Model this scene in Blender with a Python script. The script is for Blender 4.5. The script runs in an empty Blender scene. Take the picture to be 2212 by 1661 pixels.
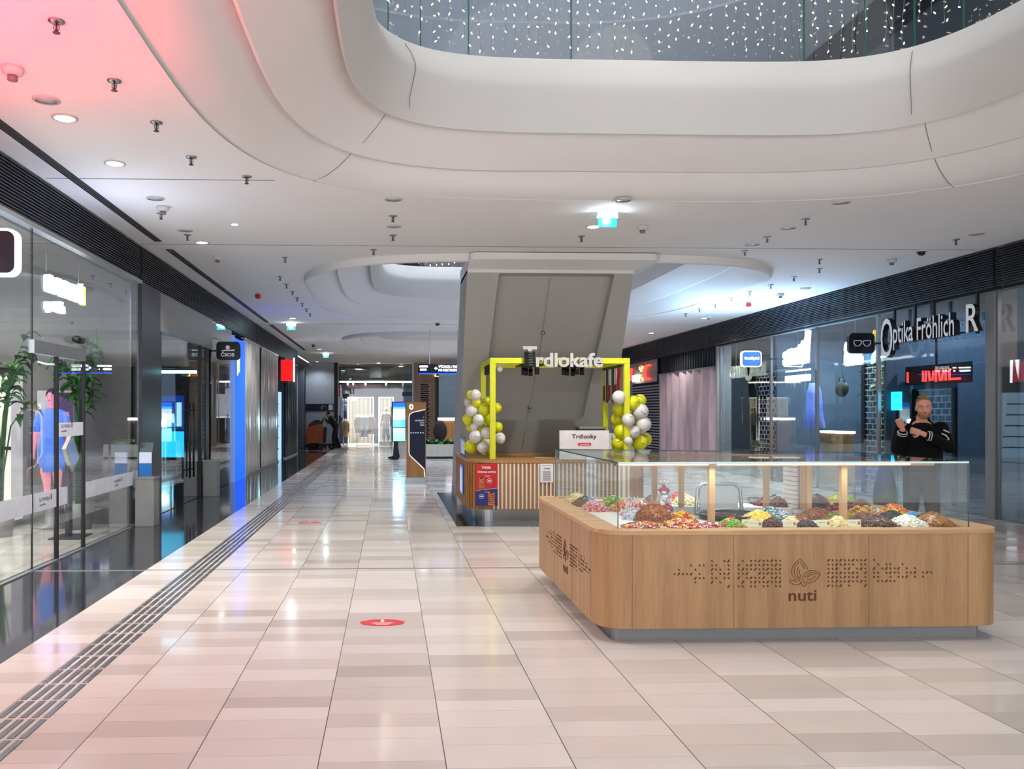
import bpy, bmesh, math, random
from mathutils import Vector, Matrix, noise
random.seed(7)
R = random.random
def U_(a, b): return a + (b - a) * R()
COL = bpy.context.scene.collection
SC = bpy.context.scene

# ---------------------------------------------------------------- camera, world, light, exposure
FPX, TANY, EYE = 1800.0, 0.035, 1.65
PSI = math.atan(TANY)
CX = 841 + FPX * TANY
cam_d = bpy.data.cameras.new('camera')
cam_d.sensor_width = 36
cam_d.lens = FPX / 2212 * 36
cam_d.shift_x = (1106 - CX) / 2212
cam_d.shift_y = (892 - 830.5) / 2212
cam_d.clip_end = 300
cam = bpy.data.objects.new('camera', cam_d)
cam.location = (0, 0, EYE)
cam.rotation_euler = (math.pi / 2, 0, -PSI)
COL.objects.link(cam)
SC.camera = cam

SC.view_settings.view_transform = 'Standard'
SC.view_settings.look = 'None'
SC.view_settings.gamma = 1
SC.view_settings.exposure = 0.45
SC.view_settings.use_curve_mapping = False
SC.cycles.max_bounces = 7
SC.cycles.diffuse_bounces = 4
SC.cycles.glossy_bounces = 4
SC.cycles.transparent_max_bounces = 12
SC.cycles.caustics_reflective = False
SC.cycles.caustics_refractive = False
SC.cycles.sample_clamp_indirect = 4

W = bpy.data.worlds.new('world')
SC.world = W
W.use_nodes = True
# stands in for the unseen mall; lower half brightened to lift the ceiling
_n = W.node_tree; _tc = _n.nodes.new('ShaderNodeTexCoord'); _sx = _n.nodes.new('ShaderNodeSeparateXYZ'); _rp = _n.nodes.new('ShaderNodeValToRGB')
_mr = _n.nodes.new('ShaderNodeMapRange'); _mr.inputs[1].default_value = -1; _mr.inputs[2].default_value = 1
_n.links.new(_tc.outputs['Generated'], _sx.inputs[0]); _n.links.new(_sx.outputs[2], _mr.inputs[0]); _n.links.new(_mr.outputs[0], _rp.inputs[0])
_rp.color_ramp.elements[0].position = .44; _rp.color_ramp.elements[0].color = (.50, .485, .50, 1)
_rp.color_ramp.elements[1].position = .56; _rp.color_ramp.elements[1].color = (.27, .28, .30, 1)
_n.links.new(_rp.outputs[0], _n.nodes['Background'].inputs[0])
_n.nodes['Background'].inputs[1].default_value = 5.0

def area(name, loc, size, power, col=(1, 1, 1), rot=(0, 0, 0), sizey=None, spread=None):
    l = bpy.data.lights.new(name, 'AREA')
    l.energy = power; l.color = col; l.size = size
    if sizey: l.shape = 'RECTANGLE'; l.size_y = sizey
    if spread: l.spread = spread
    o = bpy.data.objects.new(name, l); o.location = loc; o.rotation_euler = rot
    COL.objects.link(o); return o
def spot(name, loc, power, col=(1, .97, .9), ang=100, blend=.5, rot=(0, 0, 0), r=.05):
    l = bpy.data.lights.new(name, 'SPOT')
    l.energy = power; l.color = col; l.spot_size = math.radians(ang); l.spot_blend = blend; l.shadow_soft_size = r
    o = bpy.data.objects.new(name, l); o.location = loc; o.rotation_euler = rot
    COL.objects.link(o); return o
def point(name, loc, power, col, r=.05):
    l = bpy.data.lights.new(name, 'POINT')
    l.energy = power; l.color = col; l.shadow_soft_size = r
    o = bpy.data.objects.new(name, l); o.location = loc
    COL.objects.link(o); return o
# skylight over the near atrium, lamps of the upper gallery over the farther ones
area('atrium_skylight', (2.75, 5.0, 12.4), 9, 150, (1, .985, .96), sizey=12, spread=1.0)
area('gallery_lamp', (2.75, 17.8, 9.3), 6, 330, (.72, .82, 1.0), sizey=7, spread=1.8)
area('gallery_lamp', (2.75, 30.4, 9.3), 6, 400, (.75, .84, 1.0), sizey=7, spread=1.8)
# red shop sign of the passage on the left behind the camera, and the cool light of the shop signs
area('red_sign_light', (-3.1, 4.7, 2.8), 1.2, 95, (1, .0, .04), rot=(math.radians(180), 0, 0), spread=2.4)
area('blue_sign_light_right', (8.1, 18.6, 2.6), 1.6, 130, (.36, .66, 1.0), rot=(math.radians(180), 0, 0))
area('blue_sign_light_left', (-3.2, 9.6, 3.0), .9, 9, (.62, .72, 1.0), rot=(math.radians(180), 0, 0))

# ---------------------------------------------------------------- helpers
def ray(u, v):
    a = (u - CX) / FPX; b = (892 - v) / FPX
    c, s = math.cos(PSI), math.sin(PSI)
    return Vector((a * c + s, c - a * s, b))
def P(u, v, x=None, y=None, z=None):
    d = ray(u, v)
    t = (z - EYE) / d.z if z is not None else (x / d.x if x is not None else y / d.y)
    return Vector((0, 0, EYE)) + d * t

def lin(c):
    return tuple((x / 12.92 if x <= .04045 else ((x + .055) / 1.055) ** 2.4) for x in c)
def hx(h):
    return lin(tuple(int(h[i:i + 2], 16) / 255 for i in (0, 2, 4)))
MATS = {}
def mat(name, col, rough=.5, metal=0, emit=None, es=1, var=.06, scale=6, bump=0, coat=0, alpha=None, stretch=(1, 1, 1), spec=.5, subsurf=0):
    if name in MATS: return MATS[name]
    if isinstance(col, str): col = hx(col)
    m = bpy.data.materials.new(name); m.use_nodes = True
    nt = m.node_tree; b = nt.nodes['Principled BSDF']
    b.inputs['Roughness'].default_value = rough
    b.inputs['Metallic'].default_value = metal
    b.inputs['Specular IOR Level'].default_value = spec
    if coat: b.inputs['Coat Weight'].default_value = coat
    if alpha is not None: b.inputs['Alpha'].default_value = alpha
    if subsurf:
        b.inputs['Subsurface Weight'].default_value = subsurf
        b.inputs['Subsurface Radius'].default_value = (.02, .008, .004)
    tc = nt.nodes.new('ShaderNodeTexCoord'); mp = nt.nodes.new('ShaderNodeMapping')
    mp.inputs['Scale'].default_value = stretch
    nz = nt.nodes.new('ShaderNodeTexNoise'); nz.inputs['Scale'].default_value = scale; nz.inputs['Detail'].default_value = 4
    nt.links.new(tc.outputs['Object'], mp.inputs[0]); nt.links.new(mp.outputs[0], nz.inputs['Vector'])
    rp = nt.nodes.new('ShaderNodeValToRGB')
    rp.color_ramp.elements[0].color = tuple(max(0, x * (1 - var * 1.6)) for x in col) + (1,)
    rp.color_ramp.elements[1].color = tuple(min(1, x * (1 + var)) for x in col) + (1,)
    rp.color_ramp.elements[0].position = .3; rp.color_ramp.elements[1].position = .7
    nt.links.new(nz.outputs['Fac'], rp.inputs[0]); nt.links.new(rp.outputs[0], b.inputs['Base Color'])
    if emit is not None:
        if isinstance(emit, str): emit = hx(emit)
        b.inputs['Emission Color'].default_value = tuple(emit) + (1,)
        b.inputs['Emission Strength'].default_value = es
    if bump:
        bp = nt.nodes.new('ShaderNodeBump'); bp.inputs['Strength'].default_value = bump; bp.inputs['Distance'].default_value = .01
        nt.links.new(nz.outputs['Fac'], bp.inputs['Height']); nt.links.new(bp.outputs[0], b.inputs['Normal'])
    MATS[name] = m; return m

def glass(name, tint=(1, 1, 1), ior=1.5, rough=0.0, wavy=0, boost=1.0, opaque=0.0):
    if name in MATS: return MATS[name]
    m = bpy.data.materials.new(name); m.use_nodes = True
    nt = m.node_tree; nt.nodes.clear()
    out = nt.nodes.new('ShaderNodeOutputMaterial')
    tr = nt.nodes.new('ShaderNodeBsdfTransparent'); tr.inputs[0].default_value = tint + (1,)
    gl = nt.nodes.new('ShaderNodeBsdfGlossy'); gl.inputs['Roughness'].default_value = rough
    gl.inputs['Color'].default_value = (.95, .97, 1, 1)
    lw = nt.nodes.new('ShaderNodeLayerWeight'); lw.inputs[0].default_value = .5
    pw = nt.nodes.new('ShaderNodeMath'); pw.operation = 'POWER'; pw.inputs[1].default_value = 5
    nt.links.new(lw.outputs['Facing'], pw.inputs[0])
    fr = nt.nodes.new('ShaderNodeMath'); fr.operation = 'MULTIPLY_ADD'; fr.inputs[1].default_value = .96; fr.inputs[2].default_value = .04
    nt.links.new(pw.outputs[0], fr.inputs[0])
    mu = nt.nodes.new('ShaderNodeMath'); mu.operation = 'MULTIPLY_ADD'; mu.inputs[1].default_value = boost; mu.inputs[2].default_value = opaque; mu.use_clamp = True
    mx = nt.nodes.new('ShaderNodeMixShader')
    nt.links.new(fr.outputs[0], mu.inputs[0]); nt.links.new(mu.outputs[0], mx.inputs[0])
    nt.links.new(tr.outputs[0], mx.inputs[1]); nt.links.new(gl.outputs[0], mx.inputs[2]); nt.links.new(mx.outputs[0], out.inputs[0])
    if wavy:
        tc = nt.nodes.new('ShaderNodeTexCoord'); mp = nt.nodes.new('ShaderNodeMapping'); mp.inputs['Scale'].default_value = (1, 1, .12)
        nz = nt.nodes.new('ShaderNodeTexNoise'); nz.inputs['Scale'].default_value = 1.3
        bp = nt.nodes.new('ShaderNodeBump'); bp.inputs['Strength'].default_value = wavy; bp.inputs['Distance'].default_value = .02
        nt.links.new(tc.outputs['Object'], mp.inputs[0]); nt.links.new(mp.outputs[0], nz.inputs['Vector'])
        nt.links.new(nz.outputs['Fac'], bp.inputs['Height']); nt.links.new(bp.outputs[0], gl.inputs['Normal'])
    MATS[name] = m; return m

def wood(name, c1, c2, axis='Z', rough=.45, scale=10):
    if name in MATS: return MATS[name]
    m = bpy.data.materials.new(name); m.use_nodes = True
    nt = m.node_tree; b = nt.nodes['Principled BSDF']; b.inputs['Roughness'].default_value = rough
    tc = nt.nodes.new('ShaderNodeTexCoord'); mp = nt.nodes.new('ShaderNodeMapping')
    s = {'Z': (1, 1, .07), 'X': (.07, 1, 1), 'Y': (1, .07, 1)}[axis]
    mp.inputs['Scale'].default_value = s
    n1 = nt.nodes.new('ShaderNodeTexNoise'); n1.inputs['Scale'].default_value = scale; n1.inputs['Detail'].default_value = 8; n1.inputs['Roughness'].default_value = .65
    n2 = nt.nodes.new('ShaderNodeTexNoise'); n2.inputs['Scale'].default_value = scale * 9; n2.inputs['Detail'].default_value = 4
    rp = nt.nodes.new('ShaderNodeValToRGB')
    rp.color_ramp.elements[0].color = hx(c1) + (1,); rp.color_ramp.elements[1].color = hx(c2) + (1,)
    rp.color_ramp.elements[0].position = .32; rp.color_ramp.elements[1].position = .68
    ad = nt.nodes.new('ShaderNodeMath'); ad.operation = 'MULTIPLY_ADD'; ad.inputs[1].default_value = .35; 
    nt.links.new(tc.outputs['Object'], mp.inputs[0])
    for n in (n1, n2): nt.links.new(mp.outputs[0], n.inputs['Vector'])
    sb = nt.nodes.new('ShaderNodeMath'); sb.operation = 'SUBTRACT'; sb.inputs[1].default_value = .5
    nt.links.new(n2.outputs['Fac'], sb.inputs[0]); nt.links.new(sb.outputs[0], ad.inputs[0]); nt.links.new(n1.outputs['Fac'], ad.inputs[2])
    nt.links.new(ad.outputs[0], rp.inputs[0]); nt.links.new(rp.outputs[0], b.inputs['Base Color'])
    MATS[name] = m; return m

def tag(o, label=None, cat=None, group=None, kind=None):
    if label: o['label'] = label
    if cat: o['category'] = cat
    if group: o['group'] = group
    if kind: o['kind'] = kind
    return o
def thing(name, label, cat, loc=(0, 0, 0), rz=0, group=None):
    o = bpy.data.objects.new(name, None); COL.objects.link(o)
    o.empty_display_size = .1
    o.location = loc; o.rotation_euler = (0, 0, rz)
    return tag(o, label, cat, group)

class MB:
    def __init__(s): s.v = []; s.f = []; s.m = []; s.cm = 0; s.sm = set()
    def face(s, idx, m=None): s.f.append(tuple(idx)); s.m.append(s.cm if m is None else m)
    def box(s, c, d, rz=0, ry=0, rx=0, m=None):
        b = len(s.v); M = Matrix.Rotation(rz, 3, 'Z') @ Matrix.Rotation(ry, 3, 'Y') @ Matrix.Rotation(rx, 3, 'X')
        for z in (-.5, .5):
            for x, y in ((-.5, -.5), (.5, -.5), (.5, .5), (-.5, .5)):
                s.v.append(Vector(c) + M @ Vector((x * d[0], y * d[1], z * d[2])))
        for f in ((3, 2, 1, 0), (4, 5, 6, 7), (0, 1, 5, 4), (1, 2, 6, 5), (2, 3, 7, 6), (3, 0, 4, 7)):
            s.face([b + i for i in f], m)
        return s
    def bb(s, x0, x1, y0, y1, z0, z1, m=None):
        return s.box(((x0 + x1) / 2, (y0 + y1) / 2, (z0 + z1) / 2), (abs(x1 - x0), abs(y1 - y0), abs(z1 - z0)), m=m)
    def prism(s, pts, z0, z1, m=None, top=True, bot=True):
        b = len(s.v); n = len(pts)
        for z in (z0, z1):
            for p in pts: s.v.append(Vector((p[0], p[1], z)))
        for i in range(n):
            j = (i + 1) % n; s.face((b + i, b + j, b + n + j, b + n + i), m)
        if bot: s.face([b + i for i in range(n)][::-1], m)
        if top: s.face([b + n + i for i in range(n)], m)
        return s
    def ring(s, o, i, z0, z1, m=None):
        b = len(s.v); n = len(o)
        for pts, z in ((o, z0), (o, z1), (i, z0), (i, z1)):
            for p in pts: s.v.append(Vector((p[0], p[1], z)))
        for k in range(n):
            j = (k + 1) % n
            s.face((b + k, b + j, b + n + j, b + n + k), m)
            s.face((b + 2 * n + j, b + 2 * n + k, b + 3 * n + k, b + 3 * n + j), m)
            s.face((b + n + k, b + n + j, b + 3 * n + j, b + 3 * n + k), m)
            s.face((b + j, b + k, b + 2 * n + k, b + 2 * n + j), m)
        return s
    def extr(s, pts, n, m=None):
        """closed 3-D polygon extruded by vector n"""
        b = len(s.v); k = len(pts); n = Vector(n)
        for p in pts: s.v.append(Vector(p))
        for p in pts: s.v.append(Vector(p) + n)
        for i in range(k):
            j = (i + 1) % k; s.face((b + i, b + j, b + k + j, b + k + i), m)
        s.face([b + i for i in range(k)][::-1], m); s.face([b + k + i for i in range(k)], m)
        return s
    def tube(s, pts, r, n=8, m=None, cap=True, closed=False):
        pts = [Vector(p) for p in pts]; b = len(s.v); k = len(pts)
        rr = r if isinstance(r, (list, tuple)) else [r] * k
        up = None
        for i, p in enumerate(pts):
            if closed: t = pts[(i + 1) % k] - pts[i - 1]
            else: t = pts[min(i + 1, k - 1)] - pts[max(i - 1, 0)]
            t.normalize()
            if up is None:
                up = Vector((0, 0, 1)) if abs(t.z) < .9 else Vector((1, 0, 0))
            a = t.cross(up); 
            if a.length < 1e-6: a = t.orthogonal()
            a.normalize(); up = a.cross(t).normalized()
            for q in range(n):
                w = 2 * math.pi * q / n
                s.v.append(p + (a * math.cos(w) + up * math.sin(w)) * rr[i])
        for i in range(k if closed else k - 1):
            i2 = (i + 1) % k
            for q in range(n):
                q2 = (q + 1) % n
                s.face((b + i * n + q, b + i * n + q2, b + i2 * n + q2, b + i2 * n + q), m); s.sm.add(len(s.f) - 1)
        if cap and not closed:
            s.face([b + q for q in range(n)][::-1], m); s.face([b + (k - 1) * n + q for q in range(n)], m)
        return s
    def cyl(s, p0, p1, r, n=16, m=None): return s.tube([p0, p1], r, n, m)
    def lathe(s, prof, c=(0, 0, 0), n=20, m=None, M=None, cap=True):
        b = len(s.v); c = Vector(c)
        for r, z in prof:
            for q in range(n):
                w = 2 * math.pi * q / n
                p = Vector((r * math.cos(w), r * math.sin(w), z))
                s.v.append(c + (M @ p if M else p))
        for i in range(len(prof) - 1):
            for q in range(n):
                q2 = (q + 1) % n
                s.face((b + i * n + q, b + i * n + q2, b + (i + 1) * n + q2, b + (i + 1) * n + q), m); s.sm.add(len(s.f) - 1)
        if cap: s.face([b + q for q in range(n)][::-1], m); s.face([b + (len(prof) - 1) * n + q for q in range(n)], m)
        return s
    def ell(s, c, r, n=10, k=7, m=None, M=None):
        prof = []
        b = len(s.v); c = Vector(c)
        for i in range(k + 1):
            ph = math.pi * i / k
            for q in range(n):
                w = 2 * math.pi * q / n
                p = Vector((r[0] * math.sin(ph) * math.cos(w), r[1] * math.sin(ph) * math.sin(w), -r[2] * math.cos(ph)))
                s.v.append(c + (M @ p if M else p))
        for i in range(k):
            for q in range(n):
                q2 = (q + 1) % n
                s.face((b + i * n + q, b + i * n + q2, b + (i + 1) * n + q2, b + (i + 1) * n + q), m); s.sm.add(len(s.f) - 1)
        return s
    def rrect(s, o, r, u, w, h, rad, t, m=None, seg=6):
        """rounded rectangle slab; o = lower-left corner, r/u unit vectors, thickness t along r x u"""
        o, r, u = Vector(o), Vector(r), Vector(u); n = r.cross(u)
        pts = []
        for cx, cy, a0 in ((w - rad, rad, -90), (w - rad, h - rad, 0), (rad, h - rad, 90), (rad, rad, 180)):
            for i in range(seg + 1):
                a = math.radians(a0 + 90 * i / seg)
                pts.append(o + r * (cx + rad * math.cos(a)) + u * (cy + rad * math.sin(a)))
        return s.extr(pts, n * t, m)
    def build(s, name, mats, parent=None, loc=None, smooth=False, bevel=0):
        me = bpy.data.meshes.new(name)
        me.from_pydata([tuple(p) for p in s.v], [], s.f)
        if not isinstance(mats, (list, tuple)): mats = [mats]
        for m in mats: me.materials.append(m)
        for i, p in enumerate(me.polygons):
            p.material_index = min(s.m[i], len(mats) - 1)
            if smooth or i in s.sm: p.use_smooth = True
        me.validate(); me.update()
        o = bpy.data.objects.new(name, me); COL.objects.link(o)
        if parent: o.parent = parent
        if loc is not None: o.location = loc
        if bevel:
            bv = o.modifiers.new('bevel', 'BEVEL'); bv.width = bevel; bv.segments = 2; bv.limit_method = 'ANGLE'
        return o

def copytree(o, parent=None, loc=None, label=None, rz=None):
    c = o.copy(); COL.objects.link(c)
    if parent: c.parent = parent
    for ch in list(o.children): copytree(ch, c)
    if loc is not None: c.location = loc
    if rz is not None: c.rotation_euler = (0, 0, rz)
    if label: c['label'] = label
    return c
def rr2(x0, x1, y0, y1, r, seg=8):
    pts = []
    for cx, cy, a0 in ((x1 - r, y0 + r, -90), (x1 - r, y1 - r, 0), (x0 + r, y1 - r, 90), (x0 + r, y0 + r, 180)):
        for i in range(seg + 1):
            a = math.radians(a0 + 90 * i / seg); pts.append((cx + r * math.cos(a), cy + r * math.sin(a)))
    return pts

def text(name, s, o, r, u, w, h, depth, m, parent=None, bold=0.0, align=None, addto=None):
    """text mesh fitted in a w x h box; o lower-left, r right, u up, extruded by depth along r x u"""
    cu = bpy.data.curves.new('t', 'FONT'); cu.body = s; cu.offset = bold; cu.resolution_u = 3
    ob = bpy.data.objects.new('t', cu); COL.objects.link(ob)
    dg = bpy.context.evaluated_depsgraph_get()
    me = bpy.data.meshes.new_from_object(ob.evaluated_get(dg))
    bpy.data.objects.remove(ob); bpy.data.curves.remove(cu)
    vs = [v.co.copy() for v in me.vertices]; fs = [tuple(p.vertices) for p in me.polygons]
    bpy.data.meshes.remove(me)
    x0 = min(v.x for v in vs); x1 = max(v.x for v in vs); y0 = min(v.y for v in vs); y1 = max(v.y for v in vs)
    if w is None: w = (x1 - x0) * h / (y1 - y0)
    o, r, u = Vector(o), Vector(r).normalized(), Vector(u).normalized(); n = r.cross(u)
    pos = lambda v: o + r * ((v.x - x0) / (x1 - x0) * w) + u * ((v.y - y0) / (y1 - y0) * h)
    mb = addto or MB(); b = len(mb.v); k = len(vs)
    from collections import Counter
    if depth:
        for v in vs: mb.v.append(pos(v) + n * depth)
        for v in vs: mb.v.append(pos(v))
        ec = Counter()
        for f in fs:
            mb.face([b + i for i in f])
            mb.face([b + k + i for i in f][::-1])
            for i in range(len(f)): ec[(f[i], f[(i + 1) % len(f)])] += 1
        for (i, j) in list(ec):
            if (j, i) not in ec: mb.face((b + i, b + k + i, b + k + j, b + j), 1 if not addto else None)
    else:
        for v in vs: mb.v.append(pos(v))
        for f in fs: mb.face([b + i for i in f])
    if addto: return mb
    return mb.build(name, m, parent)

# ---------------------------------------------------------------- materials
M_white = mat('white_plaster', (.55, .545, .53), .75, var=.015, scale=1.5)
M_ceil = mat('ceiling_paint', (.88, .865, .87), .8, var=.01, scale=1)
M_slat = mat('louver_metal', '363941', .4, .3, var=.05)
M_dark = mat('dark_backing', '0c0e14', .6)
M_black = mat('black_metal', '101114', .4, .2)
M_steel = mat('brushed_steel', '9a9ea0', .28, 1, var=.05, scale=30, stretch=(1, 1, 12))
M_alu = mat('aluminium', 'b4b8ba', .35, 1, var=.03)
M_grey = mat('grey_sheet', '8d8f8d', .45, .3, var=.03)
M_glass = glass('shop_glass', (.93, .96, .96), 1.5, boost=1.5, opaque=.02, wavy=.25)
M_clear = glass('clear_glass', (.95, .98, .97), 1.45, boost=.55)
M_bal = glass('balustrade_glass', (.92, .96, .97), 1.45)
M_lampw = mat('lit_white', (1, 1, 1), .5, emit=(1, .98, .94), es=9)
M_signw = mat('lit_sign_white', (1, 1, 1), .5, emit=(.9, .95, 1), es=4)
M_signr = mat('lit_sign_red', (.9, .1, .05), .5, emit=(1, .05, .04), es=1.6)
M_signb = mat('lit_sign_blue', '0a50e0', .5, emit=hx('0a55f0'), es=1.1)
M_yellow = mat('yellow_paint', 'cdd010', .45, var=.02)
M_navy = mat('navy_panel', '0a1430', .6, var=.03)
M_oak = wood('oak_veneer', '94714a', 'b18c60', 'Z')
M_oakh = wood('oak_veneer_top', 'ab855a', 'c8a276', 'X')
M_brown = mat('dark_engraving', '5a2f17', .7)
M_walnut = wood('warm_wood', '93622f', 'b07c42', 'Z', scale=8)
M_cream = mat('cream_laminate', 'ddd6c8', .5, var=.02)
M_wwhite = mat('white_laminate', 'e4e4e2', .4, var=.02)
M_red = mat('red_plastic', 'b0121c', .4)
M_skin = mat('skin', 'c98e78', .5, var=.07, scale=18, subsurf=.15)
M_hair = mat('fair_hair', '7a5a30', .8, var=.2, scale=60)
M_leaf = mat('leaf_green', '2f6b24', .55, var=.3, scale=12)
M_granite = mat('dark_granite', '2b2e33', .07, 0, var=.15, scale=60, spec=.75)

def stone_floor():
    m = bpy.data.materials.new('limestone_tiles'); m.use_nodes = True
    nt = m.node_tree; b = nt.nodes['Principled BSDF']; N = nt.nodes.new; L = nt.links.new
    def math_(op, a, bb=None, c=None):
        n = N('ShaderNodeMath'); n.operation = op
        for i, x in enumerate((a, bb, c)):
            if x is None: continue
            if isinstance(x, (int, float)): n.inputs[i].default_value = x
            else: L(x, n.inputs[i])
        return n.outputs[0]
    tc = N('ShaderNodeTexCoord'); sp = N('ShaderNodeSeparateXYZ'); L(tc.outputs['Object'], sp.inputs[0])
    xs = math_('DIVIDE', math_('ADD', sp.outputs[0], 60 - .266), .6)
    lane = math_('FLOOR', xs); fx = math_('FRACT', xs)
    yy = math_('MULTIPLY_ADD', sp.outputs[1], 4.4, math_('MULTIPLY', lane, 17.37))
    vo = N('ShaderNodeTexVoronoi'); vo.voronoi_dimensions = '1D'; vo.inputs['Scale'].default_value = 1; vo.inputs['Randomness'].default_value = .8; L(yy, vo.inputs['W'])
    ve = N('ShaderNodeTexVoronoi'); ve.voronoi_dimensions = '1D'; ve.feature = 'DISTANCE_TO_EDGE'; ve.inputs['Scale'].default_value = 1; ve.inputs['Randomness'].default_value = .8; L(yy, ve.inputs['W'])
    sc = N('ShaderNodeSeparateColor'); L(vo.outputs['Color'], sc.inputs[0])
    rp = N('ShaderNodeValToRGB'); e = rp.color_ramp.elements
    e[0].color = hx('aca49b') + (1,); e[0].position = 0
    e[1].color = hx('d2ccc6') + (1,); e[1].position = 1
    for pos, c in ((.10, 'b9b1aa'), (.35, 'c6beb6'), (.6, 'cbc3bd'), (.8, 'cfc8c2')):
        q = e.new(pos); q.color = hx(c) + (1,)
    L(sc.outputs[0], rp.inputs[0])
    nz = N('ShaderNodeTexNoise'); nz.inputs['Scale'].default_value = 3; nz.inputs['Detail'].default_value = 6; L(tc.outputs['Object'], nz.inputs['Vector'])
    mr = N('ShaderNodeMapRange'); mr.inputs[3].default_value = .93; mr.inputs[4].default_value = 1.06; L(nz.outputs['Fac'], mr.inputs[0])
    mx = N('ShaderNodeMix'); mx.data_type = 'RGBA'; mx.blend_type = 'MULTIPLY'; mx.inputs[0].default_value = 1
    L(rp.outputs[0], mx.inputs[6]); L(mr.outputs[0], mx.inputs[7])
    j1 = math_('LESS_THAN', math_('MINIMUM', fx, math_('SUBTRACT', 1, fx)), .0045)
    j2 = math_('MULTIPLY', math_('LESS_THAN', ve.outputs['Distance'], .009), .32)
    jj = math_('MAXIMUM', j1, j2)
    mj = N('ShaderNodeMix'); mj.data_type = 'RGBA'; L(jj, mj.inputs[0]); L(mx.outputs[2], mj.inputs[6]); mj.inputs[7].default_value = hx('5f5750') + (1,)
    L(mj.outputs[2], b.inputs['Base Color'])
    L(math_('MULTIPLY_ADD', sc.outputs[1], .12, .07), b.inputs['Roughness'])
    b.inputs['Specular IOR Level'].default_value = .62
    return m
M_floor = stone_floor()
# ---------------------------------------------------------------- setting: floors
ZC = 4.18; XL = -3.72; XR = 9.2; YEND = 42.0; Z2 = 5.4; ZC2 = 9.45
def struct(mb, name, m, parent=None, **k):
    o = mb.build(name, m, parent, **k); 
    if parent is None: o['kind'] = 'structure'
    return o
struct(MB().bb(-2.555, 22, -3, 46, -.1, 0), 'floor', M_floor)
struct(MB().bb(-12, -2.555, -3, 46, -.1, 0), 'trim_1', M_granite)
struct(MB().prism([(.98, 12.1), (4.3, 12.0), (4.3, 17.2), (.98, 17.2)], 0, .004), 'trim_2', M_granite)
struct(MB().bb(-11.9, -3.8, -2.9, 12.55, -.001, .006), 'floor.001', M_floor)
struct(MB().bb(-12, 22, 8.81, 8.85, -.02, .003), 'trim_3', M_alu)
struct(MB().bb(-4.5, -2.0, 36.5, 36.6, -.02, .004), 'trim_4', M_alu)

# ceilings with rounded openings
def sup(cx, cy, a, b, n, N=96):
    out = []
    for i in range(N):
        t = 2 * math.pi * (i + .5) / N
        c, s = math.cos(t), math.sin(t)
        out.append((cx + a * math.copysign(abs(c) ** (2 / n), c), cy + b * math.copysign(abs(s) ** (2 / n), s)))
    return out
OCX = 2.75; OC = [5.18, 17.85, 30.45]; NN = 96
def holed(name, m, x0, x1, y0, y1, z, holes, t):
    """flat slab z..z+t with superellipse holes stacked along y (each hole: cy, a, b, n)"""
    mb = MB(); ys = [y0]
    for i in range(len(holes) - 1): ys.append((holes[i][0] + holes[i + 1][0]) / 2)
    ys.append(y1)
    for k, (cy, a, b, n) in enumerate(holes):
        ya, yb = ys[k], ys[k + 1]; e = sup(OCX, cy, a, b, n)
        base = len(mb.v)
        out = []
        for i in range(NN):
            th = 2 * math.pi * (i + .5) / NN; c, s = math.cos(th), math.sin(th)
            c2, s2 = math.copysign(abs(c) ** .4, c), math.copysign(abs(s) ** .4, s); mxx = max(abs(c2), abs(s2)); c2 /= mxx; s2 /= mxx
            out.append((OCX + c2 * ((x1 - OCX) if c > 0 else (OCX - x0)), cy + s2 * ((yb - cy) if s > 0 else (cy - ya))))
        for zz in (z, z + t):
            for p in e: mb.v.append(Vector((p[0], p[1], zz)))
            for p in out: mb.v.append(Vector((p[0], p[1], zz)))
        for i in range(NN):
            j = (i + 1) % NN
            mb.face((base + i, base + NN + i, base + NN + j, base + j))
            mb.face((base + 2 * NN + i, base + 2 * NN + j, base + 3 * NN + j, base + 3 * NN + i))
            mb.face((base + i, base + j, base + 2 * NN + j, base + 2 * NN + i))
            if (i + 1) % (NN // 4) == 0 or True:
                pass
        # corners of the rectangle
        for sx in (0, 1):
            for sy in (0, 1):
                X = x1 if sx else x0; Y = yb if sy else ya
                q = [i for i in range(NN) if (math.cos(2 * math.pi * (i + .5) / NN) > 0) == bool(sx) and (math.sin(2 * math.pi * (i + .5) / NN) > 0) == bool(sy)]
                on_x = [i for i in q if abs(out[i][0] - X) < 1e-4]; on_y = [i for i in q if abs(out[i][1] - Y) < 1e-4 and i not in on_x]
                if on_x and on_y:
                    ix = max(on_x, key=lambda i: abs(out[i][1] - cy)); iy = max(on_y, key=lambda i: abs(out[i][0] - OCX))
                    for zz, off in ((z, 0), (z + t, 2 * NN)):
                        mb.v.append(Vector((X, Y, zz))); mb.face((len(mb.v) - 1, base + off + NN + ix, base + off + NN + iy))
    o = mb.build(name, m); o['kind'] = 'structure'; return o
holed('ceiling', M_ceil, -4.0, 9.6, -3, 46, ZC, [(c, 4.42, 4.7, 3.6) for c in OC], .03)
struct(MB().bb(-12, -3.88, -3, 46, 4.0, 4.05), 'ceiling.001', mat('shop_ceiling', '8f9092', .8))
struct(MB().bb(9.35, 22, -3, 46, 4.0, 4.05), 'ceiling.002', MATS['shop_ceiling'])
holed('floor.002', M_white, -12, 22, -3, 46, Z2 - .05, [(c, 3.07, 3.64, 5) for c in OC], .05)
holed('ceiling.003', mat('upper_ceiling', (.60, .63, .68), .8, var=.01), -12, 22, -3, 46, ZC2, [(5.0, 6.2, 11.6, 3)], .05)
# ceiling seams
tm = mat('seam_grey', '77736d', .7)
k = 5
for (x0, x1, y) in ((-3.7, -1.25, 9.11), (-3.7, 9.1, 12.62), (-3.7, 8.9, 23.7)):
    struct(MB().bb(x0, x1, y - .008, y + .008, ZC - .003, ZC + .01), 'trim_%d' % k, tm); k += 1

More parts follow.
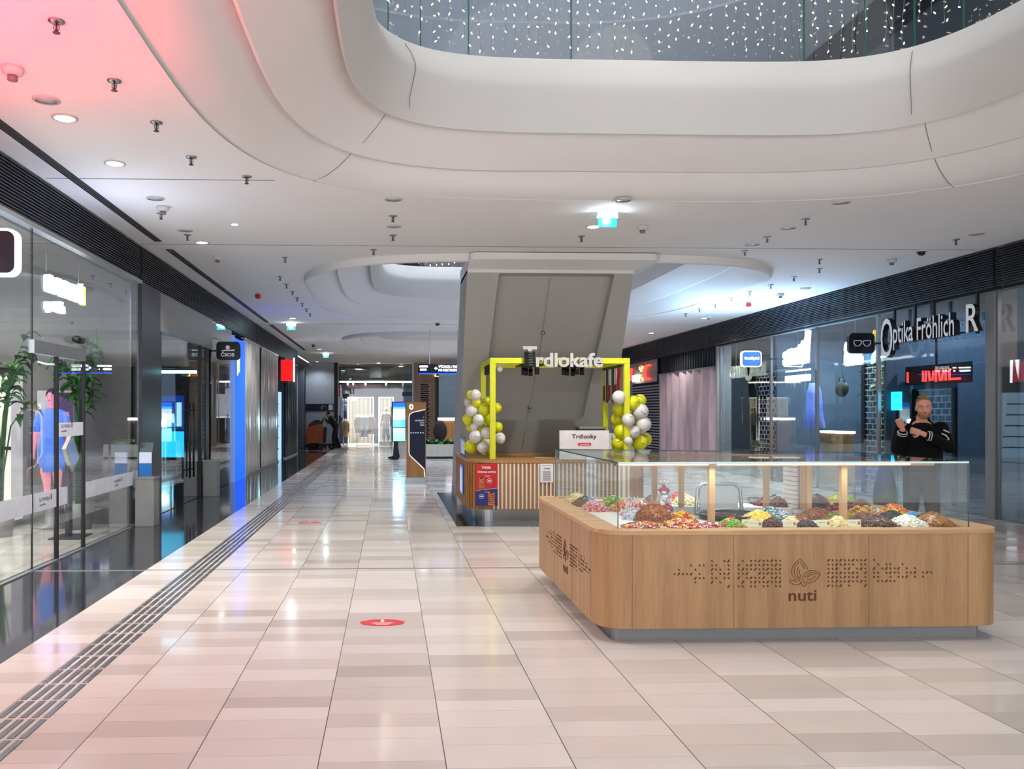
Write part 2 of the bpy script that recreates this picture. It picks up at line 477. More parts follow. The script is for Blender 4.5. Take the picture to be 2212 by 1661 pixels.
# shaped edge of each opening
def fascia(cy, idx):
    N = NN
    def sm(t): t = max(0, min(1, t)); return t * t * (3 - 2 * t)
    e0 = sup(OCX, cy, 4.42, 4.7, 3.6, N); e2 = sup(OCX, cy, 3.17, 3.62, 5, N); e3 = sup(OCX, cy, 3.07, 3.64, 5, N)
    e1 = sup(OCX, cy, 3.80, 4.25, 4.0, N)
    fs = []
    left = [sm((-(math.cos(2 * math.pi * (i + .5) / N)) + .05) / .35) for i in range(N)]
    near = [sm((-(math.sin(2 * math.pi * (i + .5) / N)) - .03) / .5) * (idx > 0) for i in range(N)]
    def L(a, b, t): return (a[0] + (b[0] - a[0]) * t, a[1] + (b[1] - a[1]) * t)
    rings = []
    def add(ps, zs): rings.append([Vector((p[0], p[1], z)) for p, z in zip(ps, zs)])
    # soft band rising from the flat ceiling (with a dropped rim on the side towards the entrance)
    add(e0, [ZC + .02] * N)
    add(e0, [ZC - .10 * n for n in near])
    add([L(a, b, .08 * n) for a, b, n in zip(e0, e1, near)], [ZC - .13 * n for n in near])
    add([L(a, b, .10 + .12 * n) for a, b, n in zip(e0, e1, near)], [ZC + .005 - .10 * n for n in near])
    add([L(a, b, .35) for a, b in zip(e0, e1)], [ZC + .035] * N)
    add([L(a, b, .7) for a, b in zip(e0, e1)], [ZC + .115] * N)
    lo = [Vector((p[0], p[1], ZC + .22 + .10 * l)) for p, l in zip(e1, left)]
    rings.append(lo)
    m1 = MB(); m1.cm = 0
    def loft(mb, rs, flip=False):
        b = len(mb.v)
        for r in rs: mb.v.extend(r)
        for i in range(len(rs) - 1):
            for q in range(N):
                q2 = (q + 1) % N
                mb.face((b + i * N + q, b + (i + 1) * N + q, b + (i + 1) * N + q2, b + i * N + q2)); mb.sm.add(len(mb.f) - 1)
    loft(m1, rings)
    r2 = []
    r2.append([Vector((p[0], p[1], ZC + .22 + .10 * l)) for p, l in zip(e1, left)])
    r2.append([Vector((p[0], p[1], ZC + .22 - .02 * l)) for p, l in zip([L(a, b, .02) for a, b in zip(e1, e2)], left)])
    r2.append([Vector((p[0], p[1], ZC + .22 - .02 * l)) for p, l in zip([L(a, b, .06) for a, b in zip(e1, e2)], left)])
    loft(m1, r2)
    r3 = [r2[-1]]
    for t, z in ((.3, .29), (.6, .39), (.85, .50), (.98, .60)):
        r3.append([Vector((p[0], p[1], ZC + z)) for p in [L(a, b, t) for a, b in zip(e1, e2)]])
    loft(m1, r3)
    rin = sup(OCX, cy, 3.14, 3.59, 5, N)
    r4 = [[Vector((p[0], p[1], ZC + .60)) for p in e2]]
    loft(m1, [r3[-1], r4[0]])
    m1.cm = 1
    # upper fascia: lip hanging in front, bulging then leaning back
    r5 = [[Vector((p[0], p[1], ZC + .62)) for p in e2], [Vector((p[0], p[1], ZC + .44)) for p in [L(b, (OCX, cy), .004) for b in e2]],
          [Vector((p[0], p[1], ZC + .43)) for p in [L(b, (OCX, cy), .012) for b in e2]]]
    loft(m1, r5)
    r6 = [r5[-1]]
    for sc, z in ((.030, .60), (.045, .78), (.052, .86), (.050, .93), (.035, 1.05), (.012, 1.17), (.0, Z2 - ZC + .02)):
        r6.append([Vector((OCX + (p[0] - OCX) * (1 - sc), cy + (p[1] - cy) * (1 - sc), ZC + z)) for p in e3])
    loft(m1, r6)
    # thin capping back out over the slab
    loft(m1, [r6[-1], [Vector((OCX + (p[0] - OCX) * 1.04, cy + (p[1] - cy) * 1.04, Z2 + .02)) for p in e3]])
    o = m1.build('trim_%d' % (10 + idx), [mat('plaster_lightened_band', (.76, .75, .745), .75, var=.01, scale=1.5), M_white]); o['kind'] = 'structure'  # same plaster as the fascia, band lightened to even out the light
    # glass balustrade
    g = MB(); b = len(g.v)
    eb = [(OCX + (p[0] - OCX) * 1.02, cy + (p[1] - cy) * 1.02) for p in e3]
    for z in (Z2 + .02, Z2 + 1.1):
        for p in eb: g.v.append(Vector((p[0], p[1], z)))
    for q in range(N):
        q2 = (q + 1) % N; g.face((q, q2, N + q2, N + q)); g.sm.add(q)
    bo = g.build('balustrade_glass', M_bal, thing('glass_balustrade', ['clear glass balustrade around the near atrium opening', 'glass balustrade of the second ceiling opening behind the pillar', 'glass balustrade of the farthest ceiling opening'][idx], 'balustrade', group='balustrades of the upper gallery'))
    for q in range(0, N, 4): MB().box((eb[q][0], eb[q][1], Z2 + .56), (.016, .016, 1.08)).build('joint_profile', mat('joint_green', '1d5a50', .3), bo.parent)
    h = MB(); h.tube([(p[0], p[1], Z2 + 1.12) for p in eb], .025, 8, closed=True); h.build('handrail', M_alu, bo.parent)
    return e3
EDGES = [fascia(c, i) for i, c in enumerate(OC)]
# vertical seams in the shaped edge of the near opening
def seam(n, idx, name):
    cy = OC[0]
    e0 = sup(OCX, cy, 4.42, 4.7, 3.6); e1 = sup(OCX, cy, 3.80, 4.25, 4.0); e2 = sup(OCX, cy, 3.17, 3.62, 5); e3 = EDGES[0]
    def L(a, b, t): return (a[0] + (b[0] - a[0]) * t, a[1] + (b[1] - a[1]) * t)
    pts = [(e0[n], .0), (L(e0[n], e1[n], .35), .033), (L(e0[n], e1[n], .7), .112), (e1[n], .22)] + [(L(e1[n], e2[n], t), z) for t, z in ((.3, .29), (.6, .39), (.85, .5))]
    mb = MB(); mb.tube([(p[0], p[1], ZC + z - .002) for p, z in pts], .0035, 5)
    mb.tube([(OCX + (e3[n][0] - OCX) * (1 - s), cy + (e3[n][1] - cy) * (1 - s), ZC + z) for s, z in ((.034, .5), (.034, .60), (.049, .78), (.056, .86), (.054, .93), (.039, 1.05), (.016, 1.17))], .0035, 5)
    struct(mb, name, tm)
seam(35, 0, 'trim_20'); seam(12, 0, 'trim_21')

# facades above and beyond
def louvers(name, x, y0, y1, z0, z1, side, n):
    mb = MB()
    p = (z1 - z0) / n
    for i in range(n): mb.bb(x - .012 * side, x + .03 * side, y0, y1, z0 + p * i, z0 + p * i + p * .42)
    o = struct(mb, name, M_slat)
    b = MB(); b.bb(x + .10 * side, x + .13 * side, y0, y1, z0 - .03, z1)
    for q in range(int((y1 - y0) / .7)):
        b.bb(x + .04 * side, x + .09 * side, y0 + q * .7, y0 + q * .7 + .03, z0, z1)
    b.build('louver_backing', M_dark, o)
    return o
yb = [-3, 12.66, 23.7, 34.2]
for i in range(3):
    louvers('wall_left' + ('' if i == 0 else '.%03d' % i), XL - .02, yb[i] + .03, yb[i + 1] - .03, 3.62, ZC - .01, -1, 16)
yr = [-3, 12.35, 23.6, 40]
for i in range(3):
    louvers('wall_right' + ('' if i == 0 else '.%03d' % i), XR + .0, yr[i] + .03, yr[i + 1] - .03, 3.57, ZC - .01, 1, 16)
louvers('wall_right.003', 9.15, -3, 45, 8.75, ZC2, 1, 14)
struct(MB().bb(9.3, 9.34, -3, 45, Z2, 8.75), 'window_30', glass('gallery_glass', (.55, .62, .65), 1.5, boost=1.5, opaque=.1))
struct(MB().bb(13, 13.1, -3, 45, Z2, ZC2), 'wall_right.004', mat('gallery_wall', '7f8a90', .7))
struct(MB().bb(-9, -8.9, -3, 45, Z2, ZC2), 'wall_left.004', mat('gallery_wall2', 'a0a4a8', .7))
struct(MB().bb(-12, 22, 45, 45.1, Z2, ZC2), 'wall_back.004', MATS['gallery_wall2'])
struct(MB().bb(-12, -11.9, -3, 46, 0, 4.0), 'wall_left.005', mat('shop_wall_grey', '6d6f72', .7))
struct(MB().bb(15, 15.1, -3, 46, 0, 4.0), 'wall_right.005', mat('shop_wall_blue', '4f5a68', .7))
struct(MB().bb(-12, 22, 46, 46.1, 0, ZC), 'wall_back.005', mat('shop_wall_dark', '3a3f47', .7))
# linear air slots in the ceiling along the left shops
for i, (a, b, x) in enumerate(((2.0, 12.4, -3.40), (13.0, 23.4, -3.40), (24, 33.6, -3.4))):
    mb = MB()
    for q in (-.045, -.015, .015, .045): mb.bb(x + q - .009, x + q + .009, a, b, ZC - .008, ZC + .0)
    s_ = struct(mb, 'trim_%d' % (30 + i), M_black)
# ---------------------------------------------------------------- ceiling fittings
def on_ceil(u, v): return P(u, v, z=ZC)
OPEN = [(c, 4.42, 4.7) for c in OC]
def sprinkler():
    t = thing('sprinkler', '', 'sprinkler', group='sprinkler heads under the white ceiling')
    MB().lathe([(.0, 0), (.052, 0), (.052, -.008), (.02, -.014), (0, -.014)], n=16).build('escutcheon', M_steel, t)
    m = MB(); m.cyl((0, 0, -.01), (0, 0, -.075), .008, 8); m.cyl((0, 0, -.075), (0, 0, -.08), .024, 12)
    m.tube([(-.014, 0, -.02), (-.018, 0, -.05), (0, 0, -.075)], .003, 5); m.tube([(.014, 0, -.02), (.018, 0, -.05), (0, 0, -.075)], .003, 5)
    m.build('nozzle', mat('sprinkler_dark', '4a4642', .4, .7), t)
    return t
sp0 = None
SPR = [(122, 45, 'the largest, in the red glow at the upper left'), (247, 174, 'below the red glow, second from the upper left'), (338, 264, 'third of the row along the left, beside the lit downlight'),
       (413, 339, 'fourth of the row, left of the shaped atrium edge'), (533, 381, 'on the ceiling seam next to the shaped atrium edge'), (348, 460, 'directly under the near smoke detector on the left'),
       (405, 507, 'left of the lit downlight above the bank corner'), (849, 466, 'above the centre of the hall, nearer of a close pair'), (849, 508, 'above the centre of the hall, farther of a close pair'),
       (807, 539, 'just in front of the rim of the second opening'), (1256, 510, 'below the hanging green exit sign'), (1740, 473, 'nearest one on the right half of the ceiling'),
       (1657, 512, 'right half, before the ceiling seam'), (1609, 542, 'on the right just behind the ceiling seam'), (2065, 517, 'far right above the optician front'),
       (1770, 560, 'right of the tip of the second opening, nearer'), (1770, 580, 'right of the tip of the second opening, farther'), (1715, 598, 'first of the diagonal row right of the second opening'),
       (1665, 615, 'second of the diagonal row right of the second opening'), (1620, 630, 'third of the diagonal row right of the second opening'), (1580, 643, 'fourth of the diagonal row right of the second opening'),
       (1545, 657, 'fifth of the diagonal row right of the second opening'), (1511, 667, 'sixth of the diagonal row right of the second opening'), (1481, 677, 'last of the diagonal row right of the second opening'),
       (616, 556, 'left of the second opening, first of its row'), (605, 597, 'left of the second opening, standing off the row'), (619, 614, 'left of the second opening, second of its row'),
       (632, 629, 'left of the second opening, third of its row'), (642, 643, 'left of the second opening, fourth of its row'), (653, 655, 'left of the second opening, fifth of its row'), (662, 667, 'left of the second opening, sixth of its row'), (670, 677, 'left of the second opening, last of its row')]
for u, v, w in SPR:
    p = on_ceil(u, v); lb = 'small metal sprinkler, ' + w
    if sp0 is None: sp0 = sprinkler(); sp0.location = p; sp0['label'] = lb
    else: copytree(sp0, None, p, lb)

def downlight(lit):
    t = thing('downlight', '', 'ceiling light', group='lit round downlights' if lit else 'unlit round downlights and speakers')
    m = MB(); m.lathe([(.085, .002), (.105, .002), (.108, -.008), (.085, -.012)], n=28, cap=False); m.build('trim_ring', M_white, t)
    MB().lathe([(0, -.004), (.086, -.004), (.086, 0), (0, 0)], n=24).build('diffuser', M_lampw if lit else mat('diffuser_off', 'c4c6cc', .3), t)
    return t
dl = {}
DLS = [(140, 254, 1, 'nearest on the left, beside the ceiling slot'), (248, 352, 1, 'second on the left'), (436, 523, 1, 'third on the left, above the bank corner'), (1282, 489, 1, 'beside the hanging exit sign'),
       (1667, 639, 1, 'in the blue glow on the right'), (1522, 687, 1, 'right side next to a smoke detector, farther one'), (632, 687, 1, 'left side near the first green exit box'), (690, 754, 1, 'far left beside a red siren'),
       (1407, 719, 1, 'far right near the ceiling edge'),
       (100, 215, 0, 'nearest, beside the red glow'), (850, 430, 0, 'centre, nearest the atrium edge'), (850, 488, 0, 'centre, between two sprinklers'), (400, 497, 0, 'left, beside a sprinkler'), (335, 428, 0, 'left, just above a smoke detector'), (1345, 432, 0, 'above the exit sign'),
       (1817, 437, 0, 'right, nearest the atrium edge'), (1703, 492, 0, 'right, between two sprinklers'), (1625, 528, 0, 'right, on the ceiling seam'), (2110, 505, 0, 'at the far right edge'), (1740, 622, 0, 'right, in the blue glow')]
for u, v, lit, w in DLS:
    p = on_ceil(u, v); lb = ('glowing white round downlight, ' if lit else 'flat unlit round ceiling disc, ') + w
    if lit not in dl: dl[lit] = downlight(lit); dl[lit].location = p; dl[lit]['label'] = lb
    else: copytree(dl[lit], None, p, lb)
    if lit: spot('downlight_beam', (p.x, p.y, ZC - .03), 330, (1, .96, .9), 130, .6, r=.08)
# tiny lit lamp
t = thing('small_downlight', 'tiny bright round downlight in the ceiling left of centre', 'ceiling light', on_ceil(507, 485))
MB().lathe([(.0, -.004), (.04, -.004), (.045, 0)], n=16).build('diffuser', M_lampw, t); MB().lathe([(.04, .0), (.055, -.002), (.055, 0)], n=16, cap=False).build('trim_ring', M_white, t)

def detector():
    t = thing('smoke_detector', '', 'smoke detector', group='white smoke detectors on the ceiling')
    MB().lathe([(0, 0), (.075, 0), (.078, -.02), (.07, -.045), (.045, -.06), (.0, -.06)], n=24).build('base', M_white, t)
    m = MB(); m.lathe([(.036, -.06), (.036, -.095), (.0, -.1)], n=18); m.build('sensor_head', mat('sensor_grey', '6d6d70', .5), t)
    return t
d0 = None
for u, v, w in [(27, 146, 'in the red glow at the left picture edge'), (352, 446, 'above the left shops beside the ceiling slot'), (1388, 488, 'to the right of the hanging exit sign'), (470, 554, 'behind the left ceiling seam'),
                (1686, 634, 'next to a lit downlight in the blue glow'), (1530, 682, 'beside the farther lit downlight on the right'), (1926, 560, 'near the black dome camera on the right')]:
    p = on_ceil(u, v); lb = 'white smoke detector ' + w
    if d0 is None: d0 = detector(); d0.location = p; d0['label'] = lb
    else: copytree(d0, None, p, lb)
r0 = None
for u, v, w in [(1617, 652, 'on the right ceiling in the blue glow'), (557, 633, 'on the left ceiling'), (677, 743, 'farthest one, on the left near the end wall')]:
    p = on_ceil(u, v); lb = 'small red alarm siren hanging ' + w
    if r0 is None:
        r0 = thing('alarm_siren', lb, 'alarm', p, group='red alarm sirens')
        MB().lathe([(0, 0), (.05, 0), (.05, -.03), (.0, -.03)], n=16).build('base', M_white, r0)
        MB().lathe([(.06, -.03), (.06, -.09), (.04, -.12), (0, -.12)], n=16).build('siren_cap', M_red, r0)
    else: copytree(r0, None, p, lb)
c0 = None
for u, v, w in [(1990, 540, 'near the louvres on the right'), (945, 697, 'left of the white pillar')]:
    p = on_ceil(u, v); lb = 'black dome camera under the white ceiling ' + w
    if c0 is None:
        c0 = thing('dome_camera', lb, 'security camera', p, group='dome cameras')
        MB().lathe([(0, 0), (.08, 0), (.08, -.03), (.0, -.03)], n=20).build('mount', M_white, c0)
        MB().lathe([(.06, -.03), (.055, -.06), (.03, -.085), (0, -.09)], n=20).build('dome', mat('dome_black', '08090c', .1), c0)
    else: copytree(c0, None, p, lb)
# hanging exit signs
ex = None
for u, v, w in [(1312, 458, 'largest one, above the middle of the hall'), (629, 698, 'on the left over the corrugated shop fronts'), (704, 763, 'farthest, in front of the end wall')]:
    p = on_ceil(u, v); lb = 'glowing green and white exit sign, ' + w
    if ex is None:
        ex = thing('exit_sign', lb, 'exit sign', p, group='lit exit signs')
        m = MB(); m.bb(-.13, .13, -.02, .02, -.05, 0); m.build('lamp_housing', M_wwhite, ex)
        m = MB(); m.bb(-.115, .115, -.008, .008, -.19, -.05); m.build('panel', mat('exit_green', '0aa89a', .4, emit=hx('18c8c0'), es=1.6), ex)
        m = MB(); m.bb(-.13, .13, -.012, .012, -.075, -.05); m.build('light_strip', M_lampw, ex)
        m = MB(); 
        m.extr([(-.07, -.012, -.12), (-.03, -.012, -.085), (-.03, -.012, -.108), (.03, -.012, -.108), (.03, -.012, -.132), (-.03, -.012, -.132), (-.03, -.012, -.155)], (0, .003, 0))
        m.build('arrow', M_signw, ex)
    else: copytree(ex, None, p, lb)
    point('exit_sign_glow', (p.x, p.y - .06, ZC - .10), 5, (.75, .9, 1), .04)

# ---------------------------------------------------------------- left shop fronts
GX = XL - .02
GL = M_glass
def pane(n, y0, y1, x=GX, z0=.01, z1=3.6, m=None):
    return struct(MB().bb(x - .006, x + .006, y0 + .004, y1 - .004, z0, z1), 'window_%d' % n, m or GL)
def post(y, x, z1=3.6, w=.03, n=40, m=None, d=.06):
    return struct(MB().bb(x - d / 2, x + d / 2, y - w / 2, y + w / 2, 0, z1), 'trim_%d' % n, m or M_alu)
k = 1
for a, b in ((5.0, 6.9), (6.9, 8.86), (8.86, 12.55)):
    w = pane(k, a, b, z1=3.6 if a < 8.8 else 3.6)
    fr = MB(); fr.bb(GX - .008, GX + .008, a - .006, a + .006, .0, 3.6); fr.build('window_frame', M_black, w)
    k += 1
struct(MB().bb(GX - .05, GX + .05, 5, 12.6, 3.58, 3.63), 'trim_40', M_alu)
struct(MB().bb(GX - .01, GX + .04, 5, 12.55, .0, .012), 'trim_41', M_alu)
# sliding door of the bank
dr = thing('door_1', None, None, (GX, 9.5, 0)); dr['kind'] = 'structure'
m = MB(); m.bb(-.03, .03, -.65, .83, 2.28, 2.42); m.build('door_header', M_alu, dr)
m = MB(); m.bb(-.02, .02, .80, .84, 0, 2.28); m.bb(-.02, .02, -.02, .02, 0, 2.28); m.build('door_stile', M_black, dr)
m = MB(); m.lathe([(.0, -.12), (.04, -.12), (.05, 0), (.04, .12), (0, .12)], n=12, M=Matrix.Rotation(math.pi / 2, 3, 'X')); o = m.build('door_sensor', M_black, dr, loc=(.05, .55, 2.52))
# decals on the bank glass
dm = mat('frosted_decal', (.62, .66, .74), .5, alpha=.86)
for i, (y0, y1, z0, z1, w) in enumerate(((5.2, 8.84, .60, .80, 'low strip nearest the left picture edge'), (8.9, 9.8, .60, .80, 'short one with bank name before the woman display'), (9.5, 10.3, 1.38, 1.54, 'strip at chest height on the sliding door'), (10.4, 12.5, .60, .80, 'low strip between door and dark pillar'))):
    t = thing('glass_decal', 'pale frosted glass strip, ' + w, 'decal', (GX + .008, y0, z0), group='frosted strips on the bank glass')
    MB().bb(0, .002, 0, y1 - y0, 0, z1 - z0).build('film', dm, t)
    if i != 0:
        yy = .12 if i != 3 else (y1 - y0) * .5
        o_ = text('lettering', 'SLOVENSKÁ', (.0025, yy, .10), (0, 1, 0), (0, 0, 1), .28, .05, .001, mat('decal_text', '3a4250', .5), t)
        text('lettering', 'sporiteľňa', (.0025, yy, .045), (0, 1, 0), (0, 0, 1), .16, .035, .001, MATS['decal_text'], t)
        MB().bb(.0025, .0035, yy + .30, yy + .33, .1, .16).build('red_mark', M_red, t)
# hanging lit sign inside the bank
t = thing('bank_sign', 'glowing white bank name hanging behind the glass with a yellow edge', 'sign', (-4.0, 9.78, 0))
text('lettering', 'SLOVENSKÁ', (0, 0, 3.06), (0, 1, -.0), (0, 0, 1), 1.15, .25, .06, [M_signw, M_signw], t, bold=.05)
text('lettering', 'sporiteľňa', (0, 0, 2.82), (0, 1, 0), (0, 0, 1), .52, .17, .06, [M_signw, M_signw], t, bold=.05)
m = MB(); m.bb(-.03, .02, 1.2, 1.3, 3.06, 3.3, 0); m.build('logo_mark', mat('lit_orange', (1, .5, .1), .5, emit=(1, .5, .1), es=3), t)
m = MB(); m.tube([(0, .08, 3.3), (0, .08, 4.0)], .004, 6); m.build('cable', M_steel, t)
m = MB(); m.tube([(0, 1.1, 3.3), (0, 1.1, 4.0)], .004, 6); m.build('cable', M_steel, t)
RX = XR + .2
# rounded blade signs
def blade(x0, y, label, edge, face, side=1, content=None, w=.5, h=.39):
    t = thing('blade_sign', label, 'sign', (x0, y, 2.78), group=None)
    m = MB(); m.rrect((0, -.03, 0), (1, 0, 0), (0, 0, 1), w, h, .08, -.08); m.build('sign_box', edge, t)
    m = MB(); m.rrect((.022, -.036, .022), (1, 0, 0), (0, 0, 1), w - .044, h - .044, .065, -.01); m.build('sign_face', face, t)
    bx, bx2 = (GX + .006 - x0, 0) if side == 1 else (w, RX - .006 - x0)
    MB().bb(bx, bx2, -.0, .04, h * .45, h * .55).build('bracket', M_black, t)
    if content: content(t)
    return t
facep = mat('sign_face_plum', '1c0a20', .25)
faceb = mat('sign_face_black', '0a0c18', .25)
def c_bank(t):
    m = MB(); m.rrect((.10, -.048, .08), (1, 0, 0), (0, 0, 1), .25, .09, .04, -.004); m.rrect((.10, -.048, .185), (1, 0, 0), (0, 0, 1), .25, .06, .025, -.004)
    m.rrect((.21, -.048, .27), (1, 0, 0), (0, 0, 1), .055, .055, .027, -.004); m.build('emblem', M_signw, t)
t = blade(-3.56, 7.0, 'large rounded plum sign with white lit rim and emblem at the left picture edge', M_signw, facep, 1, c_bank)
def c_csob(t):
    g = mat('sign_grey', (.5, .52, .55), .4, emit=(.5, .52, .55), es=.25)
    text('lettering', 'ČSOB', (.10, -.047, .07), (1, 0, 0), (0, 0, 1), .29, .105, .003, [g, g], t, bold=.03)
    m = MB(); m.extr([(.10, -.047, .19), (.39, -.047, .19), (.39, -.047, .225), (.30, -.047, .215), (.18, -.047, .215)], (0, -.003, 0)); m.ell((.245, -.048, .265), (.045, .003, .045), 16, 8)
    m.build('emblem', g, t)
t = blade(-3.68, 17.9, 'black rounded sign reading ČSOB beside the blue panel', M_black, faceb, 1, c_csob)

# bank interior
struct(MB().bb(-11.8, -3.85, 12.5, 12.58, 0, 4.0), 'wall_left.006', mat('bank_grey', '8a8a88', .6))
ip = MB(); ip.bb(-3.95, -3.78, 12.56, 12.6, 0, 3.6)
t = thing('reflection_cabinet', 'long glowing white cabinet added at the back of the bank as a reflection', 'cabinet', (-8.5, 12.1, 0))  # added; its glowing body stands in for a bright mall reflection
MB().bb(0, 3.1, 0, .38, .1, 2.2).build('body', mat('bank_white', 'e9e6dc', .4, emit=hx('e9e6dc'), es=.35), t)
MB().bb(0, 3.1, -.01, 0, 1.12, 1.17).build('worktop', M_dark, t); MB().bb(-.02, 3.12, -.02, .38, 2.2, 2.3).build('top_board', M_dark, t); MB().bb(.02, 3.08, .03, .35, 0, .1).build('plinth', M_grey, t)
area('bank_ceiling_lamp', (-6.5, 8.8, 3.95), 3.5, 330, (1, .97, .9), sizey=6, spread=2.2)
# display of a standing woman
t = thing('woman_display', 'life-size glowing display figure of a woman in a blue dress inside the bank', 'display', (-4.86, 12.2, 0))
MB().lathe([(0, 0), (.28, 0), (.28, .03), (.10, .06), (.10, .30), (0, .30)], n=24).build('stand', M_grey, t)
skd = mat('display_skin', 'e8a0a8', .5, emit=hx('f08fa0'), es=.55)
drs = mat('display_dress', '5f90f0', .5, emit=hx('4f8cf5'), es=.4)
hrd = mat('display_hair', '20103a', .5, emit=hx('301a60'), es=.15)
m = MB()
for s in (-1, 1):
    m.tube([(s * .085, -.02, .98), (s * .085, -.03, .80), (s * .075, 0, .62), (s * .07, 0, .42), (s * .065, 0, .36)], [.075, .07, .05, .035, .032], 12)
    m.ell((s * .07, -.05, .335), (.04, .10, .03), 10, 6)
    m.tube([(s * .19, 0, 1.66), (s * .225, 0, 1.46), (s * .235, -.01, 1.3), (s * .245, -.05, 1.12), (s * .24, -.07, 1.06)], [.045, .04, .036, .026, .022], 10)
    for q in range(4): m.tube([(s * (.235 + .008 * q), -.05 - .015 * q, 1.07), (s * (.235 + .008 * q), -.055 - .015 * q, 1.02 - .004 * abs(q - 1)), (s * (.232 + .008 * q), -.06 - .012 * q, .985)], [.009, .008, .006], 6)
    m.tube([(s * .225, -.08, 1.07), (s * .215, -.11, 1.03)], [.01, .007], 6)
m.tube([(0, 0, 1.68), (0, -.01, 1.80)], [.055, .045], 12); m.ell((0, -.02, 1.87), (.075, .09, .11), 16, 12); m.ell((0, -.11, 1.86), (.012, .016, .022), 8, 6)
m.build('figure', skd, t)
m = MB(); m.ell((0, .0, 1.905), (.088, .095, .105), 16, 12, M=Matrix.Rotation(-.5, 3, 'X')); m.ell((0, .07, 1.86), (.06, .05, .07), 12, 8); m.build('hair', hrd, t)
m = MB()
for s in (-1, 1): m.ell((s * .028, -.106, 1.885), (.011, .006, .005), 8, 6); m.tube([(s * .014, -.108, 1.905), (s * .04, -.102, 1.907)], .003, 5)
m.ell((0, -.108, 1.825), (.018, .006, .006), 8, 6); m.build('facial_features', mat('display_features', '8a2a50', .5), t)
m = MB()
prof = [(.15, .80, .12), (.175, .95, .13), (.185, 1.1, .135), (.15, 1.27, .11), (.135, 1.36, .10), (.165, 1.5, .115), (.185, 1.62, .10), (.16, 1.69, .08), (.06, 1.715, .055)]
b = 0; n = 20
for a, z, dd in prof:
    for q in range(n):
        w = 2 * math.pi * q / n; m.v.append(Vector((a * 1.08 * math.cos(w), dd * math.sin(w), z)))
for i in range(len(prof) - 1):
    for q in range(n):
        m.face((i * n + q, i * n + (q + 1) % n, (i + 1) * n + (q + 1) % n, (i + 1) * n + q)); m.sm.add(len(m.f) - 1)
m.face(list(range(n))[::-1]); m.face([(len(prof) - 1) * n + q for q in range(n)])
for s in (-1, 1): m.tube([(s * .17, 0, 1.66), (s * .215, 0, 1.52), (s * .225, 0, 1.38)], [.055, .05, .045], 12)
m.build('dress', drs, t)
point('display_glow', (-4.6, 11.7, 1.6), 7, (.75, .5, 1), .3)
t = thing('tablet_stand', 'slanted cream framed tablet on a dark stand beside the woman display', 'tablet stand', (-4.22, 11.2, 0))
m = MB(); m.box((0, 0, 1.12), (.05, .40, .30), ry=.0, rx=-.9); m.build('tablet', M_cream, t)
m = MB(); m.box((.027, 0, 1.12), (.01, .33, .22), rx=-.9); m.build('screen', mat('tablet_screen', '8aa0c8', .3, emit=hx('7f98c8'), es=.5), t)
m = MB(); m.bb(-.05, .0, -.06, .06, .0, 1.0); m.bb(-.2, .2, -.25, .25, 0, .02); m.build('stand', mat('stand_dark', '33363a', .4), t)
# indoor plants in the bank
def plant(name, label, cat, loc, h, n, spread, seed, crown=.6, group=None, leafsize=1.0):
    random.seed(seed)
    t = thing(name, label, cat, loc, group=group)
    MB().lathe([(0, 0), (.16, 0), (.21, .38), (.19, .38), (.17, .34), (0, .34)], n=20).build('pot', M_grey, t)
    st = MB(); lf = MB()
    for i in range(n):
        a = U_(0, 6.28); rr = U_(.3, 1) * spread; hh = h * U_(.65, 1.0)
        p0 = Vector((U_(-.05, .05), U_(-.05, .05), .34)); p1 = Vector((math.cos(a) * rr * .4, math.sin(a) * rr * .4, .34 + (hh - .34) * crown)); p2 = Vector((math.cos(a) * rr, math.sin(a) * rr, hh))
        st.tube([p0, p1, p2], [.014, .010, .005], 5)
        for q in range(5):
            f = .35 + .65 * q / 4
            c = p1.lerp(p2, f) if f > .5 or crown > .6 else p0.lerp(p1, f + .4)
            aa = a + U_(-1.6, 1.6); L = U_(.18, .34) * leafsize; wd = L * .28
            d = Vector((math.cos(aa), math.sin(aa), U_(-.5, .6))).normalized(); sd = d.cross(Vector((0, 0, 1))).normalized()
            b = len(lf.v)
            for tt, ww, dz in ((0, .1, 0), (.3, 1, .02), (.65, .8, 0), (1, .02, -.08)):
                lf.v.append(c + d * L * tt + sd * wd * ww + Vector((0, 0, dz))); lf.v.append(c + d * L * tt + Vector((0, 0, dz - .02))); lf.v.append(c + d * L * tt - sd * wd * ww + Vector((0, 0, dz)))
            for s_ in range(3):
                lf.face((b + s_ * 3, b + s_ * 3 + 1, b + s_ * 3 + 4, b + s_ * 3 + 3)); lf.face((b + s_ * 3 + 1, b + s_ * 3 + 2, b + s_ * 3 + 5, b + s_ * 3 + 4))
    st.build('stems', M_leaf, t); lf.build('foliage', M_leaf, t, smooth=True)
    return t
plant('potted_plant', 'tall leafy plant inside the bank left of the sliding door top', 'plant', (-5.2, 11.3, 0), 2.75, 20, .5, 3, crown=.78, leafsize=.8)
plant('potted_plant', 'tall leafy plant inside the bank behind the door sensor', 'plant', (-4.4, 12.0, 0), 2.75, 18, .36, 4, crown=.78, leafsize=.75)
t = thing('poster_board', 'narrow white board with a purple poster inside the bank near the dark pillar', 'poster', (-4.9, 12.44, 0))
MB().bb(-.27, .27, -.01, .01, .9, 1.98).build('board', M_wwhite, t); MB().bb(-.02, .25, -.014, -.01, 1.3, 1.95).build('poster', mat('poster_purple', '6a3a78', .5), t); MB().bb(-.03, .03, -.03, .03, 0, .9).build('post', M_grey, t)

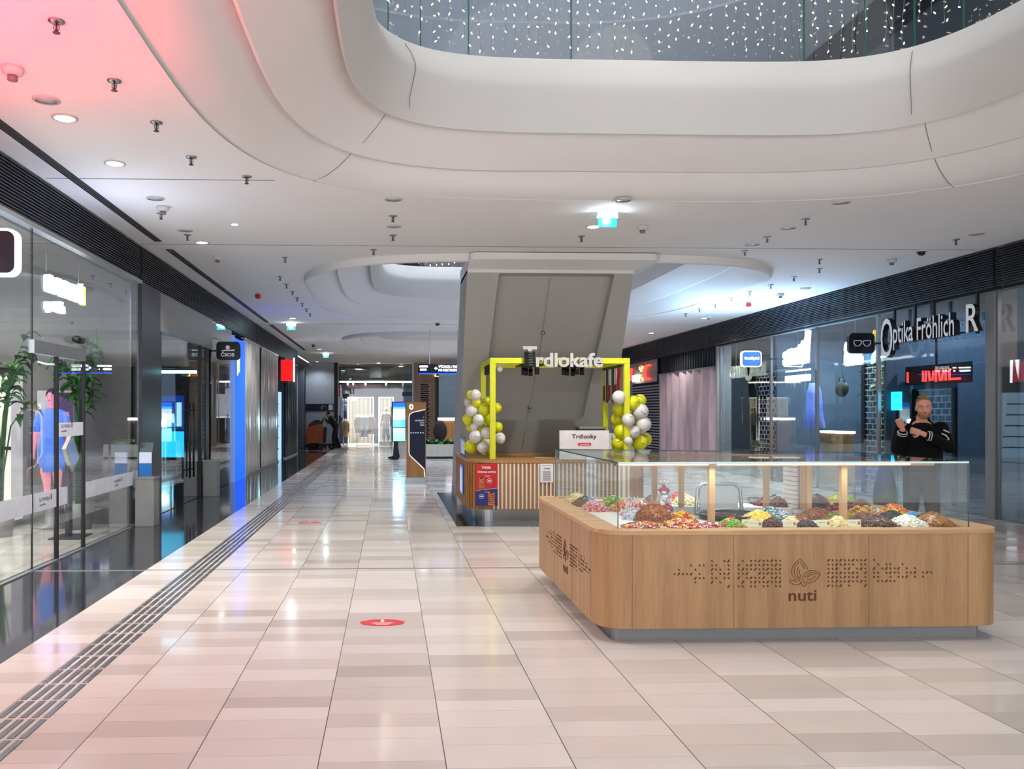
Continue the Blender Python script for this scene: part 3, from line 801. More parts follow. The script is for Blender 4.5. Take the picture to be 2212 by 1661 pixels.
# dark pillar, grey box and leaflet stand
struct(MB().bb(-4.1, -3.70, 12.62, 13.62, 0, 3.62), 'wall_left.007', mat('pillar_black', '0d0f18', .3))
for y, x, w in ((12.2, -3.68, 'in front of the dark pillar, carrying a blue leaflet holder'), (16.6, -3.68, 'farther one beside the dark door of the next shop')):
    t = thing('metal_box', 'grey metal box ' + w, 'box', (x, y, 0), group='grey boxes along the left shops')
    MB().bb(0, .27, 0, .30, .0, .70).build('body', M_grey, t, bevel=.006)
    MB().bb(-.01, .28, -.01, .31, .70, .715).build('lid', M_alu, t)
t = thing('leaflet_holder', 'clear leaflet holder with a blue card on the nearer grey box', 'leaflet holder', (-3.56, 12.3, .715))
MB().bb(-.09, .09, -.0, .012, 0, .36).box((0, .06, .42), (.18, .012, .18), rx=-.5).build('holder', glass('acrylic', (.75, .82, .9), 1.5, opaque=.15), t)
MB().bb(-.085, .085, -.016, -.002, .02, .20).build('card', mat('card_blue', '1f78d0', .4), t)
# ČSOB front
w = pane(4, 13.7, 17.0)
struct(MB().bb(GX - .05, GX + .04, 13.62, 17.6, 2.98, 3.6), 'trim_42', M_grey)
dr = thing('door_2', None, None, (GX, 15.6, 0)); dr['kind'] = 'structure'
MB().bb(-.03, .03, -1.95, -1.88, 0, 2.98).build('door_stile', M_black, dr); MB().bb(-.04, .04, .95, 1.05, 0, 2.98).build('door_stile', M_black, dr); MB().bb(-.03, .03, 1.4, 1.7, 0, 3.6).build('door_jamb', M_black, dr)
for yy in (-.12, .18):
    m = MB(); m.tube([(.07, yy, .45), (.07, yy, 1.85)], .018, 10); m.tube([(0, yy, .6), (.07, yy, .6)], .012, 8); m.tube([(0, yy, 1.7), (.07, yy, 1.7)], .012, 8); m.build('door_handle', M_black, dr)
sbl = mat('screen_cyan', '20a0d0', .3, emit=hx('20c0f0'), es=2.2); sbw = mat('screen_pale', 'b0e8ff', .3, emit=hx('a8e4ff'), es=1.8); sbd = mat('screen_navy', '0a2060', .3, emit=hx('0a40b0'), es=.9)
t = thing('video_wall', 'bright cyan video wall behind the glass of the dark door shop', 'screen', (-6.2, 16.9, 0))
MB().bb(0, 2.1, 0, .08, .72, 2.1).build('cabinet', M_dark, t)
MB().bb(.02, 2.08, -.01, 0, .76, 1.28).build('lower_screen', sbl, t); MB().bb(.02, 2.08, -.01, 0, 1.32, 2.0).build('upper_screen', sbd, t)
m = MB()
random.seed(5)
for i in range(14): m.bb(.05 + .145 * i, .05 + .145 * i + .1, -.016, -.01, U_(1.38, 1.5), U_(1.6, 1.9))
m.build('skyline_image', sbw, t)
MB().bb(.05, 2.05, .0, .08, 0, .72).build('support', M_dark, t)
point('video_glow', (-5.0, 16.0, 1.5), 30, (.3, .75, 1), .3)
struct(MB().bb(-11.8, -3.85, 17.55, 17.62, 0, 4.0), 'wall_left.008', mat('shop_blue_dark', '27364f', .6))
t = thing('counter_desk', 'white reception counter under the video wall in the dark door shop', 'counter', (-5.5, 15.9, 0)); MB().bb(0, .3, 0, .6, 0, .68).build('body', M_wwhite, t); MB().bb(.35, .65, 0, .6, 0, .68).build('drawer_unit', M_cream, t)
t = thing('light_strip', 'cyan light bar hanging under the ceiling behind the dark door front', 'lamp', (-4.6, 14.8, 2.35)); MB().bb(-1.2, 1.2, 0, .05, 0, .05).build('tube', mat('cyan_tube', (.3, .8, 1), .5, emit=(.3, .8, 1), es=5), t); MB().bb(-1.2, 1.2, 0, .05, .05, .08).build('housing', M_black, t); MB().bb(-.02, .02, 0, .04, .08, 1.6).build('rod', M_black, t)
t = thing('column_box', 'tall dark blue hanging column inside the dark door front', 'column', (-4.5, 15.0, 0)); MB().bb(-.22, .1, .1, .5, 2.3, 4.0).build('body', mat('column_navy', '0a2070', .4), t); MB().bb(-.24, .12, .08, .1, 3.2, 3.22).build('band', M_grey, t)
# grey figure emblem hanging behind the door
t = thing('hanging_emblem', 'grey sculpted letter shape hanging behind the dark door glass', 'sign', (-3.95, 15.9, 2.35)); 
m = MB(); m.rrect((0, 0, 0), (0, 1, 0), (0, 0, 1), .42, .62, .15, .06); m.build('lower_body', mat('emblem_grey', '8d8a88', .5), t); m = MB(); m.rrect((0, .08, .64), (0, 1, 0), (0, 0, 1), .28, .55, .13, .06); m.build('upper_body', MATS['emblem_grey'], t); MB().bb(.02, .03, .2, .21, 1.19, 1.65).build('cable', M_steel, t)

# glazing, blue panel, farther bays
pane(5, 17.6, 19.9)
t = thing('blue_panel', 'tall glowing blue advertising panel in the left row of shops', 'panel', (GX, 20.0, 0))
MB().bb(-.06, .05, 0, 1.45, 0.0, 3.45).build('panel_face', M_signb, t)
MB().bb(-.07, .06, 1.45, 1.5, 0, 3.5).bb(-.07, .06, -.04, 0, 0, 3.5).build('panel_edge', mat('edge_pale_blue', '8fb0e8', .4, emit=hx('7090d8'), es=.4), t)
m = MB(); [m.box((.058, .35 + q * .1, 2.85), (.004, .05, .6 - .08 * q)) for q in range(4)]; m.build('yellow_strokes', mat('lit_yellow', 'f0e020', .5, emit=hx('f0e020'), es=1.2), t)
# rippled glass panels; their pale reflections are put into the base colour
def wavy(name, label, cat, x, y0, y1, z0, z1, m, amp=.05, pitch=.32, group=None, side=1, noise_=.3, seed=1):
    t = thing(name, label, cat, (x, y0, 0), group=group)
    mb = MB(); random.seed(seed)
    n = int((y1 - y0) / pitch * 10); L_ = y1 - y0; ph = 0
    cols = []
    for i in range(n + 1):
        y = L_ * i / n; ph += (.628 * (1 + noise_ * math.sin(i * .23)))
        cols.append((amp * math.sin(ph), y))
    for dx in (0, -.012):
        for z in (z0, (z0 + z1) / 2, z1):
            for c in cols: mb.v.append(Vector((c[0] + dx + .012 * math.sin(z * 2 + c[1]), c[1], z)))
    k = n + 1
    for r in range(2):
        for i in range(n):
            mb.face((r * k + i, r * k + i + 1, (r + 1) * k + i + 1, (r + 1) * k + i)); mb.sm.add(len(mb.f) - 1)
            o3 = 3 * k; mb.face((o3 + r * k + i + 1, o3 + r * k + i, o3 + (r + 1) * k + i, o3 + (r + 1) * k + i + 1)); mb.sm.add(len(mb.f) - 1)
    mb.build('curtain_sheet', m, t)
    MB().bb(-.05, .05, 0, L_, z1, z1 + .05).build('top_rail', M_alu, t); MB().bb(-.05, .05, 0, L_, .0, .05).build('bottom_rail', M_alu, t)
    return t
M_mir = mat('mirror_reflection_tint', 'd2d0cc', .13, .55, var=.08, scale=3, stretch=(1, 3, .3))  # base colour lightened to stand for bright reflections
wavy('reflective_panel', 'silvery rippled reflective glass panel just beyond the blue panel', 'shutter', GX - .03, 21.6, 24.3, .05, 3.55, M_mir, .035, .55, group='rippled reflective glass panels on the left', seed=2)
wavy('reflective_panel', 'silvery rippled reflective glass panel before the red sign', 'shutter', GX - .03, 24.5, 28.2, .05, 3.55, M_mir, .05, .35, group='rippled reflective glass panels on the left', seed=3)
wavy('reflective_panel', 'silvery rippled reflective glass panel between blue panel and dark door', 'shutter', GX - .6, 17.75, 19.85, .05, 3.5, M_mir, .03, .6, group='rippled reflective glass panels on the left', seed=4)
wavy('reflective_panel', 'last bluish rippled reflective glass panel at the far end of the left row', 'shutter', GX - .03, 30.2, 34.0, .05, 3.55, mat('mirror_film_blue', '66727f', .2, .9, var=.3, scale=3, stretch=(1, 3, .3)), .04, .4, group='rippled reflective glass panels on the left', seed=5)
struct(MB().bb(-8, -3.8, 28.3, 28.35, 0, 4), 'wall_left.009', MATS['shop_blue_dark'])
t = thing('shop_interior_shelf', 'brightly lit shelf of pale goods in the open shop under the red sign', 'shelf', (-6.5, 29.9, 0))
MB().bb(0, 2.6, 0, .4, 0, 2.4).build('carcass', mat('lit_shelf', 'cfdde8', .5, emit=hx('9fc8e8'), es=.9), t)
for q in range(5): MB().bb(.05, 2.55, -.03, 0, .35 + q * .4, .4 + q * .4).build('shelf_board', M_navy, t)
t = thing('red_blade_sign', 'red vertical box sign with white edge at the end of the left row', 'sign', (GX + .04, 28.6, 2.75))
MB().bb(0, .42, 0, .18, 0, .72).build('sign_box', mat('sign_red', 'c81414', .4, emit=hx('e01010'), es=.9), t); MB().bb(.42, .45, .0, .18, -.03, .78).build('sign_edge', M_signw, t); MB().bb(-.06, .13, .05, .1, .72, .78).bb(-.08, -.04, .05, .1, .72, .92).build('bracket', M_black, t)
struct(MB().bb(-4.6, GX, 34.1, 34.25, 0, ZC), 'wall_left.010', mat('end_grey', '6c7480', .5))

# ---------------------------------------------------------------- right shop fronts
RX = XR + .2
def rpane(n, y0, y1, m=None): 
    w = struct(MB().bb(RX - .006, RX + .006, y0 + .004, y1 - .004, .01, 3.56), 'window_%d' % n, m or GL)
    MB().bb(RX - .03, RX + .03, y1 - .03, y1 + .03, 0, 3.56).build('window_frame', M_steel, w)
    return w
n = 12
for a, b in ((6.0, 9.2), (9.2, 12.55), (12.75, 15.7), (15.7, 18.0), (18.0, 20.2), (20.2, 23.3)):
    rpane(n, a, b); n += 1
struct(MB().bb(RX - .06, RX + .3, 12.55, 12.75, 0, 3.57), 'trim_50', M_grey)
struct(MB().bb(RX - .04, RX + .04, 6, 23.3, 3.53, 3.58), 'trim_51', M_grey)
struct(MB().bb(RX - .04, RX + .04, 6, 23.3, 0, .012), 'trim_52', M_alu)
blueg = mat('shop_blue_grey', '56687a', .6)
struct(MB().bb(RX + .1, 15, 15.62, 15.7, 0, 4.0), 'wall_right.006', blueg)
struct(MB().bb(RX + .1, 15, 20.1, 20.2, 0, 4.0), 'wall_right.007', blueg)
struct(MB().bb(RX + .1, 15, 12.6, 12.7, 0, 4.0), 'wall_right.008', blueg)
for i, (y, c, p) in enumerate(((10, (1, .85, .85), 110), (14.2, (.5, .72, 1), 110), (17.9, (.62, .82, 1), 260), (21.6, (.7, .85, 1), 260))):
    spot('shop_ceiling_lamp', (10.9, y, 3.93), p * 1.6, c, 165, .5, r=.12)
# optician lettering
ow = mat('letter_white', 'd8dade', .4, .1, emit=hx('b8bcc4'), es=.25); od = mat('letter_side', '1c1418', .4)
t = thing('shop_sign', 'white raised letters reading Optika Fröhlich on black rods over the glass front', 'sign', (RX - .22, 15.1, 0))
text('lettering', 'O', (0, 0, 2.66), (0, -1, 0), (0, 0, 1), .36, .72, .10, [ow, od], t)
text('lettering', 'ptika Fröhlich', (0, -.38, 2.78), (0, -1, 0), (0, 0, 1), 1.62, .50, .10, [ow, od], t, bold=.008)
text('logo_letter', 'R', (0, -2.25, 2.92), (0, -1, 0), (0, 0, 1), .28, .44, .08, [ow, od], t, bold=.01)
for y in (-.15, -.75, -1.25, -2.3): MB().bb(.05, .09, y - .02, y + .02, 2.9, 3.55).build('rod', M_black, t)
MB().bb(.05, .09, -2.0, -.1, 2.93, 2.96).build('rail', M_black, t)
# glasses blade sign and two lit blade signs
def c_glasses(t):
    g = mat('glasses_line', 'aab0b8', .4, emit=hx('9aa0a8'), es=.3); m = MB()
    for cx in (.155, .335):
        pts = [(cx - .07, -.047, .24), (cx + .07, -.047, .245), (cx + .07, -.047, .19), (cx + .035, -.047, .14), (cx - .035, -.047, .14), (cx - .07, -.047, .19)]
        m.tube(pts, .008, 6, closed=True)
    m.tube([(.225, -.047, .225), (.265, -.047, .225)], .007, 6); m.build('glasses_mark', g, t)
blade(8.72, 15.55, 'black rounded sign with a pair of glasses drawn on it', M_black, faceb, -1, c_glasses)
def c_blob(t):
    text('lettering', 'GrandOptical', (.07, -.047, .16), (1, 0, 0), (0, 0, 1), .36, .085, .003, [M_signw, M_signw], t, bold=.05)
blade(8.62, 20.15, 'small rounded navy sign with glowing white rim and white lettering', M_signw, mat('sign_face_navy', '1a56b0', .3, emit=hx('1a56b0'), es=.1), -1, c_blob)
# lettering of the next shops
t = thing('shop_sign', 'thin metallic letters reading GRANDOPTICAL behind the glass', 'sign', (RX + .12, 22.9, 0))
gm = mat('letter_metal', 'b8b8ac', .3, .5, emit=hx('b0b0a0'), es=.35)
text('lettering', 'GRAND', (0, 0, 2.6), (0, -1, 0), (0, 0, 1), .95, .34, .06, [gm, gm], t); text('lettering', 'O', (0, -.98, 2.5), (0, -1, 0), (0, 0, 1), .42, .62, .06, [gm, gm], t); text('lettering', 'PTICAL', (0, -1.43, 2.6), (0, -1, 0), (0, 0, 1), .8, .34, .06, [gm, gm], t)
for y in (-.3, -1.6): MB().bb(0, .02, y - .01, y + .01, 2.9, 4.0).build('rod', M_steel, t)
t = thing('lit_sign', 'glowing white script sign with a long underline on the middle right glass', 'sign', (RX + .1, 19.7, 0))
m = MB(); m.rrect((0, -.08, 2.78), (0, -1, 0), (0, 0, 1), 1.1, .34, .05, .04)
for q, hh in enumerate((.04, .05, .04, .05, .10, .16, .19, .12)): m.ell((.02, -.14 - q * .13, 3.12 + hh * .3), (.03, .07, hh), 10, 6)
m.build('blurred_lettering', M_signw, t)
m = MB(); m.box((0, -1.02, 3.25), (.05, .08, .55), rx=.12); m.box((0, -1.13, 3.25), (.05, .08, .55), rx=.12); m.build('tall_strokes', M_signw, t)
m = MB(); m.rrect((0, -.08, 2.62), (0, -1, 0), (0, 0, 1), 1.15, .035, .01, .03); m.rrect((0, -.08, 2.38), (0, -1, 0), (0, 0, 1), 1.15, .15, .04, .04); m.build('underline', M_signw, t)
MB().bb(-.06, -.04, -1.02, -.94, 2.95, 3.03).build('red_mark', mat('mark_rose', 'b06078', .5), t)
MB().bb(0, .02, -.62, -.6, 2.9, 4.0).build('rod', M_steel, t)
t = thing('lit_sign', 'glowing white shop sign reading Sent with coloured feather shapes', 'sign', (RX + .1, 17.0, 0))
text('lettering', 'Sent', (0, 0, 2.62), (0, -1, 0), (0, 0, 1), .62, .5, .06, [M_signw, M_signw], t, bold=.06)
for y, z, c, hh, nm in ((-.68, 2.98, 'e02050', .22, 'red'), (-.86, 2.98, 'd8b020', .30, 'yellow'), (-.72, 2.62, '2080d8', .30, 'blue'), (-.86, 2.62, 'f0f0f0', .26, 'white')):
    m = MB(); m.extr([(0, y, z), (0, y - .08, z + .03), (0, y - .10, z + hh), (0, y - .02, z + hh * .5)], (.05, 0, 0)); m.build('feather', mat('feather_' + nm, c, .5, emit=hx(c), es=1.3), t)
MB().bb(0, .02, -.32, -.3, 3.0, 4.0).build('rod', M_steel, t)
# brick pattern roller grilles
def grille(label, y0, y1, x, z0, z1, group):
    t = thing('roller_grille', label, 'roller grille', (x, y0, 0), group=group)
    m = MB(); n_ = int((z1 - z0) / .115)
    for i in range(n_ + 1): m.bb(-.01, .01, 0, y1 - y0, z0 + i * .115 - .009, z0 + i * .115 + .009)
    for i in range(n_):
        k2 = int((y1 - y0) / .2)
        for q in range(k2 + 1):
            y = q * .2 + (.1 if i % 2 else 0)
            if y < y1 - y0: m.bb(-.007, .007, y - .006, y + .006, z0 + i * .115, z0 + (i + 1) * .115)
    m.build('lattice', mat('grille_white', 'c9cdd4', .4, .3), t)
    MB().bb(-.08, .08, 0, y1 - y0, z1, z1 + .35).build('roller_box', mat('roller_box', '4a5866', .5), t)
    MB().bb(-.03, .03, y1 - y0, y1 - y0 + .12, 0, z1).build('guide_rail', M_black, t); MB().bb(-.03, .03, -.08, 0, 0, z1).build('guide_rail', M_black, t)
    return t
grille('white brick-pattern roller grille beneath the feather shop sign', 15.75, 16.9, RX + .45, 0.05, 2.65, 'brick pattern roller grilles')
grille('white brick-pattern roller grille behind the small rim-lit blade sign', 20.75, 21.9, RX + .45, 0.05, 2.75, 'brick pattern roller grilles')
grille('white brick-pattern roller grille closing the entrance of the optician', 14.45, 15.45, RX + .6, 1.5, 2.1, 'brick pattern roller grilles')
# pinkish folding wall
M_pink = mat('pink_film', 'c0a8b0', .3, .35, var=.25, scale=1.6, stretch=(1, 2.2, .35))
wavy('folding_wall', 'tall rippled pinkish grey folding wall closing a shop on the right', 'folding wall', RX - .05, 23.55, 28.5, .05, 2.95, M_pink, .07, .62, seed=8)
m = MB(); m.bb(RX - .02, RX + .1, 23.4, 28.5, 2.95, 3.57); struct(m, 'wall_right.009', M_dark)
m = MB()
for i in range(24): m.bb(RX - .06, RX - .02, 23.5 + i * .21, 23.54 + i * .21, 3.0, 3.57)
struct(m, 'trim_53', M_slat)
struct(MB().bb(RX - .1, RX + .3, 23.32, 23.45, 0, 3.57), 'trim_54', M_grey)
# red letter shop beyond
t = thing('lit_sign', 'red, amber and white glowing strokes of the far shop sign right of the yellow frame', 'sign', (RX - .1, 31.8, 0))
m = MB(); m.tube([(0, -.1, 2.9), (0, -.02, 3.12), (0, -.1, 3.36)], .05, 8); m.tube([(0, -1.3, 3.38), (0, -1.75, 3.12), (0, -1.3, 2.86)], .05, 8); m.tube([(0, -2.35, 3.36), (0, -1.9, 3.36), (0, -1.75, 3.12), (0, -1.9, 2.88), (0, -2.35, 2.88)], .045, 8); m.build('red_strokes', M_signr, t)
m = MB(); m.tube([(-.03, -1.25, 3.32), (-.03, -1.45, 3.2), (-.03, -1.6, 3.34)], .045, 8); m.tube([(-.03, -1.2, 2.86), (-.03, -1.4, 3.0), (-.03, -1.6, 2.86)], .045, 8); m.build('amber_strokes', MATS['lit_orange'], t)
m = MB(); m.rrect((-.02, -.35, 2.82), (0, -1, 0), (0, 0, 1), .75, .26, .05, .03); m.build('blurred_lettering', M_signw, t)
MB().bb(.06, .1, -2.9, .1, 2.75, 3.56).build('sign_board', M_grey, t)
t = thing('roller_shutter', 'dark shutter with bright horizontal slats under the red letters', 'roller shutter', (RX, 28.7, 0), group=None)
m = MB()
for i in range(26): m.bb(-.02, .02, 0, 3.4, .1 + i * .1, .15 + i * .1)
m.build('slats', mat('slat_pale', 'b5b9c4', .3, .5), t); MB().bb(.05, .08, 0, 3.4, 0, 2.75).build('back_sheet', M_navy, t)
struct(MB().bb(RX, RX + .2, 32.2, 40, 0, 3.57), 'wall_right.010', mat('wall_far_white', 'b9bcc2', .6))
# shop things seen through the right glass
def shelfunit(label, x, y, w, d, h, n, cols, seed, body, face='y', lit=.0):
    random.seed(seed)
    t = thing('shop_shelf', label, 'shelf', (x, y, 0))
    MB().bb(0, .03, 0, w, 0, h).bb(.03, d, 0, .03, 0, h).bb(.03, d, w - .03, w, 0, h).bb(0, d, 0, w, h, h + .03).build('carcass', body, t)
    for i in range(n):
        MB().bb(.03, d, .03, w - .03, .1 + i * (h - .1) / n, .12 + i * (h - .1) / n).build('shelf_board', body, t)
    return t
bod = mat('shelf_white', 'c9c9cc', .5)
sh = shelfunit('white lit shelf unit with red and blue goods at the right picture edge', RX + .35, 10.1, 1.55, .4, 2.1, 6, None, 2, bod)
sh.rotation_euler = (0, 0, 0)
random.seed(12)
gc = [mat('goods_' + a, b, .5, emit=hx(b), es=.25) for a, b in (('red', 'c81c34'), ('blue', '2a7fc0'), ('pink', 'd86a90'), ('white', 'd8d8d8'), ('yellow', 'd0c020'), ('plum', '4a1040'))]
g0 = [None] * 6
gl = ['red', 'blue', 'pink', 'white', 'yellow', 'plum']; rown = ['lowest', 'second lowest', 'third', 'fourth', 'fifth', 'topmost']
for i in range(6):
    for q in range(4):
        c = [0, 2, 0, 3, 1, 5][(i + (q // 2)) % 6]
        lb = '%s box, %s of its row, %s shelf of the right edge unit' % (gl[c], ['rearmost', 'inner rear', 'inner front', 'foremost'][q], rown[i])
        loc = (RX + .48, 11.45 - q * .36, .12 + i * 2.0 / 6)
        if g0[c] is None:
            g0[c] = thing('goods_box', lb, 'box', loc, group='packaged goods on the white shelf unit')
            MB().bb(-.09, .09, -.13, .13, 0, .2 + .01 * c).build('carton', gc[c], g0[c]); MB().bb(-.092, -.09, -.08, .08, .06, .14).build('label_patch', M_wwhite, g0[c])
        else: copytree(g0[c], None, loc, lb)
# slatted white wall piece beside the shelf
t = thing('slat_wall', 'white slotted display wall standing inside the shop at the far right', 'display wall', (RX + .12, 11.75, 0))
m = MB()
for i in range(19): m.bb(0, .5, 0, .30, .02 + i * .14, .145 + i * .14)
m.build('boards', mat('slat_wall_white', 'c2c0bc', .5), t); MB().bb(.02, .48, .02, .28, 0, 2.68).build('core', M_dark, t)
# clothing and bags in the shop windows
t = thing('hanging_bag', 'dark green handbag hanging in the shop window below the feather sign', 'bag', (RX + .3, 17.55, 2.0))
m = MB(); m.ell((0, 0, .16), (.08, .24, .17), 16, 10); m.build('bag_body', mat('bag_green', '24362e', .5), t); m = MB(); m.tube([(0, -.12, .28), (0, -.08, .42), (0, .08, .42), (0, .12, .28)], .012, 8); m.build('handle', MATS['bag_green'], t); MB().bb(0, .01, -.005, .005, .42, 2.0).build('hanging_wire', M_steel, t)
plant('potted_plant', 'tall dark palm in the right shop window beside the bag', 'plant', (RX + 1.3, 17.3, 0), 3.3, 14, .5, 8)
plant('potted_plant', 'tall dark palm in the right shop window behind the script sign', 'plant', (RX + 1.7, 18.4, 0), 3.4, 14, .5, 9)
t = thing('hanging_dress', 'pale blue dress hanging in the middle right shop window', 'clothes', (RX + .5, 19.1, 1.3))
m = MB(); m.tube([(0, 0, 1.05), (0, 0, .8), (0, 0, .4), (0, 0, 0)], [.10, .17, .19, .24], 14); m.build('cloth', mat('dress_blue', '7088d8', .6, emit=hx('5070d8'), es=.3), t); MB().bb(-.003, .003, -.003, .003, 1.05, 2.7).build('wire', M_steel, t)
t = thing('standing_mirror', 'dark mirror panel standing behind the optician glass', 'mirror', (RX + 1.4, 13.2, 0)); MB().bb(0, .1, 0, .7, 0, 2.2).build('panel', M_navy, t); MB().bb(-.01, 0, .1, .6, .8, 2.1).build('mirror', M_mir, t)
t = thing('display_screen', 'cyan lit screen inside the optician beside the left mullion', 'screen', (RX + .15, 15.3, 1.3)); MB().bb(0, .06, 0, .25, .4, .75).build('screen', sbl, t); MB().bb(.02, .05, .10, .14, -1.3, .4).build('post', M_black, t)
t = thing('neon_reflection', 'red glowing letter strokes added behind the optician glass as a reflected sign', 'sign', (RX + .35, 15.4, 2.22)); m = MB(); [m.box((0, -y, .1), (.02, .035, hh), rx=r_) for y, hh, r_ in ((.05, .2, 0), (.5, .2, 0), (.58, .2, .1), (.68, .18, -.15), (.78, .18, .15), (.86, .22, 0), (.95, .2, -.2), (1.04, .2, .2), (1.12, .2, 0), (1.22, .2, 0))]; m.bb(-.01, .01, -1.5, -1.2, 0, .04); m.build('red_strokes', M_signr, t); MB().bb(.05, .07, -1.7, .1, -.05, .3).build('back_board', M_dark, t); MB().bb(.05, .07, -.8, -.76, .3, 1.78).build('rod', M_black, t)  # added strokes and board stand in for a red reflection in the glass
# lit ledges (long white lamps) reflected between shops
for y0, w, z in ((20.4, 1.2, 1.18), (18.6, 1.0, 1.18)):
    t = thing('counter_lamp', 'long glowing white counter edge inside the %s right shop' % ('farther' if y0 > 20 else 'middle'), 'counter', (RX + .9, y0, 0)); MB().bb(0, .3, 0, w, z, z + .05).build('light_edge', M_signw, t); MB().bb(.02, .28, .02, w - .02, 0, z).build('body', M_oak, t)
# ---------------------------------------------------------------- candy kiosk
KX0, KX1, KY0, KY1, KZ0, KZ1 = 1.49, 4.48, 5.88, 8.42, .11, .81
ks = thing('candy_kiosk', 'square oak candy kiosk with glass case on top and nuti engraved on its front', 'kiosk', (0, 0, 0))
OUT = rr2(KX0, KX1, KY0, KY1, .22, 10); INN = rr2(2.25, 3.75, 6.85, 7.75, .02, 10)
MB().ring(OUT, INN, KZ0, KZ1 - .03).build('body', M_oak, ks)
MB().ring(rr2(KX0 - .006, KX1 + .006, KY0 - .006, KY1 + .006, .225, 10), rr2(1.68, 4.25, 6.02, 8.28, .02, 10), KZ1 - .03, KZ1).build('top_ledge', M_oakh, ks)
MB().ring(rr2(1.68, 4.25, 6.02, 8.28, .02, 10), INN, KZ1 - .029, KZ1 - .012).build('display_deck', M_wwhite, ks)
MB().ring(rr2(1.62, 4.36, 6.0, 8.28, .04, 10), rr2(2.3, 3.7, 6.9, 7.7, .02, 10), 0, KZ0).build('plinth', M_grey, ks)
MB().ring(rr2(2.26, 3.74, 6.86, 7.74, .01, 10), rr2(2.28, 3.72, 6.88, 7.72, .01, 10), .02, .795).build('inner_panel', M_wwhite, ks)
mb = MB()
for u in (1366, 1585, 1877, 2091): p = P(u, 1240, y=KY0); mb.bb(p.x - .0015, p.x + .0015, KY0 - .0015, KY0 + .001, KZ0, KZ1 - .03)
for y in (6.12, 6.75, 7.45): mb.bb(KX0 - .0015, KX0 + .001, y - .0015, y + .0015, KZ0, KZ1 - .03)
mb.build('panel_joints', mat('joint_brown', '8a6238', .7), ks)
# glass case
GX0, GX1, GY0, GY1, GT = 1.66, 4.27, 6.0, 8.30, 1.292
for x0, x1, y0, y1 in ((GX0, GX1, GY0, GY0 + .008), (GX0, GX0 + .008, GY0 + .009, GY1 - .009), (GX1 - .008, GX1, GY0 + .009, GY1 - .009), (GX0, GX1, GY1 - .008, GY1)):
    MB().bb(x0, x1, y0, y1, KZ1, GT - .009).build('glass_pane', M_clear, ks)
OG = rr2(GX0, GX1, GY0, GY1, .003, 2); IG = rr2(2.45, 3.55, 7.0, 7.45, .003, 2)
MB().ring(OG, IG, GT - .008, GT).build('glass_top', M_clear, ks)
ge = mat('glass_edge', 'b8d2cc', .15, emit=hx('a8c4be'), es=.25); gd = mat('glass_edge_dark', '31514b', .15)
MB().bb(GX0, GX1, GY0 - .003, GY0, GT - .012, GT + .001).build('edge_front', ge, ks)
mb = MB(); mb.bb(GX0 - .003, GX0, GY0, GY1, GT - .009, GT + .001).bb(GX1, GX1 + .003, GY0, GY1, GT - .009, GT + .001).bb(GX0, GX1, GY1, GY1 + .003, GT - .009, GT)
for x in (GX0, GX1):
    for y in (GY0, GY1): mb.bb(x - .003, x + .003, y - .003, y + .003, KZ1, GT)
mb.build('edge_seams', gd, ks)
# wooden frame inside the case
fz = GT - .012
wd = wood('frame_wood', 'a8804f', 'c39a69', 'X'); wv = wood('frame_wood_upright', 'a87f50', 'c49c6c', 'Z')
for x0, x1, y0, y1 in ((1.72, 4.2, 6.28, 6.33), (2.0, 4.05, 7.62, 7.67), (2.05, 2.10, 6.34, 7.61), (3.95, 4.0, 6.34, 7.61)):
    MB().bb(x0, x1, y0, y1, fz - .035, fz).build('frame_rail', wd, ks)
for x, y in ((P(1537, 1000, y=6.3).x, 6.305), (P(1822, 1000, y=6.3).x, 6.305), (P(1403, 1000, y=7.64).x, 7.645), (P(1457, 1000, y=7.64).x, 7.645), (P(1623, 1000, y=7.64).x, 7.645), (P(1732, 1000, y=6.9).x, 6.83), (P(1691, 1000, y=7.64).x, 7.645)):
    MB().bb(x - .022, x + .022, y - .02, y + .02, KZ1 - .012, fz - .035).build('frame_post', wv, ks)
MB().bb(1.74, 2.43, 6.262, 6.274, fz - .026, fz - .020).build('light_strip', mat('case_strip', (1, 1, 1), .5, emit=(1, .98, .94), es=2.5), ks); MB().bb(2.5, 4.0, 6.262, 6.274, fz - .026, fz - .020).build('light_strip', MATS['case_strip'], ks)
area('case_light', (3.0, 6.20, fz - .05), 2.3, 5, (1, .98, .93), sizey=.03)
area('case_light', (3.0, 7.75, fz - .05), 2.0, 6, (1, .98, .93), sizey=.03)
# engraving
ROWS = {0: ['', '', '9 12 13d', '']}
def dots(block):
    out = []
    for r, s in enumerate(block):
        for w in s.split():
            d = w.endswith('d'); out.append((int(w.rstrip('d')), r, d))
    return out
BA = ['9 12 13d', '4 6 7 9 10 13', '1 5 9d 10 11 13', '0 1d 2 3 4d 6 9 11 12 13d', '5d 6 7 9 10 12 13', '5 9d 11', '13d']
BB = ['1 3 4 5d 6 7 8d 9 10', '0d 2 3d 4 5 6d 7 8 9d 10', '0 1d 2 3 4d 5 6 7d 8 9 10d', '0 1 2d 5d 6 7d 8 9 10', '0d 2 3d 4 5 6d 8 9d 10', '1d 3 4d 5 6 7d 8 9 10d', '0 1 3 4 6 7 9 10']
BC = ['0d 1 2 3d 4 5 6d 7 8 9d', '0 1 2d 3 4d 5 6 8 9', '0 1 2d 4 5d 7 8d 9', '0d 1 2 3d 4 5 6d 7 9d', '0 1d 2 3 4d 5 6 7d 9', '0 1 2d 3 4 5d 6 7 8d 9', '0d 1 2 3d 5 9d']
BD = ['0', '1 3 4 7', '0d 2 3d 4 5 6d 8 10', '0 1 3 4d 5 6 8 9 10d 12 13d 14', '0 1 4 6 7 8d 10 12', '1 2 3d 4 5', '']
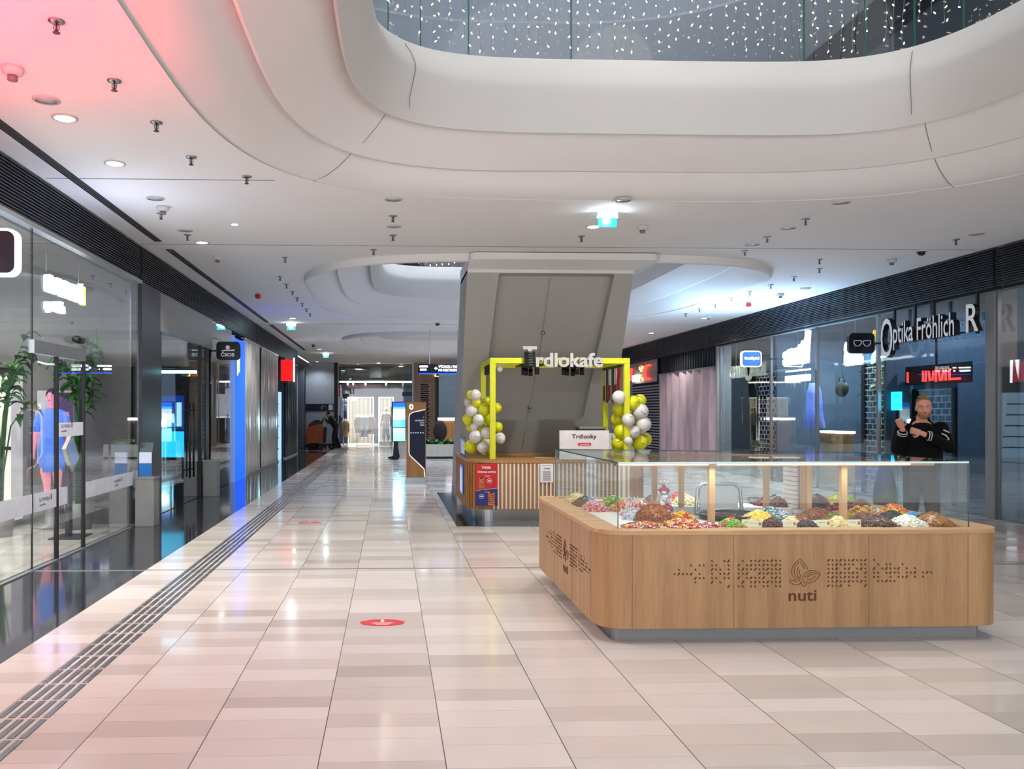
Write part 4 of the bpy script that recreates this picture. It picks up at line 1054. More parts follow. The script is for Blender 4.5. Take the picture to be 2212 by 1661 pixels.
CP = [(BA, 98), (BB, 596), (BC, 1297), (BD, 1656)]
def engrave(o, r, u, s, flip=False):
    """o: world point of the crop origin; s metres per crop unit"""
    o, r, u = Vector(o), Vector(r), Vector(u); n = r.cross(u)
    mb = MB()
    for blk, x0 in CP:
        for c, row, d in dots(blk):
            x = x0 + c * 32.2; y = 80 + row * 32.6
            a = math.radians(50 if d else -55); L = (13 if d else 8.5) * s; w = 5.5 * s
            q = o + r * x * s - u * y * s
            e1 = r * math.cos(a) + u * math.sin(a); e2 = -r * math.sin(a) + u * math.cos(a)
            pts = [q - e1 * L - e2 * w * .6, q - e1 * L * .6 - e2 * w, q + e1 * L * .6 - e2 * w, q + e1 * L - e2 * w * .6, q + e1 * L + e2 * w * .6, q + e1 * L * .6 + e2 * w, q - e1 * L * .6 + e2 * w, q - e1 * L + e2 * w * .6]
            mb.extr(pts, n * .0015)
    mb.build('engraved_pattern', M_brown, ks)
    m2 = MB()
    C = lambda pts: m2.tube([o + r * x * s - u * y * s + n * .001 for x, y in pts], 1.9 * s, 5)
    C([(1072, 68), (1040, 95), (1012, 135), (1008, 180), (1030, 215), (1075, 240)]); C([(1072, 68), (1105, 95), (1125, 128), (1132, 145)]); C([(1068, 90), (1035, 130), (1028, 175), (1050, 210), (1078, 228)]); C([(1075, 95), (1100, 120), (1110, 145)])
    C([(1062, 130), (1048, 165), (1058, 200), (1080, 218)]); C([(1072, 150), (1070, 180), (1082, 205)]); C([(1230, 180), (1195, 160), (1150, 158), (1115, 175), (1096, 205), (1100, 240), (1118, 262)]); C([(1230, 180), (1215, 215), (1180, 245), (1140, 255), (1115, 245)])
    C([(1210, 182), (1170, 172), (1130, 188), (1112, 215)]); C([(1200, 195), (1165, 225), (1125, 232)]); C([(1190, 188), (1155, 192), (1130, 210)]); C([(995, 228), (1002, 252), (1035, 268), (1070, 262), (1088, 245)]); C([(995, 228), (1025, 232), (1050, 245)]); C([(1080, 245), (1088, 268), (1105, 280), (1120, 264)])
    m2.build('almond_emblem', M_brown, ks)
    text('lettering', 'nuti', o + r * 985 * s - u * 392 * s, r, u, 218 * s, 84 * s, .0015, [M_brown, M_brown], ks, bold=.012)
p0 = P(1430, 1190, y=KY0 - .001); sc = (P(2040, 1190, y=KY0).x - p0.x) / 2212
engrave(p0, (1, 0, 0), (0, 0, 1), sc)
engrave((KX0 - .001, 6.98 + 1107 * sc * .92, p0.z - .03), (0, -1, 0), (0, 0, 1), sc * .92)

def warp(y, x): return y - .28 * (x - 1.6) * max(0, min(1.15, (y - 6.7) / 1.5))
for ch in ks.children:
    for v in ch.data.vertices: v.co.y = warp(v.co.y, v.co.x)
# candy heaps
def cm(name, h, rough=.35): return mat('candy_' + name, h, rough, var=.15, scale=40)
def heap(label, u0, u1, vt, Y, kind, cols, seed, n=None, ry=None, wide=1.0, z0=KZ1 - .012, size=1.0):
    random.seed(seed)
    for _ in range(4):
        a = P(u0, 1000, y=Y).x; b = P(u1, 1000, y=Y).x
        if b > 4.24:
            if 4.23 / b * Y > 6.16: Y *= 4.23 / b
            else: Y = max(6.14, min(Y, 6.2)); s_ = P(u1, 1000, y=Y).x - 4.23; b -= s_; a -= s_; break
        yb_ = warp(8.28, (a + b) / 2) - .14
        if Y > yb_: Y = yb_
    cx = (a + b) / 2; rx = (b - a) / 2 * wide * 1.12; ry = ry or min(rx * 1.1, .16)
    top = P((u0 + u1) / 2, vt, y=Y).z; h = min(max(.03, (top - z0 - .008) * 1.12), .95 * rx)
    mb = MB(); N_ = 14
    # core
    base = len(mb.v)
    for i, (f, z) in enumerate(((1, 0), (.86, .28), (.66, .58), (.4, .85), (.12, .97))):
        for q in range(N_):
            w = 2 * math.pi * q / N_; mb.v.append(Vector((rx * f * .95 * math.cos(w), ry * f * .95 * math.sin(w), h * z)))
    for i in range(4):
        for q in range(N_): mb.face((base + i * N_ + q, base + i * N_ + (q + 1) % N_, base + (i + 1) * N_ + (q + 1) % N_, base + (i + 1) * N_ + q), 0)
    mb.face([base + 4 * N_ + q for q in range(N_)], 0); mb.face([base + q for q in range(N_)][::-1], 0)
    nc = len(cols)
    sz = {'nut': .0095, 'big': .014, 'worm': .008, 'wrap': .012, 'strand': .006, 'lolli': .012, 'chunk': .012}[kind] * size
    if n is None: n = int(min(420, max(60, 1.15 * math.pi * rx * ry * (1 + 2 * h / rx) / (sz * sz * 2.2))))
    if kind in ('worm', 'strand'): n = int(n * .55)
    for i in range(n):
        w = U_(0, 6.283); f = math.sqrt(R()); 
        z = h * (1 - f ** 1.35) ** .9 if f < 1 else 0
        c = Vector((rx * f * math.cos(w), ry * f * math.sin(w), max(sz * .5, z + U_(-.3, .7) * sz)))
        M = Matrix.Rotation(U_(0, 6.28), 3, 'Z') @ Matrix.Rotation(U_(-.7, .7), 3, 'X'); mi = int(U_(0, nc))
        if kind in ('nut', 'big'): mb.ell(c, (sz * U_(.95, 1.35), sz * .9, sz * .75), 6, 4, mi, M)
        elif kind == 'chunk': mb.box(c, (sz * 1.7, sz * 1.5, sz * 1.2), rz=U_(0, 3), rx=U_(-.6, .6), m=mi)
        elif kind == 'wrap':
            mb.ell(c, (sz * 1.3, sz * .8, sz * .7), 6, 4, mi, M)
            for s in (-1, 1):
                b0 = len(mb.v); mb.v.extend([c + M @ Vector((s * sz * 1.1, 0, 0)), c + M @ Vector((s * sz * 2.3, sz * .8, 0)), c + M @ Vector((s * sz * 2.3, -sz * .8, sz * .3))]); mb.face((b0, b0 + 1, b0 + 2), mi)
        elif kind in ('worm', 'strand'):
            L = sz * (5 if kind == 'worm' else 12)
            mb.tube([c + M @ Vector((-L / 2, 0, 0)), c + M @ Vector((-L / 6, L * .15, sz * .6)), c + M @ Vector((L / 6, -L * .1, sz * .6)), c + M @ Vector((L / 2, L * .1, 0))], sz * (.75 if kind == 'worm' else .5), 5, mi)
        elif kind == 'lolli':
            d = M @ Vector((.4, .8, .9)).normalized()
            mb.ell(c, (sz, sz, sz), 7, 5, mi); mb.tube([c, c + d * .055], .0016, 4, nc)
    o = mb.build('candy_heap', [cm(*c) for c in cols] + [M_wwhite], loc=(cx, Y, z0))
    tag(o, label, 'candy', 'heaps of loose sweets in the glass case', 'stuff'); return o
BR = [('choco', '4a2616'), ('choco2', '5c3220')]
CR = [('cream', 'e8d8a0'), ('cream2', 'dfc88a')]
RDY = [('red', 'c81e1a'), ('yellow', 'e8b820'), ('orange', 'e06418'), ('whitec', 'ece6e0')]
H = heap
H('red, yellow and white wrapped sweets spilling along the left front corner glass', 1352, 1432, 1128, 6.14, 'wrap', RDY + [('teal', '1f8a88')], 1)
H('red and orange wrapped sweets at the front glass, second from the left corner', 1434, 1510, 1122, 6.13, 'wrap', RDY, 2)
H('sparse pale and red wrapped sweets running down towards the first wooden post', 1508, 1552, 1132, 6.12, 'wrap', [('pale', 'd8d0e0'), ('red', ''), ('brownc', '7a4a30')], 3)
H('bright green jelly sweets with orange ones just right of the first wooden post', 1556, 1604, 1120, 6.14, 'worm', [('green', '5fd84a'), ('orangered', 'd8583a')], 4)
H('small dark chocolate heap behind the double price card', 1606, 1640, 1128, 6.2, 'nut', BR, 5)
H('dark brown chocolate nuts between the two left price cards', 1648, 1692, 1117, 6.13, 'nut', BR, 6)
H('cream coloured balls behind the second price card', 1694, 1724, 1114, 6.26, 'big', CR, 7, size=.8)
H('reddish brown nuts behind the black sweets near the second price card', 1716, 1752, 1112, 6.28, 'nut', [('amber', '8a4520'), ('amber2', '6e3418')], 8)
H('almost black chocolate sweets right of the second price card', 1722, 1766, 1124, 6.12, 'nut', [('black', '1c0f0c'), ('black2', '2a1712')], 9)
H('cream coloured nuts between the third and fourth price cards', 1788, 1832, 1116, 6.13, 'nut', CR, 10)
H('wide brown chocolate nut heap right of the fourth price card', 1858, 1930, 1114, 6.15, 'nut', BR, 11)
H('pure white coated nuts in a white tray at the front right', 1926, 1996, 1114, 6.14, 'nut', [('white', 'eceadd'), ('white2', 'dfdccb')], 12, size=1.15)
H('large golden brown nut heap at the right front corner', 1994, 2070, 1108, 6.14, 'nut', [('gold', '9a6420'), ('gold2', '7d4c14')], 13)
# second row
H('sprawling amber brown sweets heaped highest near the left front corner', 1374, 1450, 1084, 6.52, 'chunk', [('honey', 'a05a20'), ('honey2', '8a4a18')], 14)
H('red sweets with a strip of yellow bags right of the amber heap', 1448, 1498, 1106, 6.45, 'wrap', [('yellow2', 'f0b010'), ('red', ''), ('yellow', '')], 15)
H('small green sweets on top of the left corner', 1452, 1480, 1098, 6.6, 'worm', [('green2', '3aa03a')], 16)
H('orange and green lollipops with white sticks beside the left glass', 1345, 1400, 1072, 6.95, 'lolli', [('orange', ''), ('pinkred', 'd84050'), ('whitec', '')], 17, n=75)
H('white and clear lollipops with sticks in front of the orange lollipops', 1345, 1386, 1094, 6.62, 'lolli', [('pale', ''), ('whitec', ''), ('skyc', '7ab8c8')], 18, n=75)
H('multi coloured jelly worms on the right of the second wooden post', 1830, 1876, 1086, 6.6, 'worm', [('red', ''), ('yellow', ''), ('green2', '')], 19)
H('green and red jelly pieces in front of the second wooden post', 1786, 1826, 1106, 6.4, 'worm', [('green2', ''), ('red', '')], 20)
H('red and orange jelly pieces between cream nuts and ribbed white unit', 1748, 1792, 1100, 6.75, 'worm', [('red', ''), ('orange', ''), ('green2', '')], 21)
H('milk chocolate nuts left behind the wide brown heap', 1842, 1888, 1106, 6.42, 'nut', [('milk', '6b4230'), ('milk2', '7d4e38')], 22)
H('white and red striped sweets in the middle of the right half', 1878, 1916, 1100, 6.7, 'worm', [('whitec', ''), ('pinkred', ''), ('whitec', '')], 23)
H('blue black liquorice sweets behind the wide brown heap', 1898, 1956, 1104, 6.45, 'nut', [('liq', '23242c'), ('liq2', '15161c')], 24)
H('long red and yellow jelly band at the back of the right half', 1896, 1962, 1090, 6.8, 'worm', [('yellow', ''), ('orange', ''), ('pinkred', '')], 25)
H('light blue jelly shapes behind the white nuts', 1954, 1986, 1102, 6.45, 'worm', [('blue', '3a90d8'), ('blue2', '60b0e8')], 26)
H('orange brown nuts behind the white nuts on the right', 1962, 1990, 1102, 6.6, 'nut', [('gold', ''), ('amber', '')], 27)
H('dark violet coated sweets between white and golden nuts', 1980, 2012, 1106, 6.44, 'nut', [('viol', '2a2030'), ('viol2', '3a2c40')], 28)
# back row
H('teal and blue sweets at the far left side of the case', 1346, 1385, 1064, 7.4, 'nut', [('teal', ''), ('blue', '')], 30)
H('dark chocolate heap at the back left corner', 1392, 1422, 1064, 7.82, 'nut', BR, 31)
H('bright red berries heaped at the back left', 1442, 1484, 1052, 7.88, 'nut', [('berry', 'a81c28'), ('berry2', 'c02a38')], 32)
H('pale cream nuts in the tray in front of the red berries', 1452, 1506, 1068, 7.72, 'nut', CR, 33)
H('yellowish nuts left of the chair back', 1500, 1528, 1066, 7.85, 'nut', [('yellowc', 'd8b860'), ('cream', '')], 34)
H('red and dark sweets right of the chair back', 1632, 1664, 1066, 7.82, 'nut', [('berry', ''), ('black', '')], 35)
H('reddish brown heap behind the ribbed white unit', 1662, 1700, 1060, 7.95, 'nut', [('amber', ''), ('choco', '')], 36)
H('dark brown heap at the back behind the orange strips', 1738, 1790, 1057, 7.98, 'nut', BR, 37)
H('orange red jelly strips heaped behind the middle right', 1744, 1790, 1070, 7.7, 'strand', [('coral', 'e8603a'), ('coral2', 'f07a4a')], 38)
H('yellow and green jelly strips behind the second wooden post', 1784, 1850, 1067, 7.75, 'strand', [('lemon', 'e0c820'), ('green', '')], 39)
H('milk chocolate heap at the back on the right', 1838, 1880, 1074, 7.75, 'nut', [('milk', ''), ('milk2', '')], 40)
# low filling heaps of the side and rear trays
def lowheap(label, x, y, rx, ry, h, kind, cols, seed):
    p_u = lambda xx: CX + FPX * ((xx * math.cos(PSI) - y * math.sin(PSI)) / (xx * math.sin(PSI) + y * math.cos(PSI)))
    dd = x * math.sin(PSI) + y * math.cos(PSI)
    heap(label, p_u(x - rx), p_u(x + rx), 892 + FPX * (EYE - (KZ1 + h)) / dd, y, kind, cols, seed, ry=ry, wide=.9)
for i, (x, y, c, nm, kd) in enumerate(((1.80, 7.25, [('pinkred', ''), ('whitec', '')], 'pink and white', 'nut'), (2.05, 7.2, [('orange', ''), ('yellow', '')], 'orange and yellow', 'worm'), (1.80, 7.6, BR, 'dark brown', 'nut'), (2.07, 7.62, [('green2', ''), ('lemon', '')], 'green and yellow', 'worm'),
        (1.80, 7.95, CR, 'cream', 'nut'), (2.06, 6.85, [('whitec', ''), ('red', '')], 'white and red', 'wrap'))):
    lowheap('low heap of %s sweets along the left side of the case, %s' % (nm, ['front', 'inner front', 'middle', 'inner middle', 'rear', 'inner corner'][i]), x, y, .13, .15, .07, kd, c, 60 + i)
for i, (x, y, c, nm, kd) in enumerate(((3.95, 6.75, [('gold', ''), ('cream2', 'dfc88a')], 'golden', 'nut'), (3.95, 7.1, [('viol', ''), ('pinkred', '')], 'violet and pink', 'wrap'), (3.45, 6.62, [('amber', ''), ('milk', '')], 'reddish brown', 'nut'), (3.1, 6.65, [('pale', ''), ('teal', '')], 'pale and teal', 'wrap'), (2.9, 6.45, [('yellow', ''), ('cream', '')], 'yellow', 'nut'))):
    lowheap('low heap of %s sweets in the right half, %s' % (nm, ['right side front', 'right side rear', 'beside the second post', 'centre', 'left of centre'][i]), x, y, .15, .14, .07, kd, c, 80 + i)
# cellophane bags
for i, (u, v, Y, w) in enumerate(((1434, 1058, 7.35, 'with red berries and a ruffled clear top'), (1441, 1098, 6.62, 'with dark red sweets lying in the left corner'))):
    p = P(u, v, y=Y); t = thing('sweet_bag', 'round cellophane bag ' + w, 'bag', (p.x, Y, KZ1 - .012))
    z = p.z - (KZ1 - .012)
    m = MB(); m.ell((0, 0, z - .01), (.052, .05, .042), 14, 10); m.build('sweets', cm('berrybag%d' % i, 'a02030'), t)
    m = MB(); m.tube([(0, 0, 0), (0, 0, z - .05), (0, 0, z - .01)], [.07, .06, .055], 14)
    for q in range(8): a = q * .8; m.tube([(0, 0, z + .03), (.03 * math.cos(a), .03 * math.sin(a), z + .06), (.045 * math.cos(a + .4), .045 * math.sin(a + .4), z + .08)], [.008, .006, .004], 5)
    m.build('cellophane', glass('cellophane', (.9, .9, .92), opaque=.3, rough=.25), t)
# price cards
card = mat('card_ivory', 'f0e8c8', .6, emit=hx('f0e8c8'), es=.12)
for i, (u, v, y, w) in enumerate(((1631, 1145, 6.03, 'first from the left'), (1706, 1145, 6.03, 'second, between brown and black sweets'), (1779, 1140, 6.05, 'third, left of the cream nuts'), (1845, 1141, 6.05, 'fourth, right of the cream nuts'), (1617, 1137, 6.09, 'taller one half hidden behind the first'))):
    p = P(u, v, y=y); t = thing('price_card', 'ivory price card standing at the front glass, ' + w, 'price card', (p.x, y, KZ1 - .012), group='price cards in the candy case')
    MB().box((0, 0, .032), (.10, .003, .062), rx=-.12).build('card', card, t)
    m = MB(); m.box((.034, -.004, .038), (.018, .001, .022), rx=-.12); m.build('orange_seal', mat('seal_orange', 'c07828', .6), t)
    m = MB(); m.box((-.012, -.004, .044), (.05, .001, .003), rx=-.12); m.box((-.006, -.002, .02), (.06, .001, .003), rx=-.12); m.build('print_lines', mat('print_grey', '8a7a5a', .6), t)
# tools and boxes
t = thing('serving_tray', 'black tray with brown nuts and tongs behind the first wooden post', 'tray', (2.72, 6.62, KZ1 - .012))
MB().lathe([(0, 0), (.20, 0), (.25, .045), (.24, .045), (.19, .012), (0, .012)], n=24).build('dish', M_black, t)
m = MB(); m.tube([(-.22, .02, .05), (-.1, 0, .075), (.05, 0, .08), (.22, .02, .05)], .006, 6); m.build('tongs', M_steel, t)
heap('brown nuts lying in the black serving tray', 1520, 1604, 1112, 6.62, 'nut', BR, 50, ry=.12, wide=.9, z0=KZ1 + .002)
for i, (u, Y, w) in enumerate(((1668, 7.45, 'behind the thin right post'), (1688, 6.75, 'dark one beside the brown chocolate nuts'))):
    if i == 0: 
        t = thing('metal_scoop', 'shiny steel scoop bowl lying ' + w, 'scoop', (P(u, 1000, y=Y).x, 7.72, KZ1 - .012), rz=.5)
        m = MB(); m.lathe([(.0, 0), (.07, .005), (.11, .05), (.105, .052), (.066, .012), (0, .008)], n=20); m.build('bowl', M_steel, t); m = MB(); m.tube([(.1, 0, .05), (.24, 0, .07)], .01, 8); m.build('handle', M_steel, t)
t = thing('ribbed_unit', 'narrow white ribbed cabinet standing inside the kiosk by the right post', 'cabinet', (P(1709, 1000, y=7.5).x, 7.3, .0))
m = MB()
for i in range(30): m.bb(-.075, .075, 0, .2, .02 + i * .041, .055 + i * .041)
m.build('ribbed_front', mat('rib_white', 'dcd6d4', .5), t); MB().bb(-.068, .068, .008, .19, 0, 1.235).build('core', M_grey, t)
# folding chair in the middle
t = thing('folding_chair', 'silver tube chair with pale backrest standing inside the kiosk', 'chair', (2.92, 7.12, 0))
m = MB(); m.tube([(-.19, .14, .45), (-.205, .17, .8), (-.19, .18, .98), (-.14, .185, 1.02), (.14, .185, 1.02), (.19, .18, .98), (.205, .17, .8), (.19, .14, .45)], .016, 10); m.build('back_frame', M_alu, t)
MB().box((0, .178, .89), (.34, .018, .2), rx=-.05).build('backrest', mat('chair_pale', 'c4c8c8', .4), t)
MB().bb(-.2, .2, -.22, .14, .44, .47).build('seat', mat('seat_dark', '25282c', .5), t)
for x in (-.19, .19):
    for y, dy in ((-.19, -.04), (.13, .06)): m = MB(); m.tube([(x, y, .45), (x, y + dy, .015)], .014, 8); m.build('leg', M_alu, t)
# ---------------------------------------------------------------- slanted pillar
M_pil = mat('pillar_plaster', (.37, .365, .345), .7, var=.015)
PX0, PX1 = 1.25, 3.95
def pf(z): return 15.45 - (15.45 - 13.25) * z / 4.1   # y of the front face
pl = thing('leaning_pillar', 'huge white leaning pillar slab with a recessed front panel behind the yellow kiosk frame', 'pillar', (0, 0, 0))
mb = MB(); 
ox = [(PX0, 0), (PX1, 0), (PX1, 3.95), (PX0, 3.95)]
rec = []
for cx, cz, a0, rx_, rz_ in ((3.33, 1.62, -90, .1, .1), (3.60, 3.86, 0, .04, .04), (1.80, 3.86, 90, .04, .04), (1.72, 1.62, 180, .1, .1)):
    for i in range(5):
        a = math.radians(a0 + 22.5 * i); rec.append((cx + rx_ * math.cos(a), cz + rz_ * math.sin(a)))
oo = []
for (x, z), c in zip(rec, [1] * 5 + [2] * 5 + [3] * 5 + [0] * 5):
    oo.append(ox[c])
b = len(mb.v)
for x, z in oo: mb.v.append(Vector((x, pf(z), z)))
for x, z in rec: mb.v.append(Vector((x, pf(z), z)))
cxr, czr = 2.6, 2.7
for x, z in rec: 
    x2 = cxr + (x - cxr) * .985; z2 = czr + (z - czr) * .985; mb.v.append(Vector((x2, pf(z2) + .16, z2)))
n = len(rec)
for i in range(n):
    j = (i + 1) % n
    mb.face((b + i, b + j, b + n + j, b + n + i)) if oo[i] != oo[j] else mb.face((b + i, b + n + j, b + n + i))
    mb.face((b + n + i, b + n + j, b + 2 * n + j, b + 2 * n + i))
mb.face([b + 2 * n + i for i in range(n)])
c = len(mb.v)
T_ = 1.3
mb.v.extend([Vector((PX0, pf(0), 0)), Vector((PX1, pf(0), 0)), Vector((PX1, pf(3.95), 3.95)), Vector((PX0, pf(3.95), 3.95)), Vector((PX0, pf(0) + T_, 0)), Vector((PX1, pf(0) + T_, 0)), Vector((PX1, pf(3.95) + T_, 3.95)), Vector((PX0, pf(3.95) + T_, 3.95))])
for f in ((0, 3, 7, 4), (1, 5, 6, 2), (4, 7, 6, 5), (3, 2, 6, 7), (0, 4, 5, 1)): mb.face([c + i for i in f])
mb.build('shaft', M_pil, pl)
mb = MB(); y_ = pf(3.95)
top = rr2(1.26, 4.28, 13.0, 14.9, .12, 6); bot = rr2(PX0 + .0, PX1 - .0, y_ - .02, y_ + T_ - .05, .03, 6)
b = len(mb.v); n = len(top)
for ps, z in ((bot, 3.9), (bot, 3.95), (top, 4.06), (top, 4.165)):
    for p in ps: mb.v.append(Vector((p[0], p[1], z)))
for r in range(3):
    for i in range(n): mb.face((b + r * n + i, b + r * n + (i + 1) % n, b + (r + 1) * n + (i + 1) % n, b + (r + 1) * n + i))
mb.face([b + 3 * n + i for i in range(n)]); mb.face([b + i for i in range(n)][::-1])
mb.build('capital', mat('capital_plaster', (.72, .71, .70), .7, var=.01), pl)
# thin cable with fittings down the recessed face
t = thing('cable', 'thin hanging cable with two round fittings on the front of the leaning pillar', 'cable', (2.62, 0, 0))
m = MB(); m.tube([(0, pf(3.84) + .12, 3.84), (-.04, pf(2.9) + .15, 2.9), (-.14, pf(1.8) + .15, 1.8), (-.18, pf(1.58) + .02, 1.56), (-.24, pf(1.0) - .01, 1.0)], .004, 6); m.build('wire', M_grey, t)
for z, x in ((3.0, -.03), (1.75, -.14)):
    m = MB(); m.lathe([(0, -.03), (.035, -.02), (.035, .02), (0, .03)], c=(x, pf(z) + .13, z), n=14); m.build('fitting', M_steel, t)

# ---------------------------------------------------------------- pastry kiosk
CT = .94; TY = 12.62
tk = thing('pastry_kiosk', 'curved wooden slat counter with steel plinth standing against the leaning pillar', 'kiosk', (0, 0, 0))
o_ = rr2(1.20, 3.97, TY, 15.3, .38, 12); i_ = rr2(1.75, 3.45, TY + .6, 14.6, .05, 12)
o_ = [(x, min(y, 14.92)) for x, y in o_]
MB().ring([(x if x > 2.5 else x, y) for x, y in o_], i_, .18, CT - .05).build('carcass', M_walnut, tk)
def off(pts, d):
    cx, cy = 2.58, 13.9; out = []
    n = len(pts)
    for k in range(n):
        a = Vector(pts[(k + 1) % n]) - Vector(pts[k - 1]); nn = Vector((a.y, -a.x)).normalized(); out.append((pts[k][0] + nn.x * d, pts[k][1] + nn.y * d))
    return out
MB().ring(off(o_, .02), i_, CT - .05, CT).build('worktop', wood('worktop_wood', '9a6d3c', 'b68850', 'X'), tk)
MB().ring(off(o_, -.07), rr2(1.9, 3.3, TY + .7, 14.4, .05, 12), 0, .18).build('steel_plinth', M_steel, tk)
mb = MB()
L = []
perim = []
for k in range(len(o_) - 1):
    a, b = Vector(o_[k]), Vector(o_[k + 1])
    perim.append((a, b))
a, b = Vector(o_[-1]), Vector(o_[0]); perim.append((a, b))
acc = 0; pitch = .062
m2 = MB()
for a, b in perim:
    d = (b - a).length
    if d < 1e-5: continue
    t0 = (pitch - acc % pitch) % pitch
    s = t0
    while s < d:
        p = a.lerp(b, s / d); ang = math.atan2(b.y - a.y, b.x - a.x)
        if not (p.y > 14.85): 
            (m2 if (a.y <= TY + .02 and b.y <= TY + .02 and p.x > 1.55) else mb).box((p.x, p.y, (.19 + CT - .06) / 2), (.026, .03, CT - .06 - .19), rz=ang)
        s += pitch
    acc += d
mb.build('wood_slats', M_walnut, tk); m2.build('cream_slats', M_cream, tk)
# yellow frame
yf = thing('yellow_frame', 'bright yellow square tube canopy frame standing on the pastry counter', 'frame', (0, 0, 0))
FX0, FX1, FY0, FY1, FT = 1.575, 3.64, 12.68, 13.95, 2.49; w = .085
for x, y, nm in ((FX0, FY0, 'p'), (FX1, FY0, 'p'), (FX0, FY1, 'p'), (FX1, FY1, 'p')):
    MB().bb(x - w / 2, x + w / 2, y - w / 2, y + w / 2, CT + .002, FT - w).build('post', M_yellow, yf, bevel=.003)
for y in (FY0, FY1): MB().bb(FX0 - w / 2, FX1 + w / 2, y - w / 2, y + w / 2, FT - w, FT).build('beam', M_yellow, yf, bevel=.003)
for x in (FX0, FX1): MB().bb(x - w / 2, x + w / 2, FY0 + w / 2 + .002, FY1 - w / 2 - .002, FT - w, FT).build('side_beam', M_yellow, yf, bevel=.003)
# sign
t = thing('kiosk_sign', 'big grey letters reading Trdlokafe standing along the front yellow beam', 'sign', (0, FY0 - .06, 0))
gw = mat('sign_pale_grey', 'a4a4a4', .5)
px = lambda u, v: P(u, v, y=FY0 - .08)
a = px(1157, 792); b = px(1302, 760)
text('lettering', 'rdlokafe', (a.x, -.0, px(0, 791).z), (1, 0, 0), (0, 0, 1), b.x - a.x, px(0, 759).z - px(0, 791).z, .05, [gw, gw], t, bold=.03)
a = px(1129, 752); b = px(1159, 745); m = MB(); m.bb(a.x, b.x, -.05, 0, px(0, 752).z, px(0, 745).z).bb((a.x + b.x) / 2 - .03, (a.x + b.x) / 2 + .03, -.05, 0, px(0, 764).z, px(0, 752).z); m.build('letter_t', gw, t)
rx = (px(1132, 0).x + px(1156, 0).x) / 2; m = MB(); z0 = px(0, 790).z; z1 = px(0, 757).z
rl = (px(1156, 0).x - px(1132, 0).x) / 2
for q in range(6): zz = z0 + (z1 - z0) * (q + .5) / 6; m.lathe([(rl * .85, zz - .022), (rl, zz - .012), (rl, zz + .012), (rl * .85, zz + .022)], c=(rx, -.02, 0), n=20)
m.build('pastry_roll', mat('roll_black', '18181a', .5), t)
m = MB()
for q in range(5): zz = z0 + (z1 - z0) * (q + 1) / 6; m.lathe([(rl * .9, zz - .007), (rl * .9, zz + .007)], c=(rx, -.02, 0), n=20)
m.build('pale_rings', gw, t)
# spotlights
sl = None
grp = [(1043, 800), (1047, 800), (1051, 799), (1055, 797), (1059, 795), (1131, 801), (1136, 799), (1146, 800), (1160, 797), (1218, 801), (1225, 800), (1237, 798), (1246, 797), (1257, 796)]
for i, (u, v) in enumerate(grp):
    y = 12.9 + .18 * (i % 4) if i >= 5 else 12.95 + i * .13
    if i < 5: x = FX0 + .0
    else: x = P(u, 800, y=y).x
    where = ['left side beam'] * 5 + ['rail behind the pastry roll letter'] * 4 + ['rail behind the letters afe'] * 5
    lb = 'small black spotlight on the ' + where[i]
    lz = FT - w - .0 if i < 5 else FT - .10
    if sl is None:
        sl = thing('track_spotlight', lb, 'spotlight', (x, y, lz), group='black spotlights of the yellow frame, on the left side beam')
        MB().bb(-.03, .03, -.02, .02, -.03, 0).build('mount', M_black, sl); m = MB(); m.lathe([(0, -.14), (.035, -.14), (.035, -.03), (0, -.03)], n=14); m.build('lamp_head', M_black, sl)
    else:
        c = copytree(sl, None, (x, y, lz), lb); c['group'] = 'black spotlights of the yellow frame, on the ' + where[i]
for (x0, x1, y0, y1, w_) in ((2.05, 2.42, 12.88, 13.5, 'behind the pastry roll letter'), (2.68, 3.1, 12.88, 13.5, 'behind the letters afe')):
    t = thing('lamp_rail', 'black lamp rail under the yellow frame ' + w_, 'lamp rail', (0, 0, 0), group='lamp rails of the yellow frame')
    MB().bb(x0, x1, y0, y1, FT - .10, FT - .075).build('rail_body', M_black, t)
    MB().bb((x0 + x1) / 2 - .01, (x0 + x1) / 2 + .01, FY0, FY1, FT - .075, FT - .06).build('cross_bar', M_black, t)
t = thing('corner_bulb', 'white bulb hanging in the front left corner of the yellow frame', 'lamp', (FX0 + .12, FY0 + .08, FT - w))
MB().cyl((0, 0, 0), (0, 0, -.03), .03, 12).build('socket', M_wwhite, t); m = MB(); m.ell((0, 0, -.075), (.05, .05, .05), 14, 10); m.build('bulb', M_wwhite, t)
# menu boards
mb_ = ['b8b0a0', '2c3a34', 'c8c4bc', '2a2c30', 'b0b0ac', 'c01c20']
t = thing('menu_board', 'row of printed menu strips hanging under the right side beam', 'menu board', (FX1 - .06, 12.8, 0))
for i, c in enumerate(mb_):
    y0 = .02 + (5 - i) * .17
    q = MB().bb(-.006, .006, y0, y0 + .15, 1.82, 2.36).build('menu_strip', mat('menu_' + c, c, .5), t)
    MB().bb(-.009, -.007, y0 + .01, y0 + .14, 1.85, 2.1).build('food_picture', mat('menu_pic%d' % (i % 3), ['5a3626', '7a4a30', '8a2a1c'][i % 3], .6, var=.5, scale=14), q)
MB().bb(-.01, .01, 0, 1.06, 2.36, 2.40).build('hanger', M_black, t)
